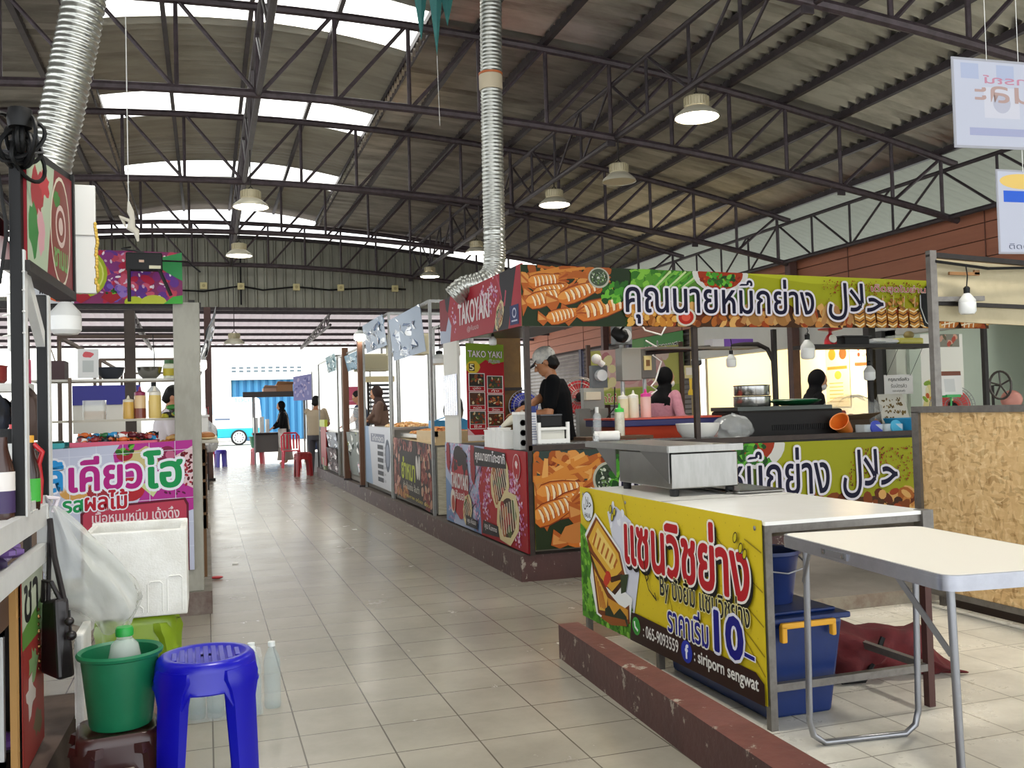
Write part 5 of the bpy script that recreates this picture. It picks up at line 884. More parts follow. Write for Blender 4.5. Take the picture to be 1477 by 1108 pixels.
# ================================================================ ROOF LAMPS, DUCTS, WALL CABLES
def highbay(label, c, lit, r=.21, rod=.25):
    t = thing('high_bay_lamp', label, 'lamp', c, 'high bay lamps under the roof'); x, y, z = c
    m = MB(); m.lathe([(r*.5, .1), (r*.62, .085), (r*.95, .03), (r, 0), (r*.97, 0), (r*.9, .03)], c, mat('#bdb7a4', .45, .3), 30, cap=False); m.build('shade', t, True)
    m = MB(); m.lathe([(r*.93, .004), (r*.93, .012), (0, .012)], c, mat('#fff6e4', .4, emit=lit) if lit else mat('#c9bd9a', .4), 30); m.build('diffuser', t, True)
    m = MB(); m.lathe([(r*.5, .1), (r*.53, .11), (r*.53, .19), (r*.48, .2), (0, .2)], c, mat('#b3a98c', .5, .3), 24)
    for i in range(22): a = i*PI/11; m.bar((x+r*.54*math.cos(a), y+r*.54*math.sin(a), z+.11), (x+r*.54*math.cos(a), y+r*.54*math.sin(a), z+.19), .008, .012, mat('#b3a98c', .5, .3), (math.cos(a), math.sin(a), 0))
    m.build('heat_sink', t, True); m = MB(); m.tube([(x-.05, y, z+.2), (x, y, z+.25), (x+.05, y, z+.2)], .008, M_DARK, 6); m.tube([(x, y, z+.25), (x, y, z+.25+rod)], .008, M_DARK, 6); m.build('hanger', t)
    if lit: spot_light('lamp_light', (x, y, z-.03), 120)
    return t
highbay('lit high bay lamp nearest the squid banner', (4.43, 7.69, 4.0), 12, rod=.1); highbay('lit high bay lamp hanging past the second truss on the squid stall side', (4.43, 11.46, 4.0), 9, rod=.12)
highbay('unlit high bay lamp hanging lower on a long rod between two lit ones', (4.43, 9.44, 3.82), 0, .19, .35)
highbay('lit high bay lamp under the ridge over the aisle', (.55, 11.42, 3.8), 7, rod=.5); highbay('high bay lamp under the ridge in front of the gable wall', (.55, 15.5, 3.9), 5, rod=.5)
highbay('small glowing lamp far in front of the ribbed gable wall', (4.4, 18.56, 4.08), 14, .2, .1); highbay('unlit lamp hanging far down the aisle below the gable wall', (.55, 18.97, 2.76), 0, .2, 1.5)
highbay('lit lamp peeking out behind the tall silver duct', (4.43, 15.2, 4.0), 7, .2, .12)
highbay('extra lit high bay lamp added out of view over the sandwich stall', (4.43, 3.9, 4.0), 12, rod=.1); highbay('extra lit high bay lamp added out of view under the ridge over the blue stool', (.55, 3.4, 4.0), 12, rod=.3)  # two unseen lamps added to light the foreground from above
M_DUCT = mat('#b9bab4', .28, .85, .3, 10, '#7d7c72', bump=.15, bs=60)
def duct(label, pts, r, n=26):
    P_ = []; pts = [V(p) for p in pts]
    for i in range(len(pts)-1):                                   # Catmull-Rom through the points
        p0 = pts[max(i-1, 0)]; p1 = pts[i]; p2 = pts[i+1]; p3 = pts[min(i+2, len(pts)-1)]
        k = max(2, int((p2-p1).length/.0085))
        for j in range(k):
            u = j/k; P_.append(.5*((2*p1)+(p2-p0)*u+(2*p0-5*p1+4*p2-p3)*u*u+(3*p1-p0-3*p2+p3)*u**3))
    rs = [r*(1+.045*math.sin(i*2*PI/4)) for i in range(len(P_))]
    t = thing('exhaust_duct', label, 'duct', pts[0]); m = MB(); m.tube(P_, rs, M_DUCT, n); m.build('hose', t, True, ang=3); return t
t = duct('tall ribbed silver exhaust duct rising behind the takoyaki sign', [(2.18, 8.3, 2.36), (2.28, 8.25, 2.45), (2.41, 8.2, 2.48), (2.52, 8.2, 2.55), (2.56, 8.2, 2.7), (2.565, 8.2, 3.0), (2.57, 8.2, 3.8), (2.58, 8.2, 4.6), (2.6, 8.2, 5.35)], .1)
m = MB(); m.lathe([(.106, 0), (.11, .02), (.11, .13), (.106, .15)], (2.57, 8.2, 4.28), mat('#b8ab92', .6), 26); m.build('joint_collar', t, True); m = MB(); m.lathe([(.112, 0), (.112, .02)], (2.57, 8.2, 4.42), mat('#a85a2c', .6), 26); m.build('tape_band', t, True)
t = thing('range_hood', 'grey extractor hood over the takoyaki hotplate', 'hood', (2.6, 8.2, 1.98)); m = MB(); m.add([(2.4, 7.4, 2.0), (3.0, 7.4, 2.0), (3.0, 8.55, 2.0), (2.4, 8.55, 2.0), (2.45, 8.1, 2.36), (2.6, 8.1, 2.36), (2.6, 8.45, 2.36), (2.45, 8.45, 2.36)], [(3, 2, 1, 0), (4, 5, 6, 7), (0, 1, 5, 4), (1, 2, 6, 5), (2, 3, 7, 6), (3, 0, 4, 7)], mat('#6d6d6c', .4, .7)); m.build('canopy', t)
duct('wide ribbed silver duct rising over the near stall', [(-.78, 5.3, 2.2), (-.75, 5.3, 2.62), (-.7, 5.3, 2.85), (-.64, 5.3, 3.16), (-.57, 5.3, 3.55), (-.5, 5.3, 4.2), (-.46, 5.3, 5.3)], .105)
m = MB(); pts = [(-8, 20.5, 3.9), (-2.2, 20.52, 4.05), (0, 20.52, 3.98), (.75, 20.5, 4.1), (1.2, 20.5, 4.02), (1.9, 20.5, 4.1), (2.6, 20.5, 4.04), (3.5, 20.5, 4.1), (4.3, 20.5, 4.08)]; m.tube(pts, .02, M_CABLE, 6); m.tube([(.75, 20.5, 5.0), (.75, 20.5, 3.7)], .02, M_CABLE, 6); tag(m.build('wall_cable', None, True), 'dark cable sagging along the ribbed gable wall', 'cable')
for i, x in enumerate((0, .75, 1.9, 2.85, 4.05)):
    t = thing('junction_box', 'small pale junction box on the gable wall cable', 'junction box', (x, 20.48, 4.02), 'junction boxes on the gable wall'); m = MB(); m.box(x-.07, x+.07, 20.44, 20.52, 4.02, 4.16, mat('#c9bd8a', .5)); m.build('box', t, bev=.008); m = MB(); m.lathe([(.035, 0), (.035, .012), (0, .012)], (x, 20.44, 4.09), mat('#a89a6a', .5), 12, (0, -1, 0)); m.build('cover', t)
t = thing('pennant', 'dark teal star ornament hanging from the roof truss', 'ornament', (2.1, 9.0, 4.5)); 
for k, (dx, dy, hh) in enumerate(((-.1, 0, .52), (.03, -.05, .66), (.16, .04, .34))):
    x, y, z = 2.02+dx, 8.2+dy, 5.2; m = MB(); m.add([(x-.075, y, z), (x, y-.05, z), (x+.075, y, z), (x, y+.05, z), (x, y, z-hh)], [(3, 2, 1, 0), (0, 1, 4), (1, 2, 4), (2, 3, 4), (3, 0, 4)], mat('#2f6e6a', .6, 0, .4, 6, '#1c4a4c')); m.build('spike', t)
m = MB(); m.tube([(2.05, 8.15, 4.54), (2.06, 8.15, 3.9)], .002, M_WHITE, 4); m.tube([(2.05, 8.2, 5.2), (2.05, 8.2, 5.45)], .004, M_CABLE, 4); m.build('string', t)
# ================================================================ FOREGROUND: grilled sandwich stall
M_FRAME = mat('#77736e', .45, .6, .4, 18, '#55504b')
t = thing('market_stall', 'low steel framed sandwich stall with a glossy white top behind the brown kerb', 'stall', (2.5, 4.2, 0))
m = MB(); m.box(2.1, 2.9, 3.22, 5.12, .815, .83, mat('#f2f1ec', .22, 0, .15, 3, '#dedad2', bump=.1, bs=6)); m.box(2.1, 2.9, 4.15, 4.155, .83, .8325, mat('#8f8c86', .5)); m.build('table_top', t)
for x, y in ((2.115, 3.24), (2.885, 3.24), (2.115, 5.1), (2.885, 5.1), (2.115, 4.2)):
    m = MB(); m.box(x-.016, x+.016, y-.016, y+.016, .0 if y != 4.2 else 0, .815, mat('#4a2b26', .55, .2) if x > 2.8 and y < 4 else M_FRAME); m.build('leg', t)
m = MB()
for p, q in (((2.115, 3.24, .8), (2.885, 3.24, .8)), ((2.115, 3.24, .8), (2.115, 5.1, .8)), ((2.885, 3.24, .8), (2.885, 5.1, .8)), ((2.115, 5.1, .8), (2.885, 5.1, .8)), ((2.115, 3.24, .17), (2.885, 3.24, .17)), ((2.885, 3.24, .17), (2.885, 5.1, .17))): m.bar(p, q, .03, .03, M_FRAME)
m.box(2.86, 2.915, 3.21, 3.265, .74, .832, M_FRAME); m.build('frame_rail', t)
t, a = sheet('banner', 'yellow sandwich banner with a grilled sandwich picture tied to the low stall', 'banner', (2.092, 5.13, .085), (2.092, 3.235, .1), (2.092, 3.235, .835), (2.092, 5.13, .84), 190, 75, '#d3c523', th=.002, bulge=lambda u, v: .006*math.sin(u*9)*(1-v)+.003*math.sin(u*23+v*6))
a.bulge = None
a.rect(0, 190, 0, 75, '#dcc62c')
for i in range(34):
    for j in range(13): 
        if (i+j) % 2: a.ell(4+i*5.5, 4+j*5.6, .38, .38, '#c4b024', 0, 6)
for p in ([(60, 75), (66, 62)], [(104, 40), (112, 26), (116, 10)], [(150, 68), (162, 60), (176, 58)], [(176, 52), (190, 46)], [(174, 40), (190, 32)], [(172, 30), (190, 20)], [(178, 66), (190, 62)], [(176, 24), (190, 12)]): a.line(p, .6, '#9c8a1c')
a.poly([(40, 64), (52, 68), (70, 62), (76, 50), (78, 36), (70, 12), (56, 12), (50, 40)], '#d9dbe6'); a.bits(44, 60, 56, 68, 12, 1.5, 3, ('#d9dbe6', '#eceef4'))
a.poly([(0, 0), (68, 0), (70, 14), (58, 18), (18, 22), (12, 50), (0, 54)], '#5c9a2c'); a.greens(0, 14, 4, 50, 90, 3, ('#6fae34', '#4d8a24', '#8cc44a', '#3c7420')); a.greens(8, 68, 0, 17, 130, 3, ('#6fae34', '#4d8a24', '#8cc44a', '#3c7420'))
a.poly([(8, 48), (24, 62), (56, 46), (64, 33), (60, 24), (70, 22), (66, 9), (40, 3), (22, 5), (14, 24), (18, 36)], '#eef0ee')
a.poly([(10, 47), (25, 60), (56, 44), (62, 32), (50, 22), (34, 26), (16, 35)], '#8a4a1c'); a.poly([(13, 46), (26, 58), (54, 43), (58, 35), (46, 28), (20, 40)], '#e3b548'); a.poly([(18, 45), (27, 54), (50, 42), (52, 37), (44, 33), (24, 42)], '#efd27a')
for i in range(6): a.line([(20+5.6*i, 43.5-1.7*i), (25+5.4*i, 50.5-2.2*i)], 2, '#b9702a')
a.poly([(14, 40), (40, 28), (58, 33), (60, 28), (48, 20), (30, 24), (16, 34)], '#4a2a14'); a.poly([(22, 36), (34, 31), (30, 27), (20, 32)], '#3f6b24'); a.ell(38, 27, 6, 4, '#c23a26', .6); a.poly([(16, 38), (30, 33), (44, 26), (58, 30), (44, 21), (28, 27)], '#d8a83a'); a.poly([(56, 32), (66, 34), (62, 24), (56, 22)], '#3c4a2c'); a.ell(38, 27, 5, 3, '#c8452c', .6)
a.poly([(17, 34), (40, 20), (58, 14), (66, 18), (66, 8), (42, 4), (24, 6)], '#7a3f18'); a.poly([(20, 30), (38, 17), (36, 9), (26, 8)], '#e0b450'); 
for i in range(4): a.line([(23+2.6*i, 26-2.4*i), (28+2.4*i, 10)], 1.5, '#b9702a')
a.poly([(38, 17), (64, 15), (64, 10), (40, 7)], '#d29a36'); a.poly([(34, 10), (40, 13), (46, 9), (54, 14), (62, 11), (64, 6), (42, 4), (34, 6)], '#2f3a22'); a.poly([(30, 6), (60, 9), (62, 6), (42, 2.6), (28, 4)], '#9a5a24')
a.ell(13, 64.5, 8.6, 8.6, '#2a2a30'); a.ell(13, 64.5, 8.2, 8.2, '#e9ecf0'); a.text('ﻝﻼﺣ', 7.6, 18.6, 62.5, 70, '#1c1d22', None, .01); a.text('HALAL', 8.5, 17.6, 58.3, 60.8, '#1c1d22', None, .02)
a.poly([(68, 14.5), (74, 15), (184, 12.4), (190, 9), (190, 0), (66, 0)], '#3a2018')
a.text('แซนวิชย่าง', 63, 181, 40, 69.5, '#b8202a', '#f0ece6', .028, .035, shadow='#141210'); a.text('By ปังยิ้ม แซนวิชย่าง', 102, 181, 26.5, 41, '#17161a', '#e6e0a8', .015, .035)
a.text('ราคาเริ่ม', 109, 147, 13.5, 28, '#24248a', '#e9e6d8', .02, .05); a.text('10', 153, 175, 14.5, 31.5, '#1c1c84', '#e6e6f0', .035, .05); a.line([(176, 18), (184, 17.6)], 2.6, '#e6e6f0'); a.line([(176.5, 18), (183.5, 17.6)], 1.7, '#24248a')
a.cur = a.let; a.ell(74, 8.6, 4.6, 4.6, '#4fa84a'); a.ell(74, 8.6, 3.6, 3.6, '#3a9a3c'); a.line([(72, 10.5), (72.6, 8), (75.6, 6.6)], 1.3, '#f2f4f0'); a.ell(127, 7.6, 5.2, 5.2, '#2c3fb0'); a.cur = a.pic
a.text(': 065-9093559', 82, 119, 5, 11, '#eceae4', None, .01); a.text('f', 125.8, 128.4, 4.6, 10.8, '#f0f2fa', None, .04); a.text(': siriporn sengwat', 134, 186, 3.4, 10.2, '#eceae4', None, .02)
for x, y in ((46, 66), (48, 62), (51, 65), (172, 66), (176, 62), (179, 60)): a.ell(x, y, 1.6, 2.6, '#4a3c18', -.4); a.ell(x, y, 1.1, 2, '#cfc01f', -.4)
a.line([(84, 50), (86, 40), (90, 36), (88, 34), (86, 37), (90, 30), (98, 26)], .7, '#3c3214'); a.line([(95, 28), (98, 26), (96.5, 29.5)], .7, '#3c3214')
a.finish(t); m = MB()
for y, z in ((4.5, .8), (3.28, .8), (4.0, .12), (3.28, .13), (5.08, .8)): m.lathe([(.007, 0), (.01, .002), (.004, .004), (0, .004)], (2.09, y, z), M_STEEL, 12, (-1, 0, 0))
m.build('eyelet', t)
t = thing('grill_burner', 'stainless steel grill box with a flat overhanging top on the sandwich stall', 'grill', (2.46, 4.7, .83)); SS = mat('#8d8c88', .3, .95, .3, 5, '#6d6b67', stretch=(6, 1, 1)); m = MB(); m.box(2.28, 2.67, 4.33, 4.98, .87, 1.055, SS); m.build('casing', t, bev=.006)
m = MB(); m.box(2.25, 2.69, 4.31, 5.4, 1.075, 1.09, SS); m.box(2.245, 2.25, 4.31, 5.4, 1.06, 1.095, SS); m.box(2.25, 2.69, 4.305, 4.31, 1.06, 1.095, SS); m.build('top_plate', t)
for y0, y1 in ((5.0, 5.3), (4.34, 4.7)): m = MB(); m.prism([(y0, 1.07), (y1, 1.07), (y0, .9)], (.006, 0, 0), mat('#6d6b68', .35, .8), (2.266, 0, 0), (0, 1, 0), (0, 0, 1)); m.build('wing_plate', t)
for x in (2.31, 2.64):
    for y in (4.37, 4.94): m = MB(); m.lathe([(.022, 0), (.024, .03), (.02, .042), (0, .042)], (x, y, .831), M_RUBBER, 14); m.build('foot', t, True)
t = thing('tray', 'shiny steel tray lid lying flat on the white stall top', 'tray', (2.75, 4.5, .832)); m = MB(); m.box(2.62, 2.9, 4.25, 4.95, .834, .85, M_CHROME); m.build('tray', t, bev=.007); m = MB(); m.box(2.58, 2.62, 4.3, 4.9, .834, .842, M_CHROME); m.build('rim', t, bev=.004)
# folding table in front
Xf = Matrix(((.9936, .1126, 0, 1.967), (-.1126, .9936, 0, 2.126), (0, 0, 1, 0), (0, 0, 0, 1)))
t = thing('folding_table', 'white folding table with aluminium rim set against the sandwich stall', 'table', (2.27, 2.6, 0)); AL = mat('#a9abb4', .3, .9, .2, 20, '#85868f')
m = MB(Xf); m.prism(rrect(.01, .59, .01, .965, .045, 5), (0, 0, .012), mat('#f3eee2', .4), (0, 0, .789)); m.build('table_top', t)
m = MB(Xf); P_ = rrect(0, .6, 0, .975, .05, 6); n = len(P_)
for z0, z1, o in ((.755, .768, .002), (.768, .79, 0), (.79, .8, .002)):
    m.prism([(x*(1-2*o)+.6*o, y) for x, y in P_], (0, 0, z1-z0), AL, (0, 0, z0))
m.build('rim', t, True); LG = mat('#8f9094', .35, .85)
m = MB(Xf); m.tube([(.07, .9, .76), (.07, .92, .1), (.085, .92, .045), (.13, .92, .014), (.47, .92, .014), (.515, .92, .045), (.53, .92, .1), (.53, .9, .76)], .0125, LG, 10); m.build('leg', t, True)
m = MB(Xf); m.tube([(.07, .08, .76), (.07, .06, .1), (.085, .06, .045), (.13, .06, .014), (.47, .06, .014), (.515, .06, .045), (.53, .06, .1), (.53, .08, .76)], .0125, LG, 10); m.build('leg', t, True)
for p, q in (((.045, .82, .77), (.06, .912, .62)), ((.045, .32, .765), (.06, .075, .56)), ((.56, .32, .765), (.545, .075, .56))): m = MB(Xf); m.bar(p, q, .004, .022, LG); m.build('brace', t)
m = MB(Xf); m.box(-.006, 0, .5, .66, .768, .79, LG); m.lathe([(.008, 0), (.008, .006), (0, .007)], (-.005, .64, .78), M_CHROME, 10, (-1, 0, 0)); m.lathe([(.008, 0), (.008, .006), (0, .007)], (-.005, .52, .78), M_CHROME, 10, (-1, 0, 0)); m.build('latch', t)
# box, bucket, bag under
BL = mat('#0a2862', .35, 0, .3, 6, '#081d49'); t = thing('storage_box', 'big blue lidded storage box with a yellow handle under the sandwich stall', 'box', (2.35, 3.75, .005)); m = MB()
b0, b1 = ((2.16, 3.34), (2.5, 4.18)), ((2.13, 3.3), (2.53, 4.22)); m.add([(2.16, 3.34, .005), (2.47, 3.34, .005), (2.47, 4.16, .005), (2.16, 4.16, .005), (2.13, 3.3, .4), (2.51, 3.3, .4), (2.51, 4.2, .4), (2.13, 4.2, .4)], [(3, 2, 1, 0), (4, 5, 6, 7), (0, 1, 5, 4), (1, 2, 6, 5), (2, 3, 7, 6), (3, 0, 4, 7)], BL); m.build('box_body', t, bev=.015)
m = MB(); m.box(2.12, 2.54, 3.285, 4.215, .4, .425, BL); m.box(2.16, 2.5, 3.33, 4.17, .425, .44, BL); m.build('lid', t, bev=.01)
YL = mat('#e0a326', .4); m = MB(); m.box(2.19, 2.45, 3.262, 3.284, .385, .41, YL); m.box(2.19, 2.215, 3.262, 3.29, .33, .4, YL); m.box(2.43, 2.45, 3.262, 3.29, .34, .4, YL); m.build('handle', t, bev=.006)
t = thing('bucket', 'dark blue bucket standing on the blue storage box', 'bucket', (2.32, 3.6, .441)); m = MB(); m.lathe([(.1, 0), (.13, .2), (.14, .21), (.14, .225), (.125, .22), (.095, .02), (0, .02)], (2.32, 3.55, .441), mat('#142a63', .35), 26); m.build('bucket_body', t, True); m = MB(); m.tube([(2.18, 3.55, .64), (2.2, 3.42, .6), (2.32, 3.4, .58), (2.44, 3.42, .6), (2.46, 3.55, .64)], .004, M_STEEL, 6); m.build('handle', t)
t = thing('laundry_basket', 'white perforated basket behind the dark blue bucket', 'basket', (2.7, 4.55, .005)); m = MB(); n = 24
for i in range(14): z = .1+i*.042; r = .12+.04*i/14; m.tube([(2.7+r*math.cos(j*PI/12), 4.55+r*math.sin(j*PI/12), z) for j in range(n)], .007, M_WHITE, 5, True)
for j in range(n): m.tube([(2.7+.12*math.cos(j*PI/12), 4.55+.12*math.sin(j*PI/12), .01), (2.7+.165*math.cos(j*PI/12), 4.55+.165*math.sin(j*PI/12), .7)], .007, M_WHITE, 5)
m.lathe([(.12, 0), (.125, .1)], (2.7, 4.55, .006), M_WHITE, n); m.build('basket_body', t); m = MB(); m.ball((2.62, 4.44, .66), (.04, .03, .03), mat('#2450b8', .4)); m.build('blue_cap', t, True)
t, a = sheet('notice', 'white sheet with red lettering hung under the far edge of the sandwich stall', 'notice', (2.2, 5.05, .52), (2.82, 5.05, .52), (2.82, 5.05, .79), (2.2, 5.05, .79), 62, 27, '#d9d4cc'); a.text('ปังปิ้งหม่าล่า', 6, 56, 12, 24, '#c22a34', None, .02); a.line([(6, 7), (52, 7)], 1.6, '#c9b0a8'); a.finish(t)
t = thing('bag', 'dark red cloth bag with black strap slumped on the white tiles', 'bag', (2.95, 3.7, .004)); random.seed(12); m = MB(); RB = mat('#5d0f15', .8, 0, .5, 7, '#3a070c', bump=.6, bs=14)
def rb(u, v):
    x = 2.62+.72*u; yc = 3.88-.3*u; w_ = .14+.06*math.sin(u*5+1); h_ = .3*(1-.25*abs(math.sin(u*4.2)))*(.55+.6*math.sin(PI*min(1, u*.8+.25)))*.62
    t_ = 2*PI*v; k = 1+.14*math.sin(3*t_+u*11)+.1*math.sin(5*t_-u*17)+.07*math.sin(u*31+t_*2); e = min(1, .1+6*u, .35+3*(1-u))
    return V((x+.04*math.sin(t_*2+u*7), yc+w_*e*k*math.cos(t_), max(.006, h_*.75*e*(1.0+.95*math.sin(t_)*k))))
m.grid(rb, 34, 30, RB); m.build('bag_body', t, True); m = MB(); m.tube([(2.66, 3.72, .1), (2.74, 3.62, .02), (2.84, 3.6, .02), (2.92, 3.62, .1), (2.97, 3.62, .2)], .012, M_BLACK, 6); m.build('strap', t)

# ---- neighbouring stall frame with the chipboard side
def osb_mat():
    m = bpy.data.materials.new('chipboard'); m.use_nodes = True; nt = m.node_tree; N = nt.nodes; L = nt.links; b = N['Principled BSDF']; b.inputs['Roughness'].default_value = .75
    g = N.new('ShaderNodeNewGeometry'); prev = None
    nz = N.new('ShaderNodeTexNoise'); nz.inputs['Scale'].default_value = 9; nz.inputs['Detail'].default_value = 3; L.new(g.outputs['Position'], nz.inputs['Vector'])
    sc_ = N.new('ShaderNodeVectorMath'); sc_.operation = 'SCALE'; sc_.inputs['Scale'].default_value = .07; L.new(nz.outputs['Color'], sc_.inputs[0]); wv = N.new('ShaderNodeVectorMath'); L.new(g.outputs['Position'], wv.inputs[0]); L.new(sc_.outputs[0], wv.inputs[1])
    for k, (sc, rot) in enumerate((((1, 17, 52), .6), ((1, 48, 19), -.5))):
        mp = N.new('ShaderNodeMapping'); mp.inputs['Scale'].default_value = sc; mp.inputs['Rotation'].default_value = (rot, 0, 0); L.new(wv.outputs[0], mp.inputs['Vector'])
        v = N.new('ShaderNodeTexVoronoi'); v.inputs['Scale'].default_value = 1.25; L.new(mp.outputs[0], v.inputs['Vector'])
        sp = N.new('ShaderNodeSeparateColor'); L.new(v.outputs['Color'], sp.inputs[0]); r = N.new('ShaderNodeValToRGB'); e = r.color_ramp.elements; e[0].color = lin('#b8935f'); e[1].color = lin('#ecd3a2'); x = e.new(.1); x.color = lin('#94703f'); x = e.new(.17); x.color = lin('#cda874'); x = e.new(.8); x.color = lin('#d9b783'); L.new(sp.outputs[k], r.inputs[0])
        if prev:
            mx = N.new('ShaderNodeMix'); mx.data_type = 'RGBA'; mx.inputs['Factor'].default_value = .5; L.new(prev.outputs[0], mx.inputs['A']); L.new(r.outputs[0], mx.inputs['B']); L.new(mx.outputs['Result'], b.inputs['Base Color'])
        prev = r
    return m
t = thing('stall_frame', 'grey steel stall frame with a tan chipboard side panel', 'stall', (4.35, 4.2, 0)); m = MB(); m.box(4.29, 4.305, 3.1, 4.82, .1, 1.22, osb_mat()); m.build('chipboard_panel', t)
m = MB(); m.box(4.27, 4.33, 3.1, 4.86, 1.215, 1.255, M_FRAME); m.box(4.27, 4.31, 4.8, 4.86, 0, 1.22, M_FRAME); m.box(4.28, 4.31, 3.1, 4.8, .085, .12, M_FRAME); m.build('frame_rail', t); m = MB(); m.box(4.4, 4.44, 3.1, 4.8, .005, .1, mat('#2a1d17', .8)); m.build('dark_gap_strip', t)  # dark strip stands in for the dark gap under the chipboard
for x, y, z in ((4.385, 4.76, 2.24), (5.95, 4.76, 2.18)): m = MB(); m.box(x-.025, x+.025, y-.02, y+.02, 0, z, M_FRAME); m.build('post', t)
m = MB(); m.bar((4.36, 4.76, 2.215), (5.97, 4.76, 2.14), .035, .03, M_DARK); m.bar((4.4, 4.78, 1.91), (5.95, 4.78, 1.87), .03, .025, M_DARK); m.bar((4.385, 4.76, 1.93), (4.75, 4.72, 1.935), .03, .03, M_FRAME); m.build('top_rail', t)
t = thing('signboard', 'blank beige back of a sign fixed on the grey stall frame', 'sign', (5.2, 4.8, 1.8)); m = MB(); m.add([(4.42, 4.8, 1.8), (5.95, 4.8, 1.74), (5.95, 4.8, 2.13), (4.42, 4.8, 2.2), (4.42, 4.82, 1.8), (5.95, 4.82, 1.74), (5.95, 4.82, 2.13), (4.42, 4.82, 2.2)], [(0, 1, 2, 3), (7, 6, 5, 4), (0, 4, 5, 1), (1, 5, 6, 2), (2, 6, 7, 3), (3, 7, 4, 0)], mat('#b5a98a', .7, 0, .35, 3, '#8f8467')); m.build('board', t)
m = MB(); m.tube([(4.4, 4.74, 2.17), (4.8, 4.72, 2.13), (5.2, 4.73, 2.145), (5.9, 4.73, 2.11)], .01, M_CABLE, 6); m.build('wire', t)
led_bulb('white LED bulb hanging from a wooden peg on the grey stall frame', (4.6, 4.7, 1.93), .052, .17, wire=.14); m = MB(); m.box(4.5, 4.74, 4.73, 4.745, 2.085, 2.105, M_WOOD); m.box(4.7, 4.74, 4.73, 4.745, 2.09, 2.12, M_WOOD); o = tag(m.build('peg', None), 'wooden peg on the sign back holding the bulb wire', 'peg')
# green shop details
fan('fan with red blades at the back of the pale green shop', (7.1, 7.5, 1.22), .2, 3, (-.6, -1, .1), mat('#8a8d88', .4, .5), mat('#d0423c', .4), z0=.02)
t = thing('hand_wheel', 'small spoked metal hand wheel beside the red fan', 'wheel', (7.6, 7.5, .7)); c = V((7.62, 7.4, 1.42)); m = MB(); m.tube([c+V((.14*math.cos(i*PI/12), 0, .14*math.sin(i*PI/12))) for i in range(24)], .012, mat('#4a4440', .4, .6), 6, True)
for i in range(5): a_ = i*2*PI/5+.4; m.tube([c, c+V((.14*math.cos(a_), 0, .14*math.sin(a_)))], .009, mat('#4a4440', .4, .6), 6)
m.build('wheel_rim', t); m = MB(); m.tube([c, c+V((0, .1, 0)), (7.62, 7.5, .02)], .015, M_DARK, 6); m.build('stand', t)
t = thing('bag', 'pink and black checkered cloth bundle beside the hand wheel', 'bundle', (8.0, 7.5, .02)); m = MB(); m.box(7.72, 8.35, 7.42, 7.7, .02, 1.16, mat('#8a9088', .6)); m.build('stand', t); ck = MB(); A_, B_ = mat('#1a1a1a', .7), mat('#d8d6d0', .7)
for i in range(7):
    for j in range(5): ck.box(8.0+.05*i, 8.05+.05*i, 7.41, 7.44, 1.16+.05*j-.02*i, 1.21+.05*j-.02*i, (A_, B_)[(i+j) % 2])
ck.build('checkered_cloth', t); m = MB(); m.ball((7.86, 7.5, 1.27), (.12, .09, .1), mat('#c98a7c', .7)); m.build('pink_cloth', t, True)
t = thing('monitor', 'black monitor turned away on the green shop counter', 'monitor', (8.7, 7.0, .02)); m = MB(); m.add([(8.3, 7.2, 1.18), (8.95, 6.9, 1.18), (8.95, 6.9, 1.5), (8.3, 7.2, 1.42), (8.33, 7.26, 1.18), (8.98, 6.96, 1.18), (8.98, 6.96, 1.5), (8.33, 7.26, 1.42)], [(0, 1, 2, 3), (7, 6, 5, 4), (0, 4, 5, 1), (1, 5, 6, 2), (2, 6, 7, 3), (3, 7, 4, 0)], M_BLACK); m.build('screen_back', t); m = MB(); m.box(8.4, 9.0, 7.0, 7.4, .02, 1.1, mat('#a9aea4', .6)); m.box(8.55, 8.75, 7.05, 7.15, 1.1, 1.2, M_BLACK); m.build('stand', t)
t, a = sheet('notice', 'blank pale paper taped to the green shop wall', 'notice', (10.95, 8.33, 1.45), (11.25, 8.33, 1.45), (11.25, 8.33, 2.0), (10.95, 8.33, 2.0), 30, 55, '#dfe4e6'); 
for i in range(8): a.line([(5, 8+5*i), (25, 8+5*i)], .6, '#c4ccd0')
a.finish(t)
t = thing('socket', 'white wall socket with a black plug in the green shop', 'socket', (10.1, 8.33, 1.35)); m = MB(); m.box(10.0, 10.12, 8.32, 8.345, 1.3, 1.55, M_WHITE); m.build('plate', t, bev=.005); m = MB(); m.box(10.03, 10.09, 8.29, 8.32, 1.42, 1.48, M_BLACK); m.tube([(10.06, 8.3, 1.42), (10.1, 8.3, 1.2), (10.2, 8.3, .9)], .008, M_CABLE, 6); m.build('plug', t)
t, a = sheet('poster', 'bright white poster with a yellow food corner beside the black door frame', 'poster', (8.35, 9.3, 1.2), (9.0, 9.3, 1.2), (9.0, 9.3, 2.1), (8.35, 9.3, 2.1), 65, 90, '#f4f2ea'); a.poly([(0, 0), (52, 0), (52, 34), (10, 34)], '#e9dca0'); a.bits(4, 48, 2, 32, 26, 3, 6, ('#d8a83a', '#8fae3c', '#c9602a', '#efe8c0')); a.poly([(14, 74), (60, 74), (60, 90), (18, 90)], '#8d8a7c'); a.bits(20, 58, 76, 88, 14, 3, 5, ('#b9503a', '#d8a890', '#6d6a50')); a.finish(t); m = MB(); m.tube([(8.7, 9.35, .02), (8.7, 9.35, 2.0)], .02, M_DARK); m.build('stand', t)
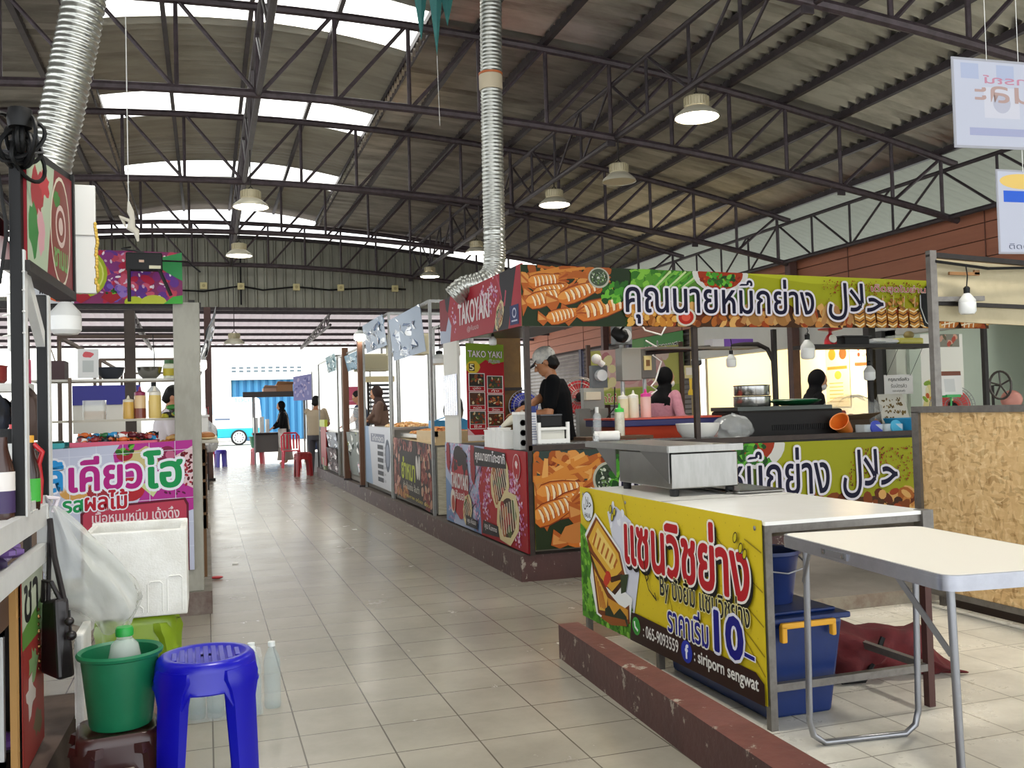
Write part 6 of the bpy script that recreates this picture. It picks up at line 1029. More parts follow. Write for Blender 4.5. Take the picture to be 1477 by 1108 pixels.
t, a = sheet('notice', 'small white sign with grey writing hung at the shop door frame', 'notice', (6.62, 7.9, 1.36), (6.98, 7.9, 1.36), (6.98, 7.9, 1.56), (6.62, 7.9, 1.56), 36, 24, '#e9e7e2'); a.text('กรุณาต่อคิว', 5, 31, 15, 21, '#4a4a4a', None, .02); a.text('รับบัตรคิว', 8, 28, 8, 13, '#4a4a4a', None); a.text('ขอบคุณค่ะ', 10, 26, 2, 6, '#4a4a4a', None); a.finish(t); m = MB(); m.tube([(6.65, 7.9, 1.55), (6.65, 7.7, 1.84)], .003, M_CABLE, 4); m.tube([(6.95, 7.9, 1.55), (6.95, 7.7, 1.84)], .003, M_CABLE, 4); m.build('string', t)
t, a = sheet('notice', 'payment card on a small green stand behind the chipboard', 'notice', (6.35, 6.86, 1.33), (6.62, 6.86, 1.33), (6.62, 6.88, 1.55), (6.35, 6.88, 1.55), 27, 22, '#efeeea'); a.poly([(0, 18), (27, 18), (27, 22), (0, 22)], '#8a5a4a'); a.rect(7, 19, 3, 15, '#d8dad8'); a.finish(t); m = MB(); m.tube([(6.5, 6.88, .985), (6.5, 6.88, 1.33)], .008, mat('#2a9a4a', .4)); m.box(6.42, 6.58, 6.84, 6.92, 1.31, 1.335, mat('#2a9a4a', .4)); m.box(6.42, 6.58, 6.82, 6.94, .985, 1.0, mat('#2a9a4a', .4)); m.build('stand', t)
# laminated sheets hanging close to the camera
def lam(label, x0, x1, z0, z1, Y, dy, art):
    t, a = sheet('laminated_sheet', label, 'sheet', (x0, Y+dy, z0), (x1, Y, z0), (x1, Y, z1), (x0, Y+dy, z1+.006), 100, 100*(z1-z0)/(x1-x0), '#b9bac4', th=.001); W, H = a.W, a.H; a.rect(0, W, 0, H, '#a9a9ae'); a.poly([(2, 2), (W-2, 2), (W-2, H-2), (2, H-2)], '#bdbfcc'); art(a, W, H); a.finish(t)
    m = MB(); m.tube([(x0+(x1-x0)*.3, Y+dy*.5, z1), (x0+(x1-x0)*.3, Y+dy*.5, z1+.7)], .0008, M_WHITE, 4); m.tube([(x0+(x1-x0)*.8, Y+dy*.3, z1), (x0+(x1-x0)*.8, Y+dy*.3, z1+.7)], .0008, M_WHITE, 4); m.build('string', t)
def art1(a, W, H):
    a.rect(8, 24, H-16, H-4, '#adb4ca'); a.rect(40, 56, H-16, H-4, '#adb4ca'); a.rect(72, 88, H-16, H-4, '#adb4ca'); a.poly([(28, 24), (60, 24), (60, 48), (28, 48)], '#c9c8d0'); a.ell(44, 36, 8, 8, '#b5b5c2'); a.rect(14, 96, 10, 16, '#a4a7c0')
    for x, y0, y1, s_, c in ((28, H*.73, H*.82, 'ราการณ์', '#c08a9c'), (20, H*.52, H*.7, 'คนละ', '#b39a94')):
        a.text(s_, 96, x, y0, y1, c, None, .01)             # the sheet is seen from its back: mirrored lettering
lam('big laminated sheet seen from behind with faint mirrored red lettering', 1.578, 1.86, 1.853, 2.05, 1.6, .03, art1)
def art2(a, W, H): a.ell(30, H-12, 26, 8, '#e0c070'); a.ell(72, H-10, 30, 10, '#8fb0e0'); a.rect(8, W-4, H-34, H-22, '#2f63c8'); a.rect(60, 96, H*.35, H*.62, '#c9d0e0'); a.text('ติดต่อ', 12, 44, 5, 12, '#5a5f70', None)
lam('smaller laminated sheet with a blue stripe hanging below the big one', 1.69, 1.9, 1.62, 1.805, 1.6, .03, art2)

# ================================================================ LEFT: near stall
XL = -.56
t = thing('display_stall', 'near stall with white aluminium counter and black framed posts', 'stall', (-.9, 3.4, .15)); AW = mat('#d9dad8', .4, .2, .2, 9, '#b4b4b0'); m = MB(); m.box(-1.4, XL-.031, 2.2, 3.779, .965, 1.0, AW); m.box(XL-.03, XL, 2.2, 3.82, .93, 1.005, AW); m.box(XL-.03, XL, 2.2, 3.82, .80, .865, AW); m.box(XL-.034, XL+.003, 3.79, 3.83, .8, 1.008, AW); m.build('counter', t)
m = MB(); m.box(-1.4, XL-.04, 3.42, 3.78, .66, .8, M_PLY); m.box(-1.4, XL-.05, 2.2, 3.4, .66, .8, mat('#5a4030', .7)); m.box(XL-.05, XL-.03, 3.36, 3.4, .15, .8, mat('#b5894e', .7)); m.box(-1.4, -1.36, 2.2, 3.8, .15, .8, mat('#3a2a22', .7)); m.box(-1.36, XL-.05, 3.7, 3.74, .15, .66, mat('#2a2220', .7)); m.build('cabinet', t)
m = MB(); m.box(-1.0, XL-.07, 3.37, 3.4, .2, .225, AW); m.box(-1.0, XL-.07, 3.37, 3.4, .62, .645, AW); m.box(XL-.09, XL-.07, 3.37, 3.4, .2, .64, AW); m.build('door_frame', t)
for y, z1, c in ((3.38, 2.22, '#08080a'), (3.86, 1.78, '#0d0f12')):
    p = MB(); p.box(XL-.035, XL, y-.025, y+.025, 1.0, z1, mat(c, .5, 0, spec=.3)); po = p.build('post', t, bev=.003); p = MB(); p.box(XL, XL+.006, y-.01, y+.04, 1.0, z1-.35 if y < 3.5 else z1, AW); p.build('white_strip', po)
m = MB(); m.bar((XL-.02, 3.4, 1.02), (XL-.02, 3.86, 1.02), .03, .03, AW); m.bar((XL-.02, 3.39, 2.2), (-.74, 3.63, 2.215), .02, .02, M_DARK); m.build('sill', t)
heap('purple_bags', 'purple and white snack bags packed on the shelf between the counter rails', 'bags', (-.7, 3.2, .868), .1, .5, 70, .035, ('#5a3a80', '#8a6ab0', '#3a2a50', '#c9b8d8'), .06)
t, a = sheet('poster', 'worn red and green poster on the side of the near stall', 'poster', (XL-.02, 3.4, .16), (XL-.02, 3.8, .16), (XL-.02, 3.8, .8), (XL-.02, 3.4, .8), 40, 64, '#b04a44'); a.rect(0, 40, 44, 64, '#c9d0b8'); a.poly([(0, 40), (40, 40), (40, 52), (0, 46)], '#6d9a4a'); a.rect(0, 40, 0, 40, '#a8423c'); a.blob(14, 22, 8, 6, '#e0d4cc', .4); a.blob(26, 10, 9, 5, '#7a6a4a', .4); a.blob(20, 32, 7, 5, '#8fae7a', .4); a.text('ชา', 4, 30, 48, 60, '#222222', None, .02); a.finish(t)
heap('cup_lids', 'clear cups and bags heaped inside the near display cabinet', 'cups', (-.8, 3.5, .2), .14, .08, 40, .05, ('#cfe0ea', '#5a8ac0', '#e6ecf0', '#7a4aa0'), .36)
# bottles on the near counter
t = thing('jar', 'big clear jar with black lid and orange green label on the near counter', 'jar', (-.645, 3.6, 1.0)); m = MB(); m.lathe([(.05, 0), (.055, .01), (.055, .19), (.04, .225), (.04, .24)], (-.645, 3.6, 1.0), mat('#dfe3e2', .1, alpha=.45), 24); m.build('glass', t, True); m = MB(); m.lathe([(.0565, .06), (.0565, .18)], (-.645, 3.6, 1.0), mat('#c86a34', .5), 24, cap=False); m.lathe([(.057, .09), (.057, .15)], (-.645, 3.6, 1.0), mat('#e0d8cc', .5), 24, cap=False); m.build('label_band', t, True); m = MB(); m.lathe([(.044, .235), (.044, .285), (0, .285)], (-.645, 3.6, 1.0), M_BLACK, 22); m.build('lid', t, True)
t = thing('bottle', 'white labelled plastic bottle with a red cap behind the big jar', 'bottle', (-.655, 3.75, 1.0)); m = MB(); m.lathe([(.035, 0), (.037, .2), (.02, .26), (.016, .29)], (-.655, 3.75, 1.0), mat('#e3e3e0', .3), 20); m.build('bottle_body', t, True); m = MB(); m.lathe([(.018, .28), (.018, .3), (0, .3)], (-.655, 3.75, 1.0), mat('#c8242c', .4), 16); m.build('cap', t, True)
t = thing('sauce_bottle', 'dark syrup bottle with green label and red loop on the near counter', 'bottle', (-.585, 3.62, 1.0)); m = MB(); m.lathe([(.032, 0), (.034, .02), (.034, .13), (.018, .2), (.014, .24)], (-.588, 3.62, 1.0), mat('#2a1512', .2), 20); m.build('bottle_body', t, True); m = MB(); m.lathe([(.035, .03), (.035, .11)], (-.588, 3.62, 1.0), mat('#3fae3c', .5), 20, cap=False); m.build('label_band', t, True); m = MB(); m.lathe([(.016, .235), (.016, .26), (0, .26)], (-.588, 3.62, 1.0), mat('#e0a02a', .4), 14); m.build('cap', t, True); m = MB(); m.tube([(-.56, 3.64, 1.02), (-.555, 3.64, 1.1), (-.56, 3.63, 1.16), (-.548, 3.63, 1.2), (-.575, 3.62, 1.23)], .009, mat('#c02028', .3), 8); m.build('red_loop', t, True)
t = thing('piping_bag', 'white piping bag standing against the near black post', 'bag', (-.592, 3.48, 1.0)); m = MB(); m.tube([(-.592, 3.48, 1.0), (-.592, 3.48, 1.06), (-.592, 3.49, 1.12), (-.588, 3.5, 1.17), (-.592, 3.5, 1.2)], [.035, .032, .025, .012, .008], M_BAG, 14); m.build('bag_film', t, True)
t = thing('bottle', 'tall syrup bottle with purple and white label at the edge of the near counter', 'bottle', (-.62, 3.33, 1.0)); m = MB(); m.lathe([(.036, 0), (.038, .15), (.02, .22), (.016, .26)], (-.62, 3.33, 1.0), mat('#3a2018', .2), 20); m.build('bottle_body', t, True); m = MB(); m.lathe([(.0385, .02), (.0385, .09)], (-.62, 3.33, 1.0), mat('#3a2a55', .5), 20, cap=False); m.lathe([(.0385, .09), (.0385, .15)], (-.62, 3.33, 1.0), mat('#ded8d4', .5), 20, cap=False); m.build('label_band', t, True)
# lit sign with oval
t, a = sheet('signboard', 'dark framed sign with a red oval on the near stall posts', 'sign', (XL+.01, 3.4, 1.84), (XL+.01, 4.5, 1.88), (XL+.01, 4.5, 2.37), (XL+.01, 3.4, 2.2), 110, 62, '#a8303a', th=.05); a.rect(0, 110, 0, 62, '#8a2c34'); a.poly([(0, 0), (40, 0), (60, 62), (0, 62)], '#b9c9b0'); a.blob(22, 42, 12, 14, '#a8303a', .3); a.blob(26, 22, 10, 12, '#d8a8b0', .3); a.blob(12, 20, 8, 14, '#3f8a44', .3); a.blob(36, 50, 12, 8, '#c23a44', .3); a.ell(76, 29, 27, 31, '#e0dcc8'); a.ell(76, 29, 25, 29, '#8e4a42'); a.blob(66, 46, 8, 5, '#4a8a3c', .3); a.ell(76, 32, 14, 12, '#d8c4bc'); a.ell(76, 32, 11, 9, '#8e4a42'); a.ell(76, 32, 6, 5, '#d8c4bc'); a.text('ชานม', 58, 94, 8, 18, '#7ab06a', None, .03); a.finish(t); m = MB(); m.bar((XL-.02, 3.38, 1.82), (XL-.02, 4.53, 1.86), .08, .035, M_DARK); m.box(XL-.06, XL+.02, 4.5, 4.54, 1.84, 2.4, M_BLACK); m.bar((XL-.02, 3.4, 2.22), (XL-.02, 4.53, 2.39), .05, .03, M_BLACK); m.build('frame', t); m = MB(); m.bar((XL-.02, 3.42, 1.86), (XL-.02, 3.86, 1.6), .03, .05, AW); m.build('bracket', t)
t = thing('signboard', 'plain white board with yellowed glue along its edge beside the oval sign', 'sign', (-.46, 4.55, 1.86)); m = MB(); m.box(-.58, -.46, 4.56, 4.59, 1.88, 2.37, mat('#d9dad6', .4)); m.box(-.58, -.46, 4.555, 4.56, 2.14, 2.145, mat('#b4b5b0', .5)); m.build('board', t, bev=.006); m = MB()
random.seed(2)
for i in range(22): z = 1.9+i*.014; m.ball((-.46+random.uniform(-.003, .006), 4.57, z), (.009, .016, .013), mat('#c9a84a', .8), 7, 5)
m.build('glue_line', t, True)
t = thing('cable_coil', 'black coil of cable hung at the top of the near post', 'cable', (-.58, 3.38, 2.25)); random.seed(6); m = MB()
for i in range(13):
    c = V((-.56+random.uniform(-.03, .03), 3.36+random.uniform(-.04, .04), 2.2+random.uniform(-.03, .03))); a0 = random.uniform(0, 3); r = random.uniform(.05, .1); tl = random.uniform(-.5, .5)
    m.tube([c+V((r*math.cos(q*PI/10)*math.cos(a0), r*math.cos(q*PI/10)*math.sin(a0), r*.8*math.sin(q*PI/10)+tl*r*math.cos(q*PI/10))) for q in range(20)], .007, M_CABLE, 6, True)
m.build('coil', t, True); m = MB(); m.lathe([(.035, -.03), (.04, 0), (.035, .03), (0, .035)], (-.55, 3.3, 2.28), M_BLACK, 14); m.build('plug', t, True); m = MB(); m.tube([(-.7, 3.3, 2.26), (-.62, 3.3, 2.15), (-.6, 3.33, 1.95), (-.6, 3.33, 1.9), (-.62, 3.33, 1.75)], .006, M_CABLE, 6); m.tube([(-.58, 3.33, 2.25), (-.53, 3.4, 2.3), (-.5, 3.4, 2.2), (-.56, 3.36, 2.18), (-.8, 3.3, 2.2)], .005, mat('#5a5a5c', .5), 6); m.build('loose_cable', t, True)
led_bulb('big white LED bulb at the edge beside the near stall post', (-.68, 3.6, 1.9), .07, .26, 4, wire=.2)
t = thing('tube_lamp', 'white power strip tied to the near black post', 'power strip', (-.66, 3.6, 1.5)); m = MB(); m.box(-.64, -.6, 3.55, 3.59, 1.55, 1.82, M_WHITE); m.build('casing', t, bev=.008); m = MB()
for z in (1.6, 1.67, 1.74, 1.8): m.tube([(-.65, 3.54, z), (-.55, 3.34, z-.005)], .003, M_WHITE, 4)
m.build('cable_tie', t); t.name = 'power_strip'
led_bulb('white LED bulb with wide base under the fruit banner', (-.76, 5.9, 1.95), .085, .24, wire=.06)
# handbag, plastic bag
t = thing('handbag', 'black leather handbag hanging from the near counter', 'handbag', (-.53, 3.78, .4)); BLK = mat('#1f1a1c', .4, 0, .3, 30, '#332c2e'); m = MB(); m.add([(-.585, 3.76, .4), (-.505, 3.62, .4), (-.455, 3.66, .4), (-.53, 3.82, .4), (-.575, 3.74, .66), (-.52, 3.66, .68), (-.475, 3.68, .68), (-.535, 3.8, .66), ], [(3, 2, 1, 0), (4, 5, 6, 7), (0, 1, 5, 4), (1, 2, 6, 5), (2, 3, 7, 6), (3, 0, 4, 7)], BLK); m.build('bag_body', t, bev=.012)
m = MB(); m.tube([(-.55, 3.72, .64), (-.55, 3.76, .8), (-.55, 3.79, .95)], .009, BLK, 6); m.tube([(-.49, 3.68, .66), (-.53, 3.74, .82), (-.55, 3.79, .95)], .011, BLK, 6); m.build('strap', t); m = MB(); m.tube([(-.5, 3.68, .66), (-.53, 3.66, .74), (-.56, 3.7, .74), (-.57, 3.74, .66)], .008, BLK, 6); m.build('handle', t); m = MB()
for i in range(9): m.ball((-.583+.004*(i % 2), 3.7, .64-.026*i), .009, mat('#7a5a34', .3, .8), 7, 5)
m.build('chain', t, True); m = MB(); m.ball((-.47, 3.64, .6), .016, BLK); m.ball((-.465, 3.64, .55), .018, BLK); m.tube([(-.47, 3.64, .64), (-.465, 3.64, .55)], .004, BLK, 5); m.build('charm', t, True)
t = thing('plastic_bag', 'large clear white plastic bag hanging from the near counter corner', 'bag', (-.4, 4.0, .5)); random.seed(15)
def hb(u, v):
    th = 2*PI*u; w_ = min(1, .07+1.25*v**.9)*(1-.55*max(0, v-.82)/.18)*.155; k = 1+.17*math.sin(4*th+v*6)+.11*math.sin(7*th-v*5)+.05*math.sin(13*th+v*11); top = V((-.545, 3.83, .995)); c = top.lerp(V((-.385, 4.02, .5)), v)
    return c+V((w_*k*1.1*math.cos(th), w_*k*.8*math.sin(th), .03*math.sin(3*th+v*9)*(v)))
m = MB(); m.grid(hb, 60, 30, mat('#d5d8d2', .2, alpha=.45, bump=.8, bs=16)); m.build('bag_film', t, True); m = MB(); m.tube([(-.555, 3.83, 1.0), (-.56, 3.79, 1.03), (-.53, 3.84, 1.02), (-.545, 3.83, .97)], .01, mat('#dcd4dc', .4), 6); m.build('knot', t, True)
# foam box, stools, bucket, bottles
t = thing('foam_box', 'open white foam box standing on the lime green stool', 'box', (-.28, 4.45, .462)); m = MB(); x0, x1, y0, y1, z0, z1 = -.5, -.09, 4.3, 4.66, .462, .83; w_ = .028
m.box(x0, x1, y0, y0+w_, z0, z1, M_FOAM); m.box(x0, x1, y1-w_, y1, z0, z1+.01, M_FOAM); m.box(x0, x0+w_, y0+w_, y1-w_, z0, z1, M_FOAM); m.box(x1-w_, x1, y0+w_, y1-w_, z0, z1, M_FOAM); m.box(x0+w_, x1-w_, y0+w_, y1-w_, z0, z0+.04, M_FOAM); m.build('box_body', t, bev=.006); m = MB()
for xx, zz in ((-.22, .7), (-.3, .6), (-.14, .72)):
    m.tube([(xx-.03, y0, z0+.02), (xx-.03, y0, zz-.1), (xx-.02, y0, zz-.09), (xx+.02, y0, zz-.09), (xx+.03, y0, zz-.1), (xx+.03, y0, z0+.02)], .0035, M_FOAM, 6)
m.build('moulded_arch', t)
stool('stool', 'lime green plastic stool under the white foam box', (-.3, 4.46, 0), .155, .46, '#7f9a1e', .1, True)
t = thing('foam_sheet', 'white foam sheet leaning upright behind the handbag', 'foam', (-.45, 4.0, .15)); m = MB(); m.box(-.475, -.445, 3.8, 4.05, .16, .52, M_FOAM); m.build('board', t, bev=.008); m = MB(); m.box(-.482, -.475, 3.84, 4.01, .2, .48, M_FOAM); m.build('inner_rim', t)
stool('stool', 'bright blue round plastic stool standing in the aisle', (-.015, 3.5, 0), .17, .475, '#0d0ba6', .02, False, None, True)
t = bpy.data.objects[[o.name for o in bpy.data.objects if o.get('label') == 'bright blue round plastic stool standing in the aisle'][0]]; m = MB(); m.lathe([(.012, 0), (.013, .002), (0, .003)], (-.03, 3.332, .4), mat('#3a3a60', .5), 14, (-.1, -1, 0)); m.build('badge', t)
stool('stool', 'low dark brown plastic stool under the green bucket', (-.31, 3.55, 0), .135, .245, '#381b19', .1, True)
t = thing('bucket', 'green plastic bucket on the low brown stool', 'bucket', (-.3, 3.56, .247)); m = MB(); m.lathe([(.1, 0), (.104, .01), (.128, .235), (.14, .24), (.143, .25), (.137, .258), (.125, .25), (.1, .03), (0, .025)], (-.3, 3.56, .247), mat('#17704a', .4, 0, .2, 8, '#0f5236'), 36); m.build('bucket_body', t, True)
t = thing('jug', 'empty clear plastic bottle with green cap standing in the green bucket', 'bottle', (-.285, 3.56, .275)); m = MB(); m.lathe([(.045, 0), (.055, .02), (.055, .2), (.045, .245), (.026, .265), (.026, .285)], (-.285, 3.56, .275), mat('#dfe8e2', .12, alpha=.45), 20); m.build('bottle_body', t, True); m = MB(); m.lathe([(.03, .275), (.03, .298), (.026, .305), (0, .305)], (-.285, 3.56, .275), mat('#1d9a3c', .4), 18); m.build('cap', t, True); t.name = 'plastic_bottle'
WB = mat('#bcd2d6', .06, alpha=.27)
def wb(x, y, label):
    t = thing('water_bottle', label, 'water bottle', (x, y, 0), 'pack of water bottles by the blue stool'); m = MB(); m.lathe([(.034, .002), (.038, .015), (.036, .06), (.038, .08), (.036, .1), (.038, .13), (.036, .16), (.038, .2), (.03, .235), (.014, .265), (.014, .275)], (x, y, 0), WB, 16); m.build('bottle_body', t, True); m = MB(); m.lathe([(.016, .272), (.016, .292), (0, .292)], (x, y, 0), mat('#e6ecec', .4), 12); m.build('cap', t, True); return t
k = 0
for i in range(4):
    for j in range(2): wb(-.06+.078*i, 4.33-.012*i+.08*j, 'clear water bottle in the shrink-wrapped pack behind the blue stool')
wb(.262, 4.36, 'single clear water bottle beside the wrapped pack'); 
m = MB(); m.prism(rrect(-.103, .217, 4.25, 4.46, .03), (0, 0, .25), mat('#e6eef0', .1, alpha=.18, bump=.8, bs=20), (0, 0, .004)); o = tag(m.build('shrink_wrap', None), 'clear film around the pack of water bottles', 'wrapping')
stool('stool', 'sky blue stool top just at the frame edge below the brown stool', (-.33, 3.05, 0), .1, .2, '#2aa8d0', .2, True)

# ================================================================ LEFT ROW: juice stall and beyond
t = thing('food_stall', 'fruit jelly stall with wooden counter and pink banner', 'food stall', (-.55, 7.5, .15)); m = MB(); m.box(-1.4, -.1, 6.62, 7.6, 1.1, 1.13, mat('#4a3228', .6)); m.box(-1.4, -.1, 6.64, 6.66, .2, 1.1, mat('#6d5a4c', .7)); m.build('counter', t); m = MB(); m.box(-1.1, -.15, 6.85, 7.1, 1.3, 1.315, mat('#b9b2a2', .6)); m.box(-1.1, -.15, 6.85, 7.15, 1.575, 1.59, mat('#c9c6bd', .5)); m.build('shelf', t)
m = MB(); m.bar((-.86, 6.83, 1.12), (-.86, 6.83, 1.6), .02, .02, mat('#6a5a4c', .6)); m.build('shelf_post', t)
m = MB(); m.box(-.2, -.03, 6.63, 6.78, .15, 2.09, mat('#9a988d', .7, 0, .5, 6, '#77746a', stretch=(1, 1, .4))); m.build('corner_post', t, bev=.006)
for x, y in ((-1.4, 6.66), (-.1, 8.5), (-1.4, 8.5)): m = MB(); m.box(x-.03, x+.03, y-.03, y+.03, .15, 2.1, mat('#5a4638', .6)); m.build('post', t)
m = MB(); m.bar((-1.42, 6.66, 2.07), (-.02, 6.66, 2.07), .04, .04, M_DARK); m.bar((-.08, 6.66, 2.09), (-.08, 8.5, 2.09), .04, .04, M_DARK); m.bar((-1.42, 8.5, 2.07), (-.08, 8.5, 2.07), .03, .03, M_DARK); m.build('top_rail', t); m = MB(); m.box(-.14, -.06, 6.8, 8.5, .2, 1.08, mat('#b0aa9c', .7)); m.tube([(-.05, 6.9, .2), (-.05, 6.9, 1.0)], .02, M_WHITE); m.tube([(-.05, 7.1, .2), (-.05, 7.1, 1.0)], .015, M_WHITE); m.build('side_panel', t)
t, a = sheet('banner', 'pink and white jelly banner with big magenta and green lettering on the left row stall', 'banner', (-1.0, 6.6, .3), (-.09, 6.6, .3), (-.09, 6.6, 1.165), (-1.0, 6.6, 1.13), 91, 86, '#cfd3e4'); a.rect(0, 91, 0, 86, '#c9cde0')
a.poly([(46, 86), (91, 86), (91, 40), (70, 34), (56, 46), (62, 58), (44, 66), (42, 80)], '#b83a98'); a.blob(62, 76, 13, 7, '#cfc08a', .15); a.ell(49, 79, 5, 4, '#a8283a'); a.greens(45, 54, 80, 86, 9, 2.4); a.ell(75, 76, 6, 7, '#8a2450'); a.ell(77, 77, 3, 3, '#c0668a'); a.poly([(80, 76), (91, 82), (91, 54), (84, 58)], '#e0c4c8'); a.bits(83, 91, 56, 78, 34, 1, 1.6, ('#7a1428', '#a82a3c', '#5c1020')); a.ell(20, 57, 10, 6, '#d8a860'); a.ell(35, 56, 9, 7, '#a83a44'); a.ell(52, 56, 9, 8, '#b8303a'); a.poly([(58, 58), (66, 50), (70, 56), (66, 62)], '#d0d8a0'); a.bits(70, 86, 48, 54, 6, .9, 1.3, ('#6d1f50',))
for i in range(1, 6): a.line([(i*16, 0), (i*16, 86)], .3, '#dfe2ee'); a.line([(0, i*16), (91, i*16)], .3, '#dfe2ee')
a.poly([(22, 0), (22, 42), (25, 46), (86, 48), (88, 44), (88, 0)], '#6d1f34'); a.poly([(23.5, 0), (23.5, 41), (26, 44.6), (85, 46.6), (86.6, 43), (86.6, 0)], '#c04a60')
a.text('ลี้', 2, 12, 58, 78, '#2f9ad8', '#eceef6', .03, .06); a.text('เคียว', 16, 59, 57, 79, '#b8288a', '#eceef6', .03, .06); a.text('โฮ', 61, 84, 56, 80, '#1f9a5a', '#eceef6', .03, .06); a.text('รส', 12, 24, 43.5, 51.5, '#1f9a5a', '#eceef6', .03, .06); a.text('ผลไม้', 25, 50, 44, 56.5, '#b8283a', '#eceef6', .03, .06); a.text('เนื้อหนุบหนึบ เด้งดึ๋ง', 29, 82, 33, 43, '#ecd8dc', None, .015); a.finish(t)
t, a = sheet('banner', 'top fruit banner with grapes and lime slices over the left row stall', 'banner', (-1.1, 6.6, 2.07), (-.135, 6.6, 2.075), (-.135, 6.6, 2.42), (-1.1, 6.6, 2.43), 96, 36, '#c9ccd2'); a.rect(0, 30, 0, 36, '#d0d2d6'); a.rect(30, 96, 0, 36, '#8a3a6a'); a.bits(44, 92, 4, 34, 90, 3, 5.5, ('#b8284a', '#8a3a80', '#c04a60', '#6a3a90', '#d0607a')); a.bits(46, 90, 4, 34, 50, .7, 1.8, ('#e6d4e0', '#d0a8c8', '#f0e6ea')); a.bits(50, 60, 2, 12, 20, 2, 3, ('#7a5ab0', '#9a7ac0')); a.poly([(76, 30), (96, 36), (96, 16), (86, 22)], '#3f9a5a'); a.ell(36, 20, 14, 16, '#a8b82c'); a.ell(36, 20, 12, 13.6, '#d8dc7a'); a.ell(36, 20, 11, 12.6, '#b9c43a'); a.ell(22, 6, 8, 5, '#d8683a'); 
for x in (34, 52): a.poly([(x-6, 4), (x, 0), (x+6, 4), (x+3, 8), (x-3, 8)], '#a82434'); a.greens(x-3, x+3, 7, 10, 6, 1.6)
a.ell(66, 1, 6, 4, '#b9c43a'); a.ell(78, 1, 8, 5, '#c0c84a'); a.poly([(84, 0), (96, 0), (96, 6), (90, 5)], '#4fae4a'); a.text('ผลไม้รวม', 10, 24, 6, 11, '#2a2a30', None, .02); a.finish(t)
t = thing('router', 'black router with two antennas hung in front of the fruit banner', 'router', (-.36, 6.4, 2.3)); m = MB(); m.box(-.47, -.25, 6.38, 6.42, 2.26, 2.38, M_BLACK); m.build('casing', t, bev=.01); m = MB(); m.tube([(-.45, 6.37, 2.27), (-.45, 6.36, 2.06)], .011, M_BLACK, 8); m.build('antenna', t); m = MB(); m.tube([(-.27, 6.37, 2.27), (-.2, 6.36, 2.1)], .011, M_BLACK, 8); m.build('antenna', t); m = MB(); m.box(-.33, -.26, 6.376, 6.38, 2.275, 2.295, mat('#c9c4a8', .6)); m.box(-.39, -.36, 6.376, 6.38, 2.315, 2.33, mat('#c9a890', .6)); m.build('sticker', t); m = MB(); m.tube([(-.36, 6.4, 2.38), (-.5, 6.5, 2.42), (-.45, 6.55, 2.44)], .006, M_CABLE, 5); m.tube([(-.25, 6.4, 2.33), (-.1, 6.6, 2.36), (-.02, 6.65, 2.3)], .006, M_CABLE, 5); m.build('wire', t)
t = thing('cloth', 'twisted strip of white plastic tied under the truss', 'cloth', (-.4, 6.0, 2.4)); m = MB(); m.tube([(-.42, 6.0, 2.62), (-.41, 6, 2.56), (-.4, 6, 2.52), (-.41, 6, 2.46), (-.38, 6, 2.44), (-.37, 6, 2.38)], [.006, .02, .016, .026, .02, .006], mat('#cfc9ba', .7), 10); m.tube([(-.41, 6, 2.5), (-.46, 6, 2.52), (-.44, 6.02, 2.47)], [.012, .02, .006], mat('#cfc9ba', .7), 8); m.build('strip', t, True); m = MB(); m.tube([(-.42, 6, 2.62), (-.42, 6, 4.4)], .003, M_WHITE, 4); m.build('string', t)
# things on the jelly stall
for x, r, l in ((-.62, .09, 'dark steel bowl on the upper shelf of the jelly stall'), (-.37, .085, 'shiny steel bowl beside the dark one on the upper shelf')):
    t = thing('bowl', l, 'bowl', (x, 6.98, 1.592)); m = MB(); m.lathe([(r*.5, 0), (r*.85, .03), (r, .08), (r*1.04, .082), (r*.95, .075), (r*.8, .03), (0, .01)], (x, 6.98, 1.592), mat('#4a4e58', .3, .8) if x < -.5 else M_CHROME, 26); m.build('bowl_body', t, True)
t, a = sheet('payment_card', 'white payment sign with a pink top on the upper shelf of the jelly stall', 'sign', (-.82, 6.9, 1.6), (-.69, 6.9, 1.6), (-.69, 6.92, 1.8), (-.82, 6.92, 1.8), 13, 20, '#e6e6e4'); a.blob(6.5, 16, 3.6, 2, '#d86a70', .15); a.rect(3, 10, 4, 12, '#c4c8c6'); a.finish(t)
t = thing('jar', 'pickle jar with yellow label on the upper shelf by the grey post', 'jar', (-.2, 7.0, 1.592)); m = MB(); m.lathe([(.04, 0), (.042, .09), (.03, .11)], (-.24, 6.98, 1.592), mat('#cfd2b0', .2, alpha=.7), 18); m.build('glass', t, True); m = MB(); m.lathe([(.0425, .02), (.0425, .07)], (-.24, 6.98, 1.592), mat('#c9b83a', .5), 18, cap=False); m.build('label_band', t, True); m = MB(); m.lathe([(.034, .105), (.034, .13), (0, .13)], (-.24, 6.98, 1.592), mat('#3a6a3a', .5), 16); m.build('lid', t, True)
for x, r, h, b, c, l in ((-.505, .036, .16, '#c9a04a', '#d8d0b8', 'short amber sauce bottle on the lower shelf of the jelly stall'), (-.43, .038, .22, '#d9b98a', '#8a1f4a', 'sauce bottle with a plum cap on the lower shelf'), (-.335, .042, .22, '#dcc070', '#e9e4d4', 'tall yellow sauce bottle on the lower shelf')):
    bottle('sauce_bottle', l, (x, 6.9, 1.316), r, h, mat(b, .3), mat(c, .4))
m = MB(); m.lathe([(.0385, .003), (.0385, .07)], (-.43, 6.9, 1.316), mat('#7a3a2a', .3), 18, cap=False); o = m.build('dark_sauce', [q for q in bpy.data.objects if q.get('label', '').startswith('sauce bottle with a plum')][0], True)
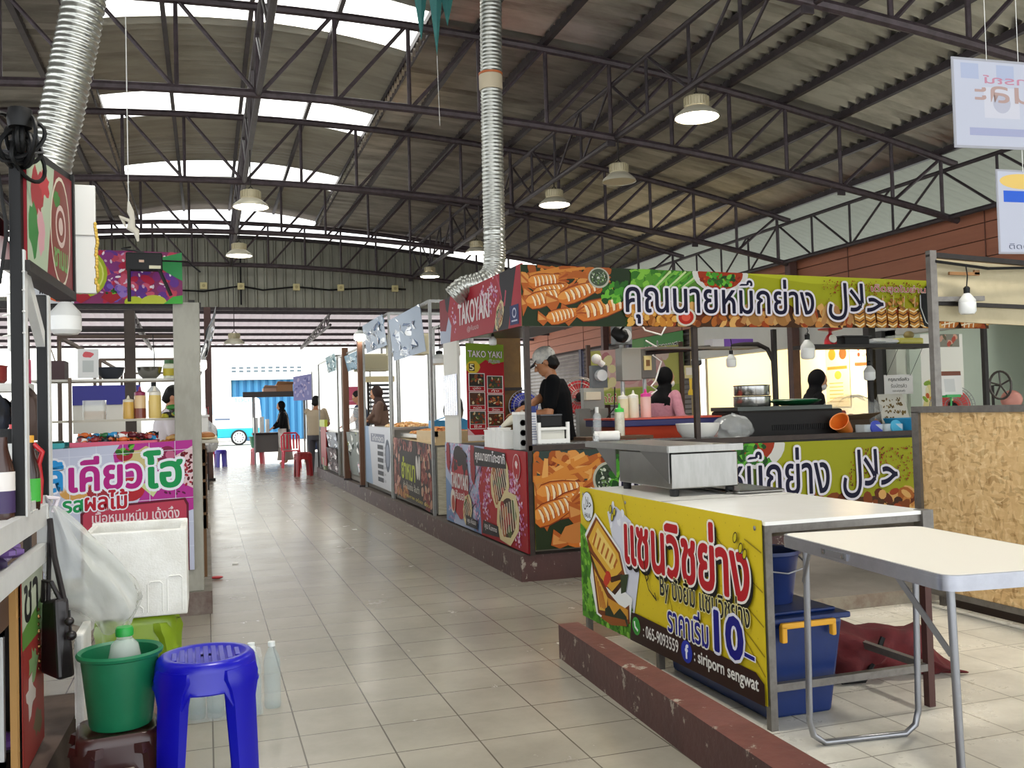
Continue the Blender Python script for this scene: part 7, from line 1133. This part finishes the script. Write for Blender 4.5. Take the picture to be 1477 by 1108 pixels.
t = thing('food_tub', 'clear tub half full of brown sugar on the lower shelf', 'tub', (-.72, 6.92, 1.316)); m = MB(); m.prism(rrect(-.79, -.65, 6.86, 7.0, .02), (0, 0, .13), mat('#dfe2dc', .15, alpha=.45), (0, 0, 1.317)); m.build('tub', t); m = MB(); m.prism(rrect(-.785, -.655, 6.865, 6.995, .02), (0, 0, .055), mat('#b9956a', .7), (0, 0, 1.319)); m.build('sugar', t)
heap('snacks', 'green and yellow snack bags piled on the lower shelf by the grey post', 'snacks', (-.22, 6.95, 1.316), .06, .06, 16, .035, ('#3f9a3c', '#e0d040', '#2a2420', '#c9c040'), .09)
for x0, x1, l, c in ((-.83, -.32, 'pink tray of wrapped sweets on the jelly stall counter', '#c84a6a'), (-1.35, -.88, 'teal tray of small jelly cups on the jelly stall counter', '#2a9aa0')):
    t = thing('tray', l, 'tray', ((x0+x1)/2, 6.75, 1.131)); m = MB(); m.box(x0, x1, 6.63, 6.95, 1.132, 1.145, mat(c, .4)); m.box(x0-.01, x1+.01, 6.62, 6.635, 1.14, 1.17, mat(c, .4)); m.box(x0-.01, x1+.01, 6.945, 6.96, 1.14, 1.17, mat(c, .4)); m.build('tray', t)
random.seed(21); proto = None
cols = ['#5a1f2a', '#1f3a7a', '#2a6a3a', '#8a2a2a', '#e0e0e0', '#2a8ac0', '#1a1a22', '#c9622a']; protos = []
for c in cols:
    t = thing('sweet', 'shiny wrapped sweet in the heap on the pink tray', 'sweet', (-.6, 6.75, 1.18), 'wrapped sweets on the pink tray'); m = MB(); m.ball((-.6, 6.75, 1.18), (.032, .022, .018), mat(c, .2), 10, 7); m.tube([(-.64, 6.75, 1.18), (-.625, 6.75, 1.18), (-.575, 6.75, 1.18), (-.56, 6.75, 1.18)], [.014, .005, .005, .014], mat(c, .2), 8); m.build('wrapper', t, True); protos.append(t)
for i in range(64):
    lx = (random.uniform(-.8, -.35), random.uniform(6.66, 6.92), 1.163+random.uniform(0, .055))
    if i < len(protos): protos[i].location = lx; ORG[protos[i].as_pointer()] = V(lx)
    else: dup(random.choice(protos), lx, random.uniform(0, 6))
cup0 = thing('jelly_cup', 'small foil jelly cup on the teal tray', 'jelly cup', (-1.1, 6.75, 1.146), 'jelly cups on the teal tray'); m = MB(); m.lathe([(.018, 0), (.026, .032), (.028, .034), (0, .036)], (-1.1, 6.75, 1.146), mat('#4a6a5a', .3), 12); m.build('cup_body', cup0, True)
for i in range(21): dup(cup0, (-1.3+.062*(i % 7), 6.68+.09*(i//7), 1.146), .3*i)
heap('fried_snacks', 'golden fried snacks piled on the counter by the grey post', 'food', (-.2, 6.85, 1.13), .1, .14, 60, .025, ('#d8a04a', '#c9823a', '#e0b870', '#a8602a'), .09)
t = thing('food_tray', 'tray with a burger bun reaching into the aisle past the grey post', 'tray', (.06, 7.2, 1.13)); m = MB(); m.box(-.16, .08, 6.95, 7.7, 1.13, 1.15, mat('#b9b4a6', .5)); m.build('tray', t, bev=.004); m = MB(); m.ball((-.0, 7.1, 1.18), (.06, .06, .03), mat('#a86a34', .5)); m.ball((-.0, 7.1, 1.165), (.058, .058, .014), mat('#d8c090', .6)); m.build('bun', t, True); m = MB()
for i in range(12): m.ball((random.uniform(-.12, .05), random.uniform(7.0, 7.6), 1.165), (.03, .025, .016), mat(random.choice(('#e0c48a', '#d8b070', '#efe0c0')), .5), 8, 6)
m.build('fried_bits', t, True)
t = thing('crate', 'wooden crate standing under the burger tray', 'crate', (.04, 7.6, .15)); m = MB()
for i in range(5): m.box(-.15, .0, 7.2, 8.0, .5+i*.12, .6+i*.12, mat('#5d4228', .7, 0, .4, 8, '#3d2a1a'))
m.box(-.14, -.01, 7.22, 7.98, .15, .5, mat('#8a8378', .7)); m.box(-.15, -.01, 7.2, 7.25, .15, 1.13, mat('#6d4f30', .7)); m.box(-.15, -.01, 7.95, 8.0, .15, 1.13, mat('#6d4f30', .7)); m.build('slats', t)
t = thing('side_board', 'tall grey board leaning between the stalls of the left row', 'board', (-.35, 9.0, .15)); m = MB(); m.box(-1.1, -.55, 8.9, 8.94, 1.2, 1.45, mat('#d5d1c6', .6)); m.box(-1.1, -.55, 8.88, 8.9, 1.45, 1.62, mat('#2f2f8a', .5)); m.box(-1.05, -1.0, 8.9, 8.94, .15, 1.2, M_DARK); m.box(-.6, -.55, 8.9, 8.94, .15, 1.2, M_DARK); m.build('board', t); t.name = 'cooler_box'; t['label'] = 'cooler box with a blue lid behind the jelly stall'; t['category'] = 'box'
t = thing('post', 'dark wooden post behind the sauce bottles of the jelly stall', 'post', (-.55, 8.2, .15)); m = MB(); m.box(-.62, -.54, 8.15, 8.23, .15, 2.2, mat('#4a3f38', .7, 0, .4, 6, '#2f2824')); m.build('shaft', t); m = MB(); m.box(-.64, -.52, 8.13, 8.25, .15, .2, M_RUST); m.build('base', t)
for i, (y0, y1, l) in enumerate(((8.9, 11.6, 'open stall of the left row past the jelly stall'), (12.2, 15.2, 'middle stall of the left row along the aisle'), (15.8, 19.2, 'last stall of the left row before the gable wall'))):
    cart(l, y0, y1, -1.2, -.1, 1.05, 2.05, panel='#a39d90', ctop=mat('#8a6a4a', .6), col=mat('#5a4a40', .6, .2))
shiny('tilted white plastic sheet hung along the left row over the aisle', 7.1, 9.4, 1.72, 2.12, '#b9bcc0', x=.02, cols=('#d9dce0', '#8f949a', '#e9ebee'), tilt=-.06)
led_bulb('glowing LED bulb under the tilted white sheet of the left row', (-.05, 7.6, 1.78), .06, .18, 9, wire=.1); led_bulb('glowing LED bulb on the middle stall of the left row', (-.15, 12.6, 1.75), .05, .15, 8, wire=.12); led_bulb('glowing LED bulb behind the plum-capped bottle', (-.42, 8.5, 1.56), .055, .16, 9, wire=.4)
led_bulb('glowing LED bulb beside the pale blue menu banner', (2.25, 14.2, 2.55), .09, .2, 14, wire=.1); led_bulb('big unlit LED bulb between the glossy banner and the takoyaki sign', (2.55, 9.75, 2.02), .075, .22, wire=.3); led_bulb('unlit wide LED bulb under the glossy pale blue banner', (2.6, 10.6, 1.95), .11, .16, wire=.3)
t = thing('box', 'white plastic box on the second stall of the left row', 'box', (-.05, 9.4, 1.05)); m = MB(); m.box(-.14, .02, 9.2, 9.6, 1.052, 1.32, M_WHITE); m.build('casing', t, bev=.01); m = MB(); m.box(-.15, .03, 9.19, 9.61, 1.32, 1.34, M_WHITE); m.build('lid', t)
t = thing('bag', 'white carrier bag hanging at the second stall of the left row', 'bag', (.02, 10.0, .9)); bagmesh((.02, 10.0, 1.1), .09, .12, .17, mat('#d5d6d8', .4), 41).build('bag_film', t, True); m = MB(); m.tube([(.02, 9.93, 1.22), (.0, 10.0, 1.4), (.02, 10.07, 1.22)], .008, mat('#d5d6d8', .4), 6); m.build('handle', t)
t = thing('panel', 'red cloth hanging at the far end of the left row', 'cloth', (.0, 16.4, .9)); m = MB(); m.grid(lambda u, v: V((.02+.015*math.sin(u*12), 16.0+.8*u, .75+.75*v)), 14, 6, mat('#b8242c', .7)); m.build('cloth', t, True, solid=.006); m = MB(); m.bar((.02, 15.95, 1.5), (.02, 16.85, 1.5), .02, .02, M_DARK); m.bar((.02, 15.95, .15), (.02, 15.95, 1.5), .02, .02, M_DARK); m.bar((.02, 16.85, .15), (.02, 16.85, 1.5), .02, .02, M_DARK); m.build('rail', t); t.name = 'hanging_cloth'
person('dark haired person bending behind the grey post of the jelly stall', (-.42, 9.9, .15), 1.5, .1, ((-.1, 9.9, 1.0), (-.1, 9.7, 1.0)), .06, .4, .2, SKIN2, mat('#d8d2d6', .8), mat('#3a3a42', .8), vox=.014)
# far left clutter behind the posts
t = thing('shelf', 'white shelf with pots behind the black posts', 'shelf', (-1.3, 6.5, .15)); m = MB(); m.box(-1.9, -1.03, 6.3, 6.55, 1.5, 1.55, M_WHITE); m.build('board', t)
for x in (-1.88, -1.06): m = MB(); m.box(x-.02, x+.02, 6.4, 6.45, .15, 1.5, M_DARK); m.build('upright', t)
t = thing('pot', 'dark red pot on the white shelf', 'pot', (-1.28, 6.42, 1.551)); m = MB(); m.lathe([(.1, 0), (.12, .02), (.12, .1), (.125, .11), (0, .13)], (-1.28, 6.42, 1.551), mat('#8a3a34', .4), 24); m.build('pot_body', t, True); m = MB(); m.ball((-1.28, 6.42, 1.69), .015, M_BLACK); m.build('lid_knob', t, True)
t = thing('carton', 'bright pink carton on the white shelf beside the post', 'box', (-1.06, 6.42, 1.551)); m = MB(); m.box(-1.09, -1.035, 6.36, 6.48, 1.551, 1.7, mat('#d82a6a', .5)); m.build('carton', t); m = MB(); m.box(-1.085, -1.04, 6.355, 6.36, 1.6, 1.65, mat('#e88aa8', .5)); m.build('label_panel', t)
t = thing('bag', 'big dark bags hanging behind the black posts', 'bag', (-1.3, 5.9, 1.0)); bagmesh((-1.27, 6.0, 1.33), .2, .14, .2, mat('#14161c', .5, 0, .4, 6, '#2a3a5a'), 51).build('bag_body', t, True); m = MB(); m.tube([(-1.3, 6, 1.45), (-1.28, 6.1, 1.6), (-1.22, 6, 1.45)], .01, M_BLACK, 6); m.build('strap', t)
t = thing('bag', 'brown cloth bag hanging between the two black posts', 'bag', (-1.0, 6.1, 1.1)); bagmesh((-1.0, 6.1, 1.33), .1, .1, .16, mat('#4a3a34', .7), 52).build('bag_body', t, True); m = MB(); m.tube([(-1.04, 6.1, 1.42), (-1.0, 6.1, 1.55), (-.96, 6.1, 1.42)], .01, mat('#4a3a34', .7), 6); m.build('strap', t)
t = thing('box', 'dark brown box on the upper shelf end of the jelly stall', 'box', (-.95, 7.0, 1.59)); m = MB(); m.box(-1.03, -.9, 6.9, 7.1, 1.592, 1.72, mat('#3a2226', .6)); m.build('carton', t); m = MB(); m.tube([(-.95, 7.0, 1.72), (-.94, 7, 1.86)], .004, mat('#6a5a44', .7), 5); m.tube([(-.97, 7.0, 1.72), (-1.0, 7, 1.82)], .004, mat('#6a5a44', .7), 5); m.build('sticks', t)
# litter on the floor
for i, (x, y, l) in enumerate(((.2, 8.7, 'scrap of white paper on the aisle tiles'), (1.55, 10.6, 'tiny white scrap on the tiles near the takoyaki kerb'))):
    m = MB(); m.box(x, x+.05, y, y+.07, .001, .006, M_WHITE); o = m.build('paper_scrap', None); tag(o, l, 'litter')
m = MB(); m.ball((.06, 8.0, .012), (.05, .03, .012), mat('#c23a40', .5)); o = tag(m.build('wrapper', None, True), 'red wrapper dropped at the left kerb', 'litter')
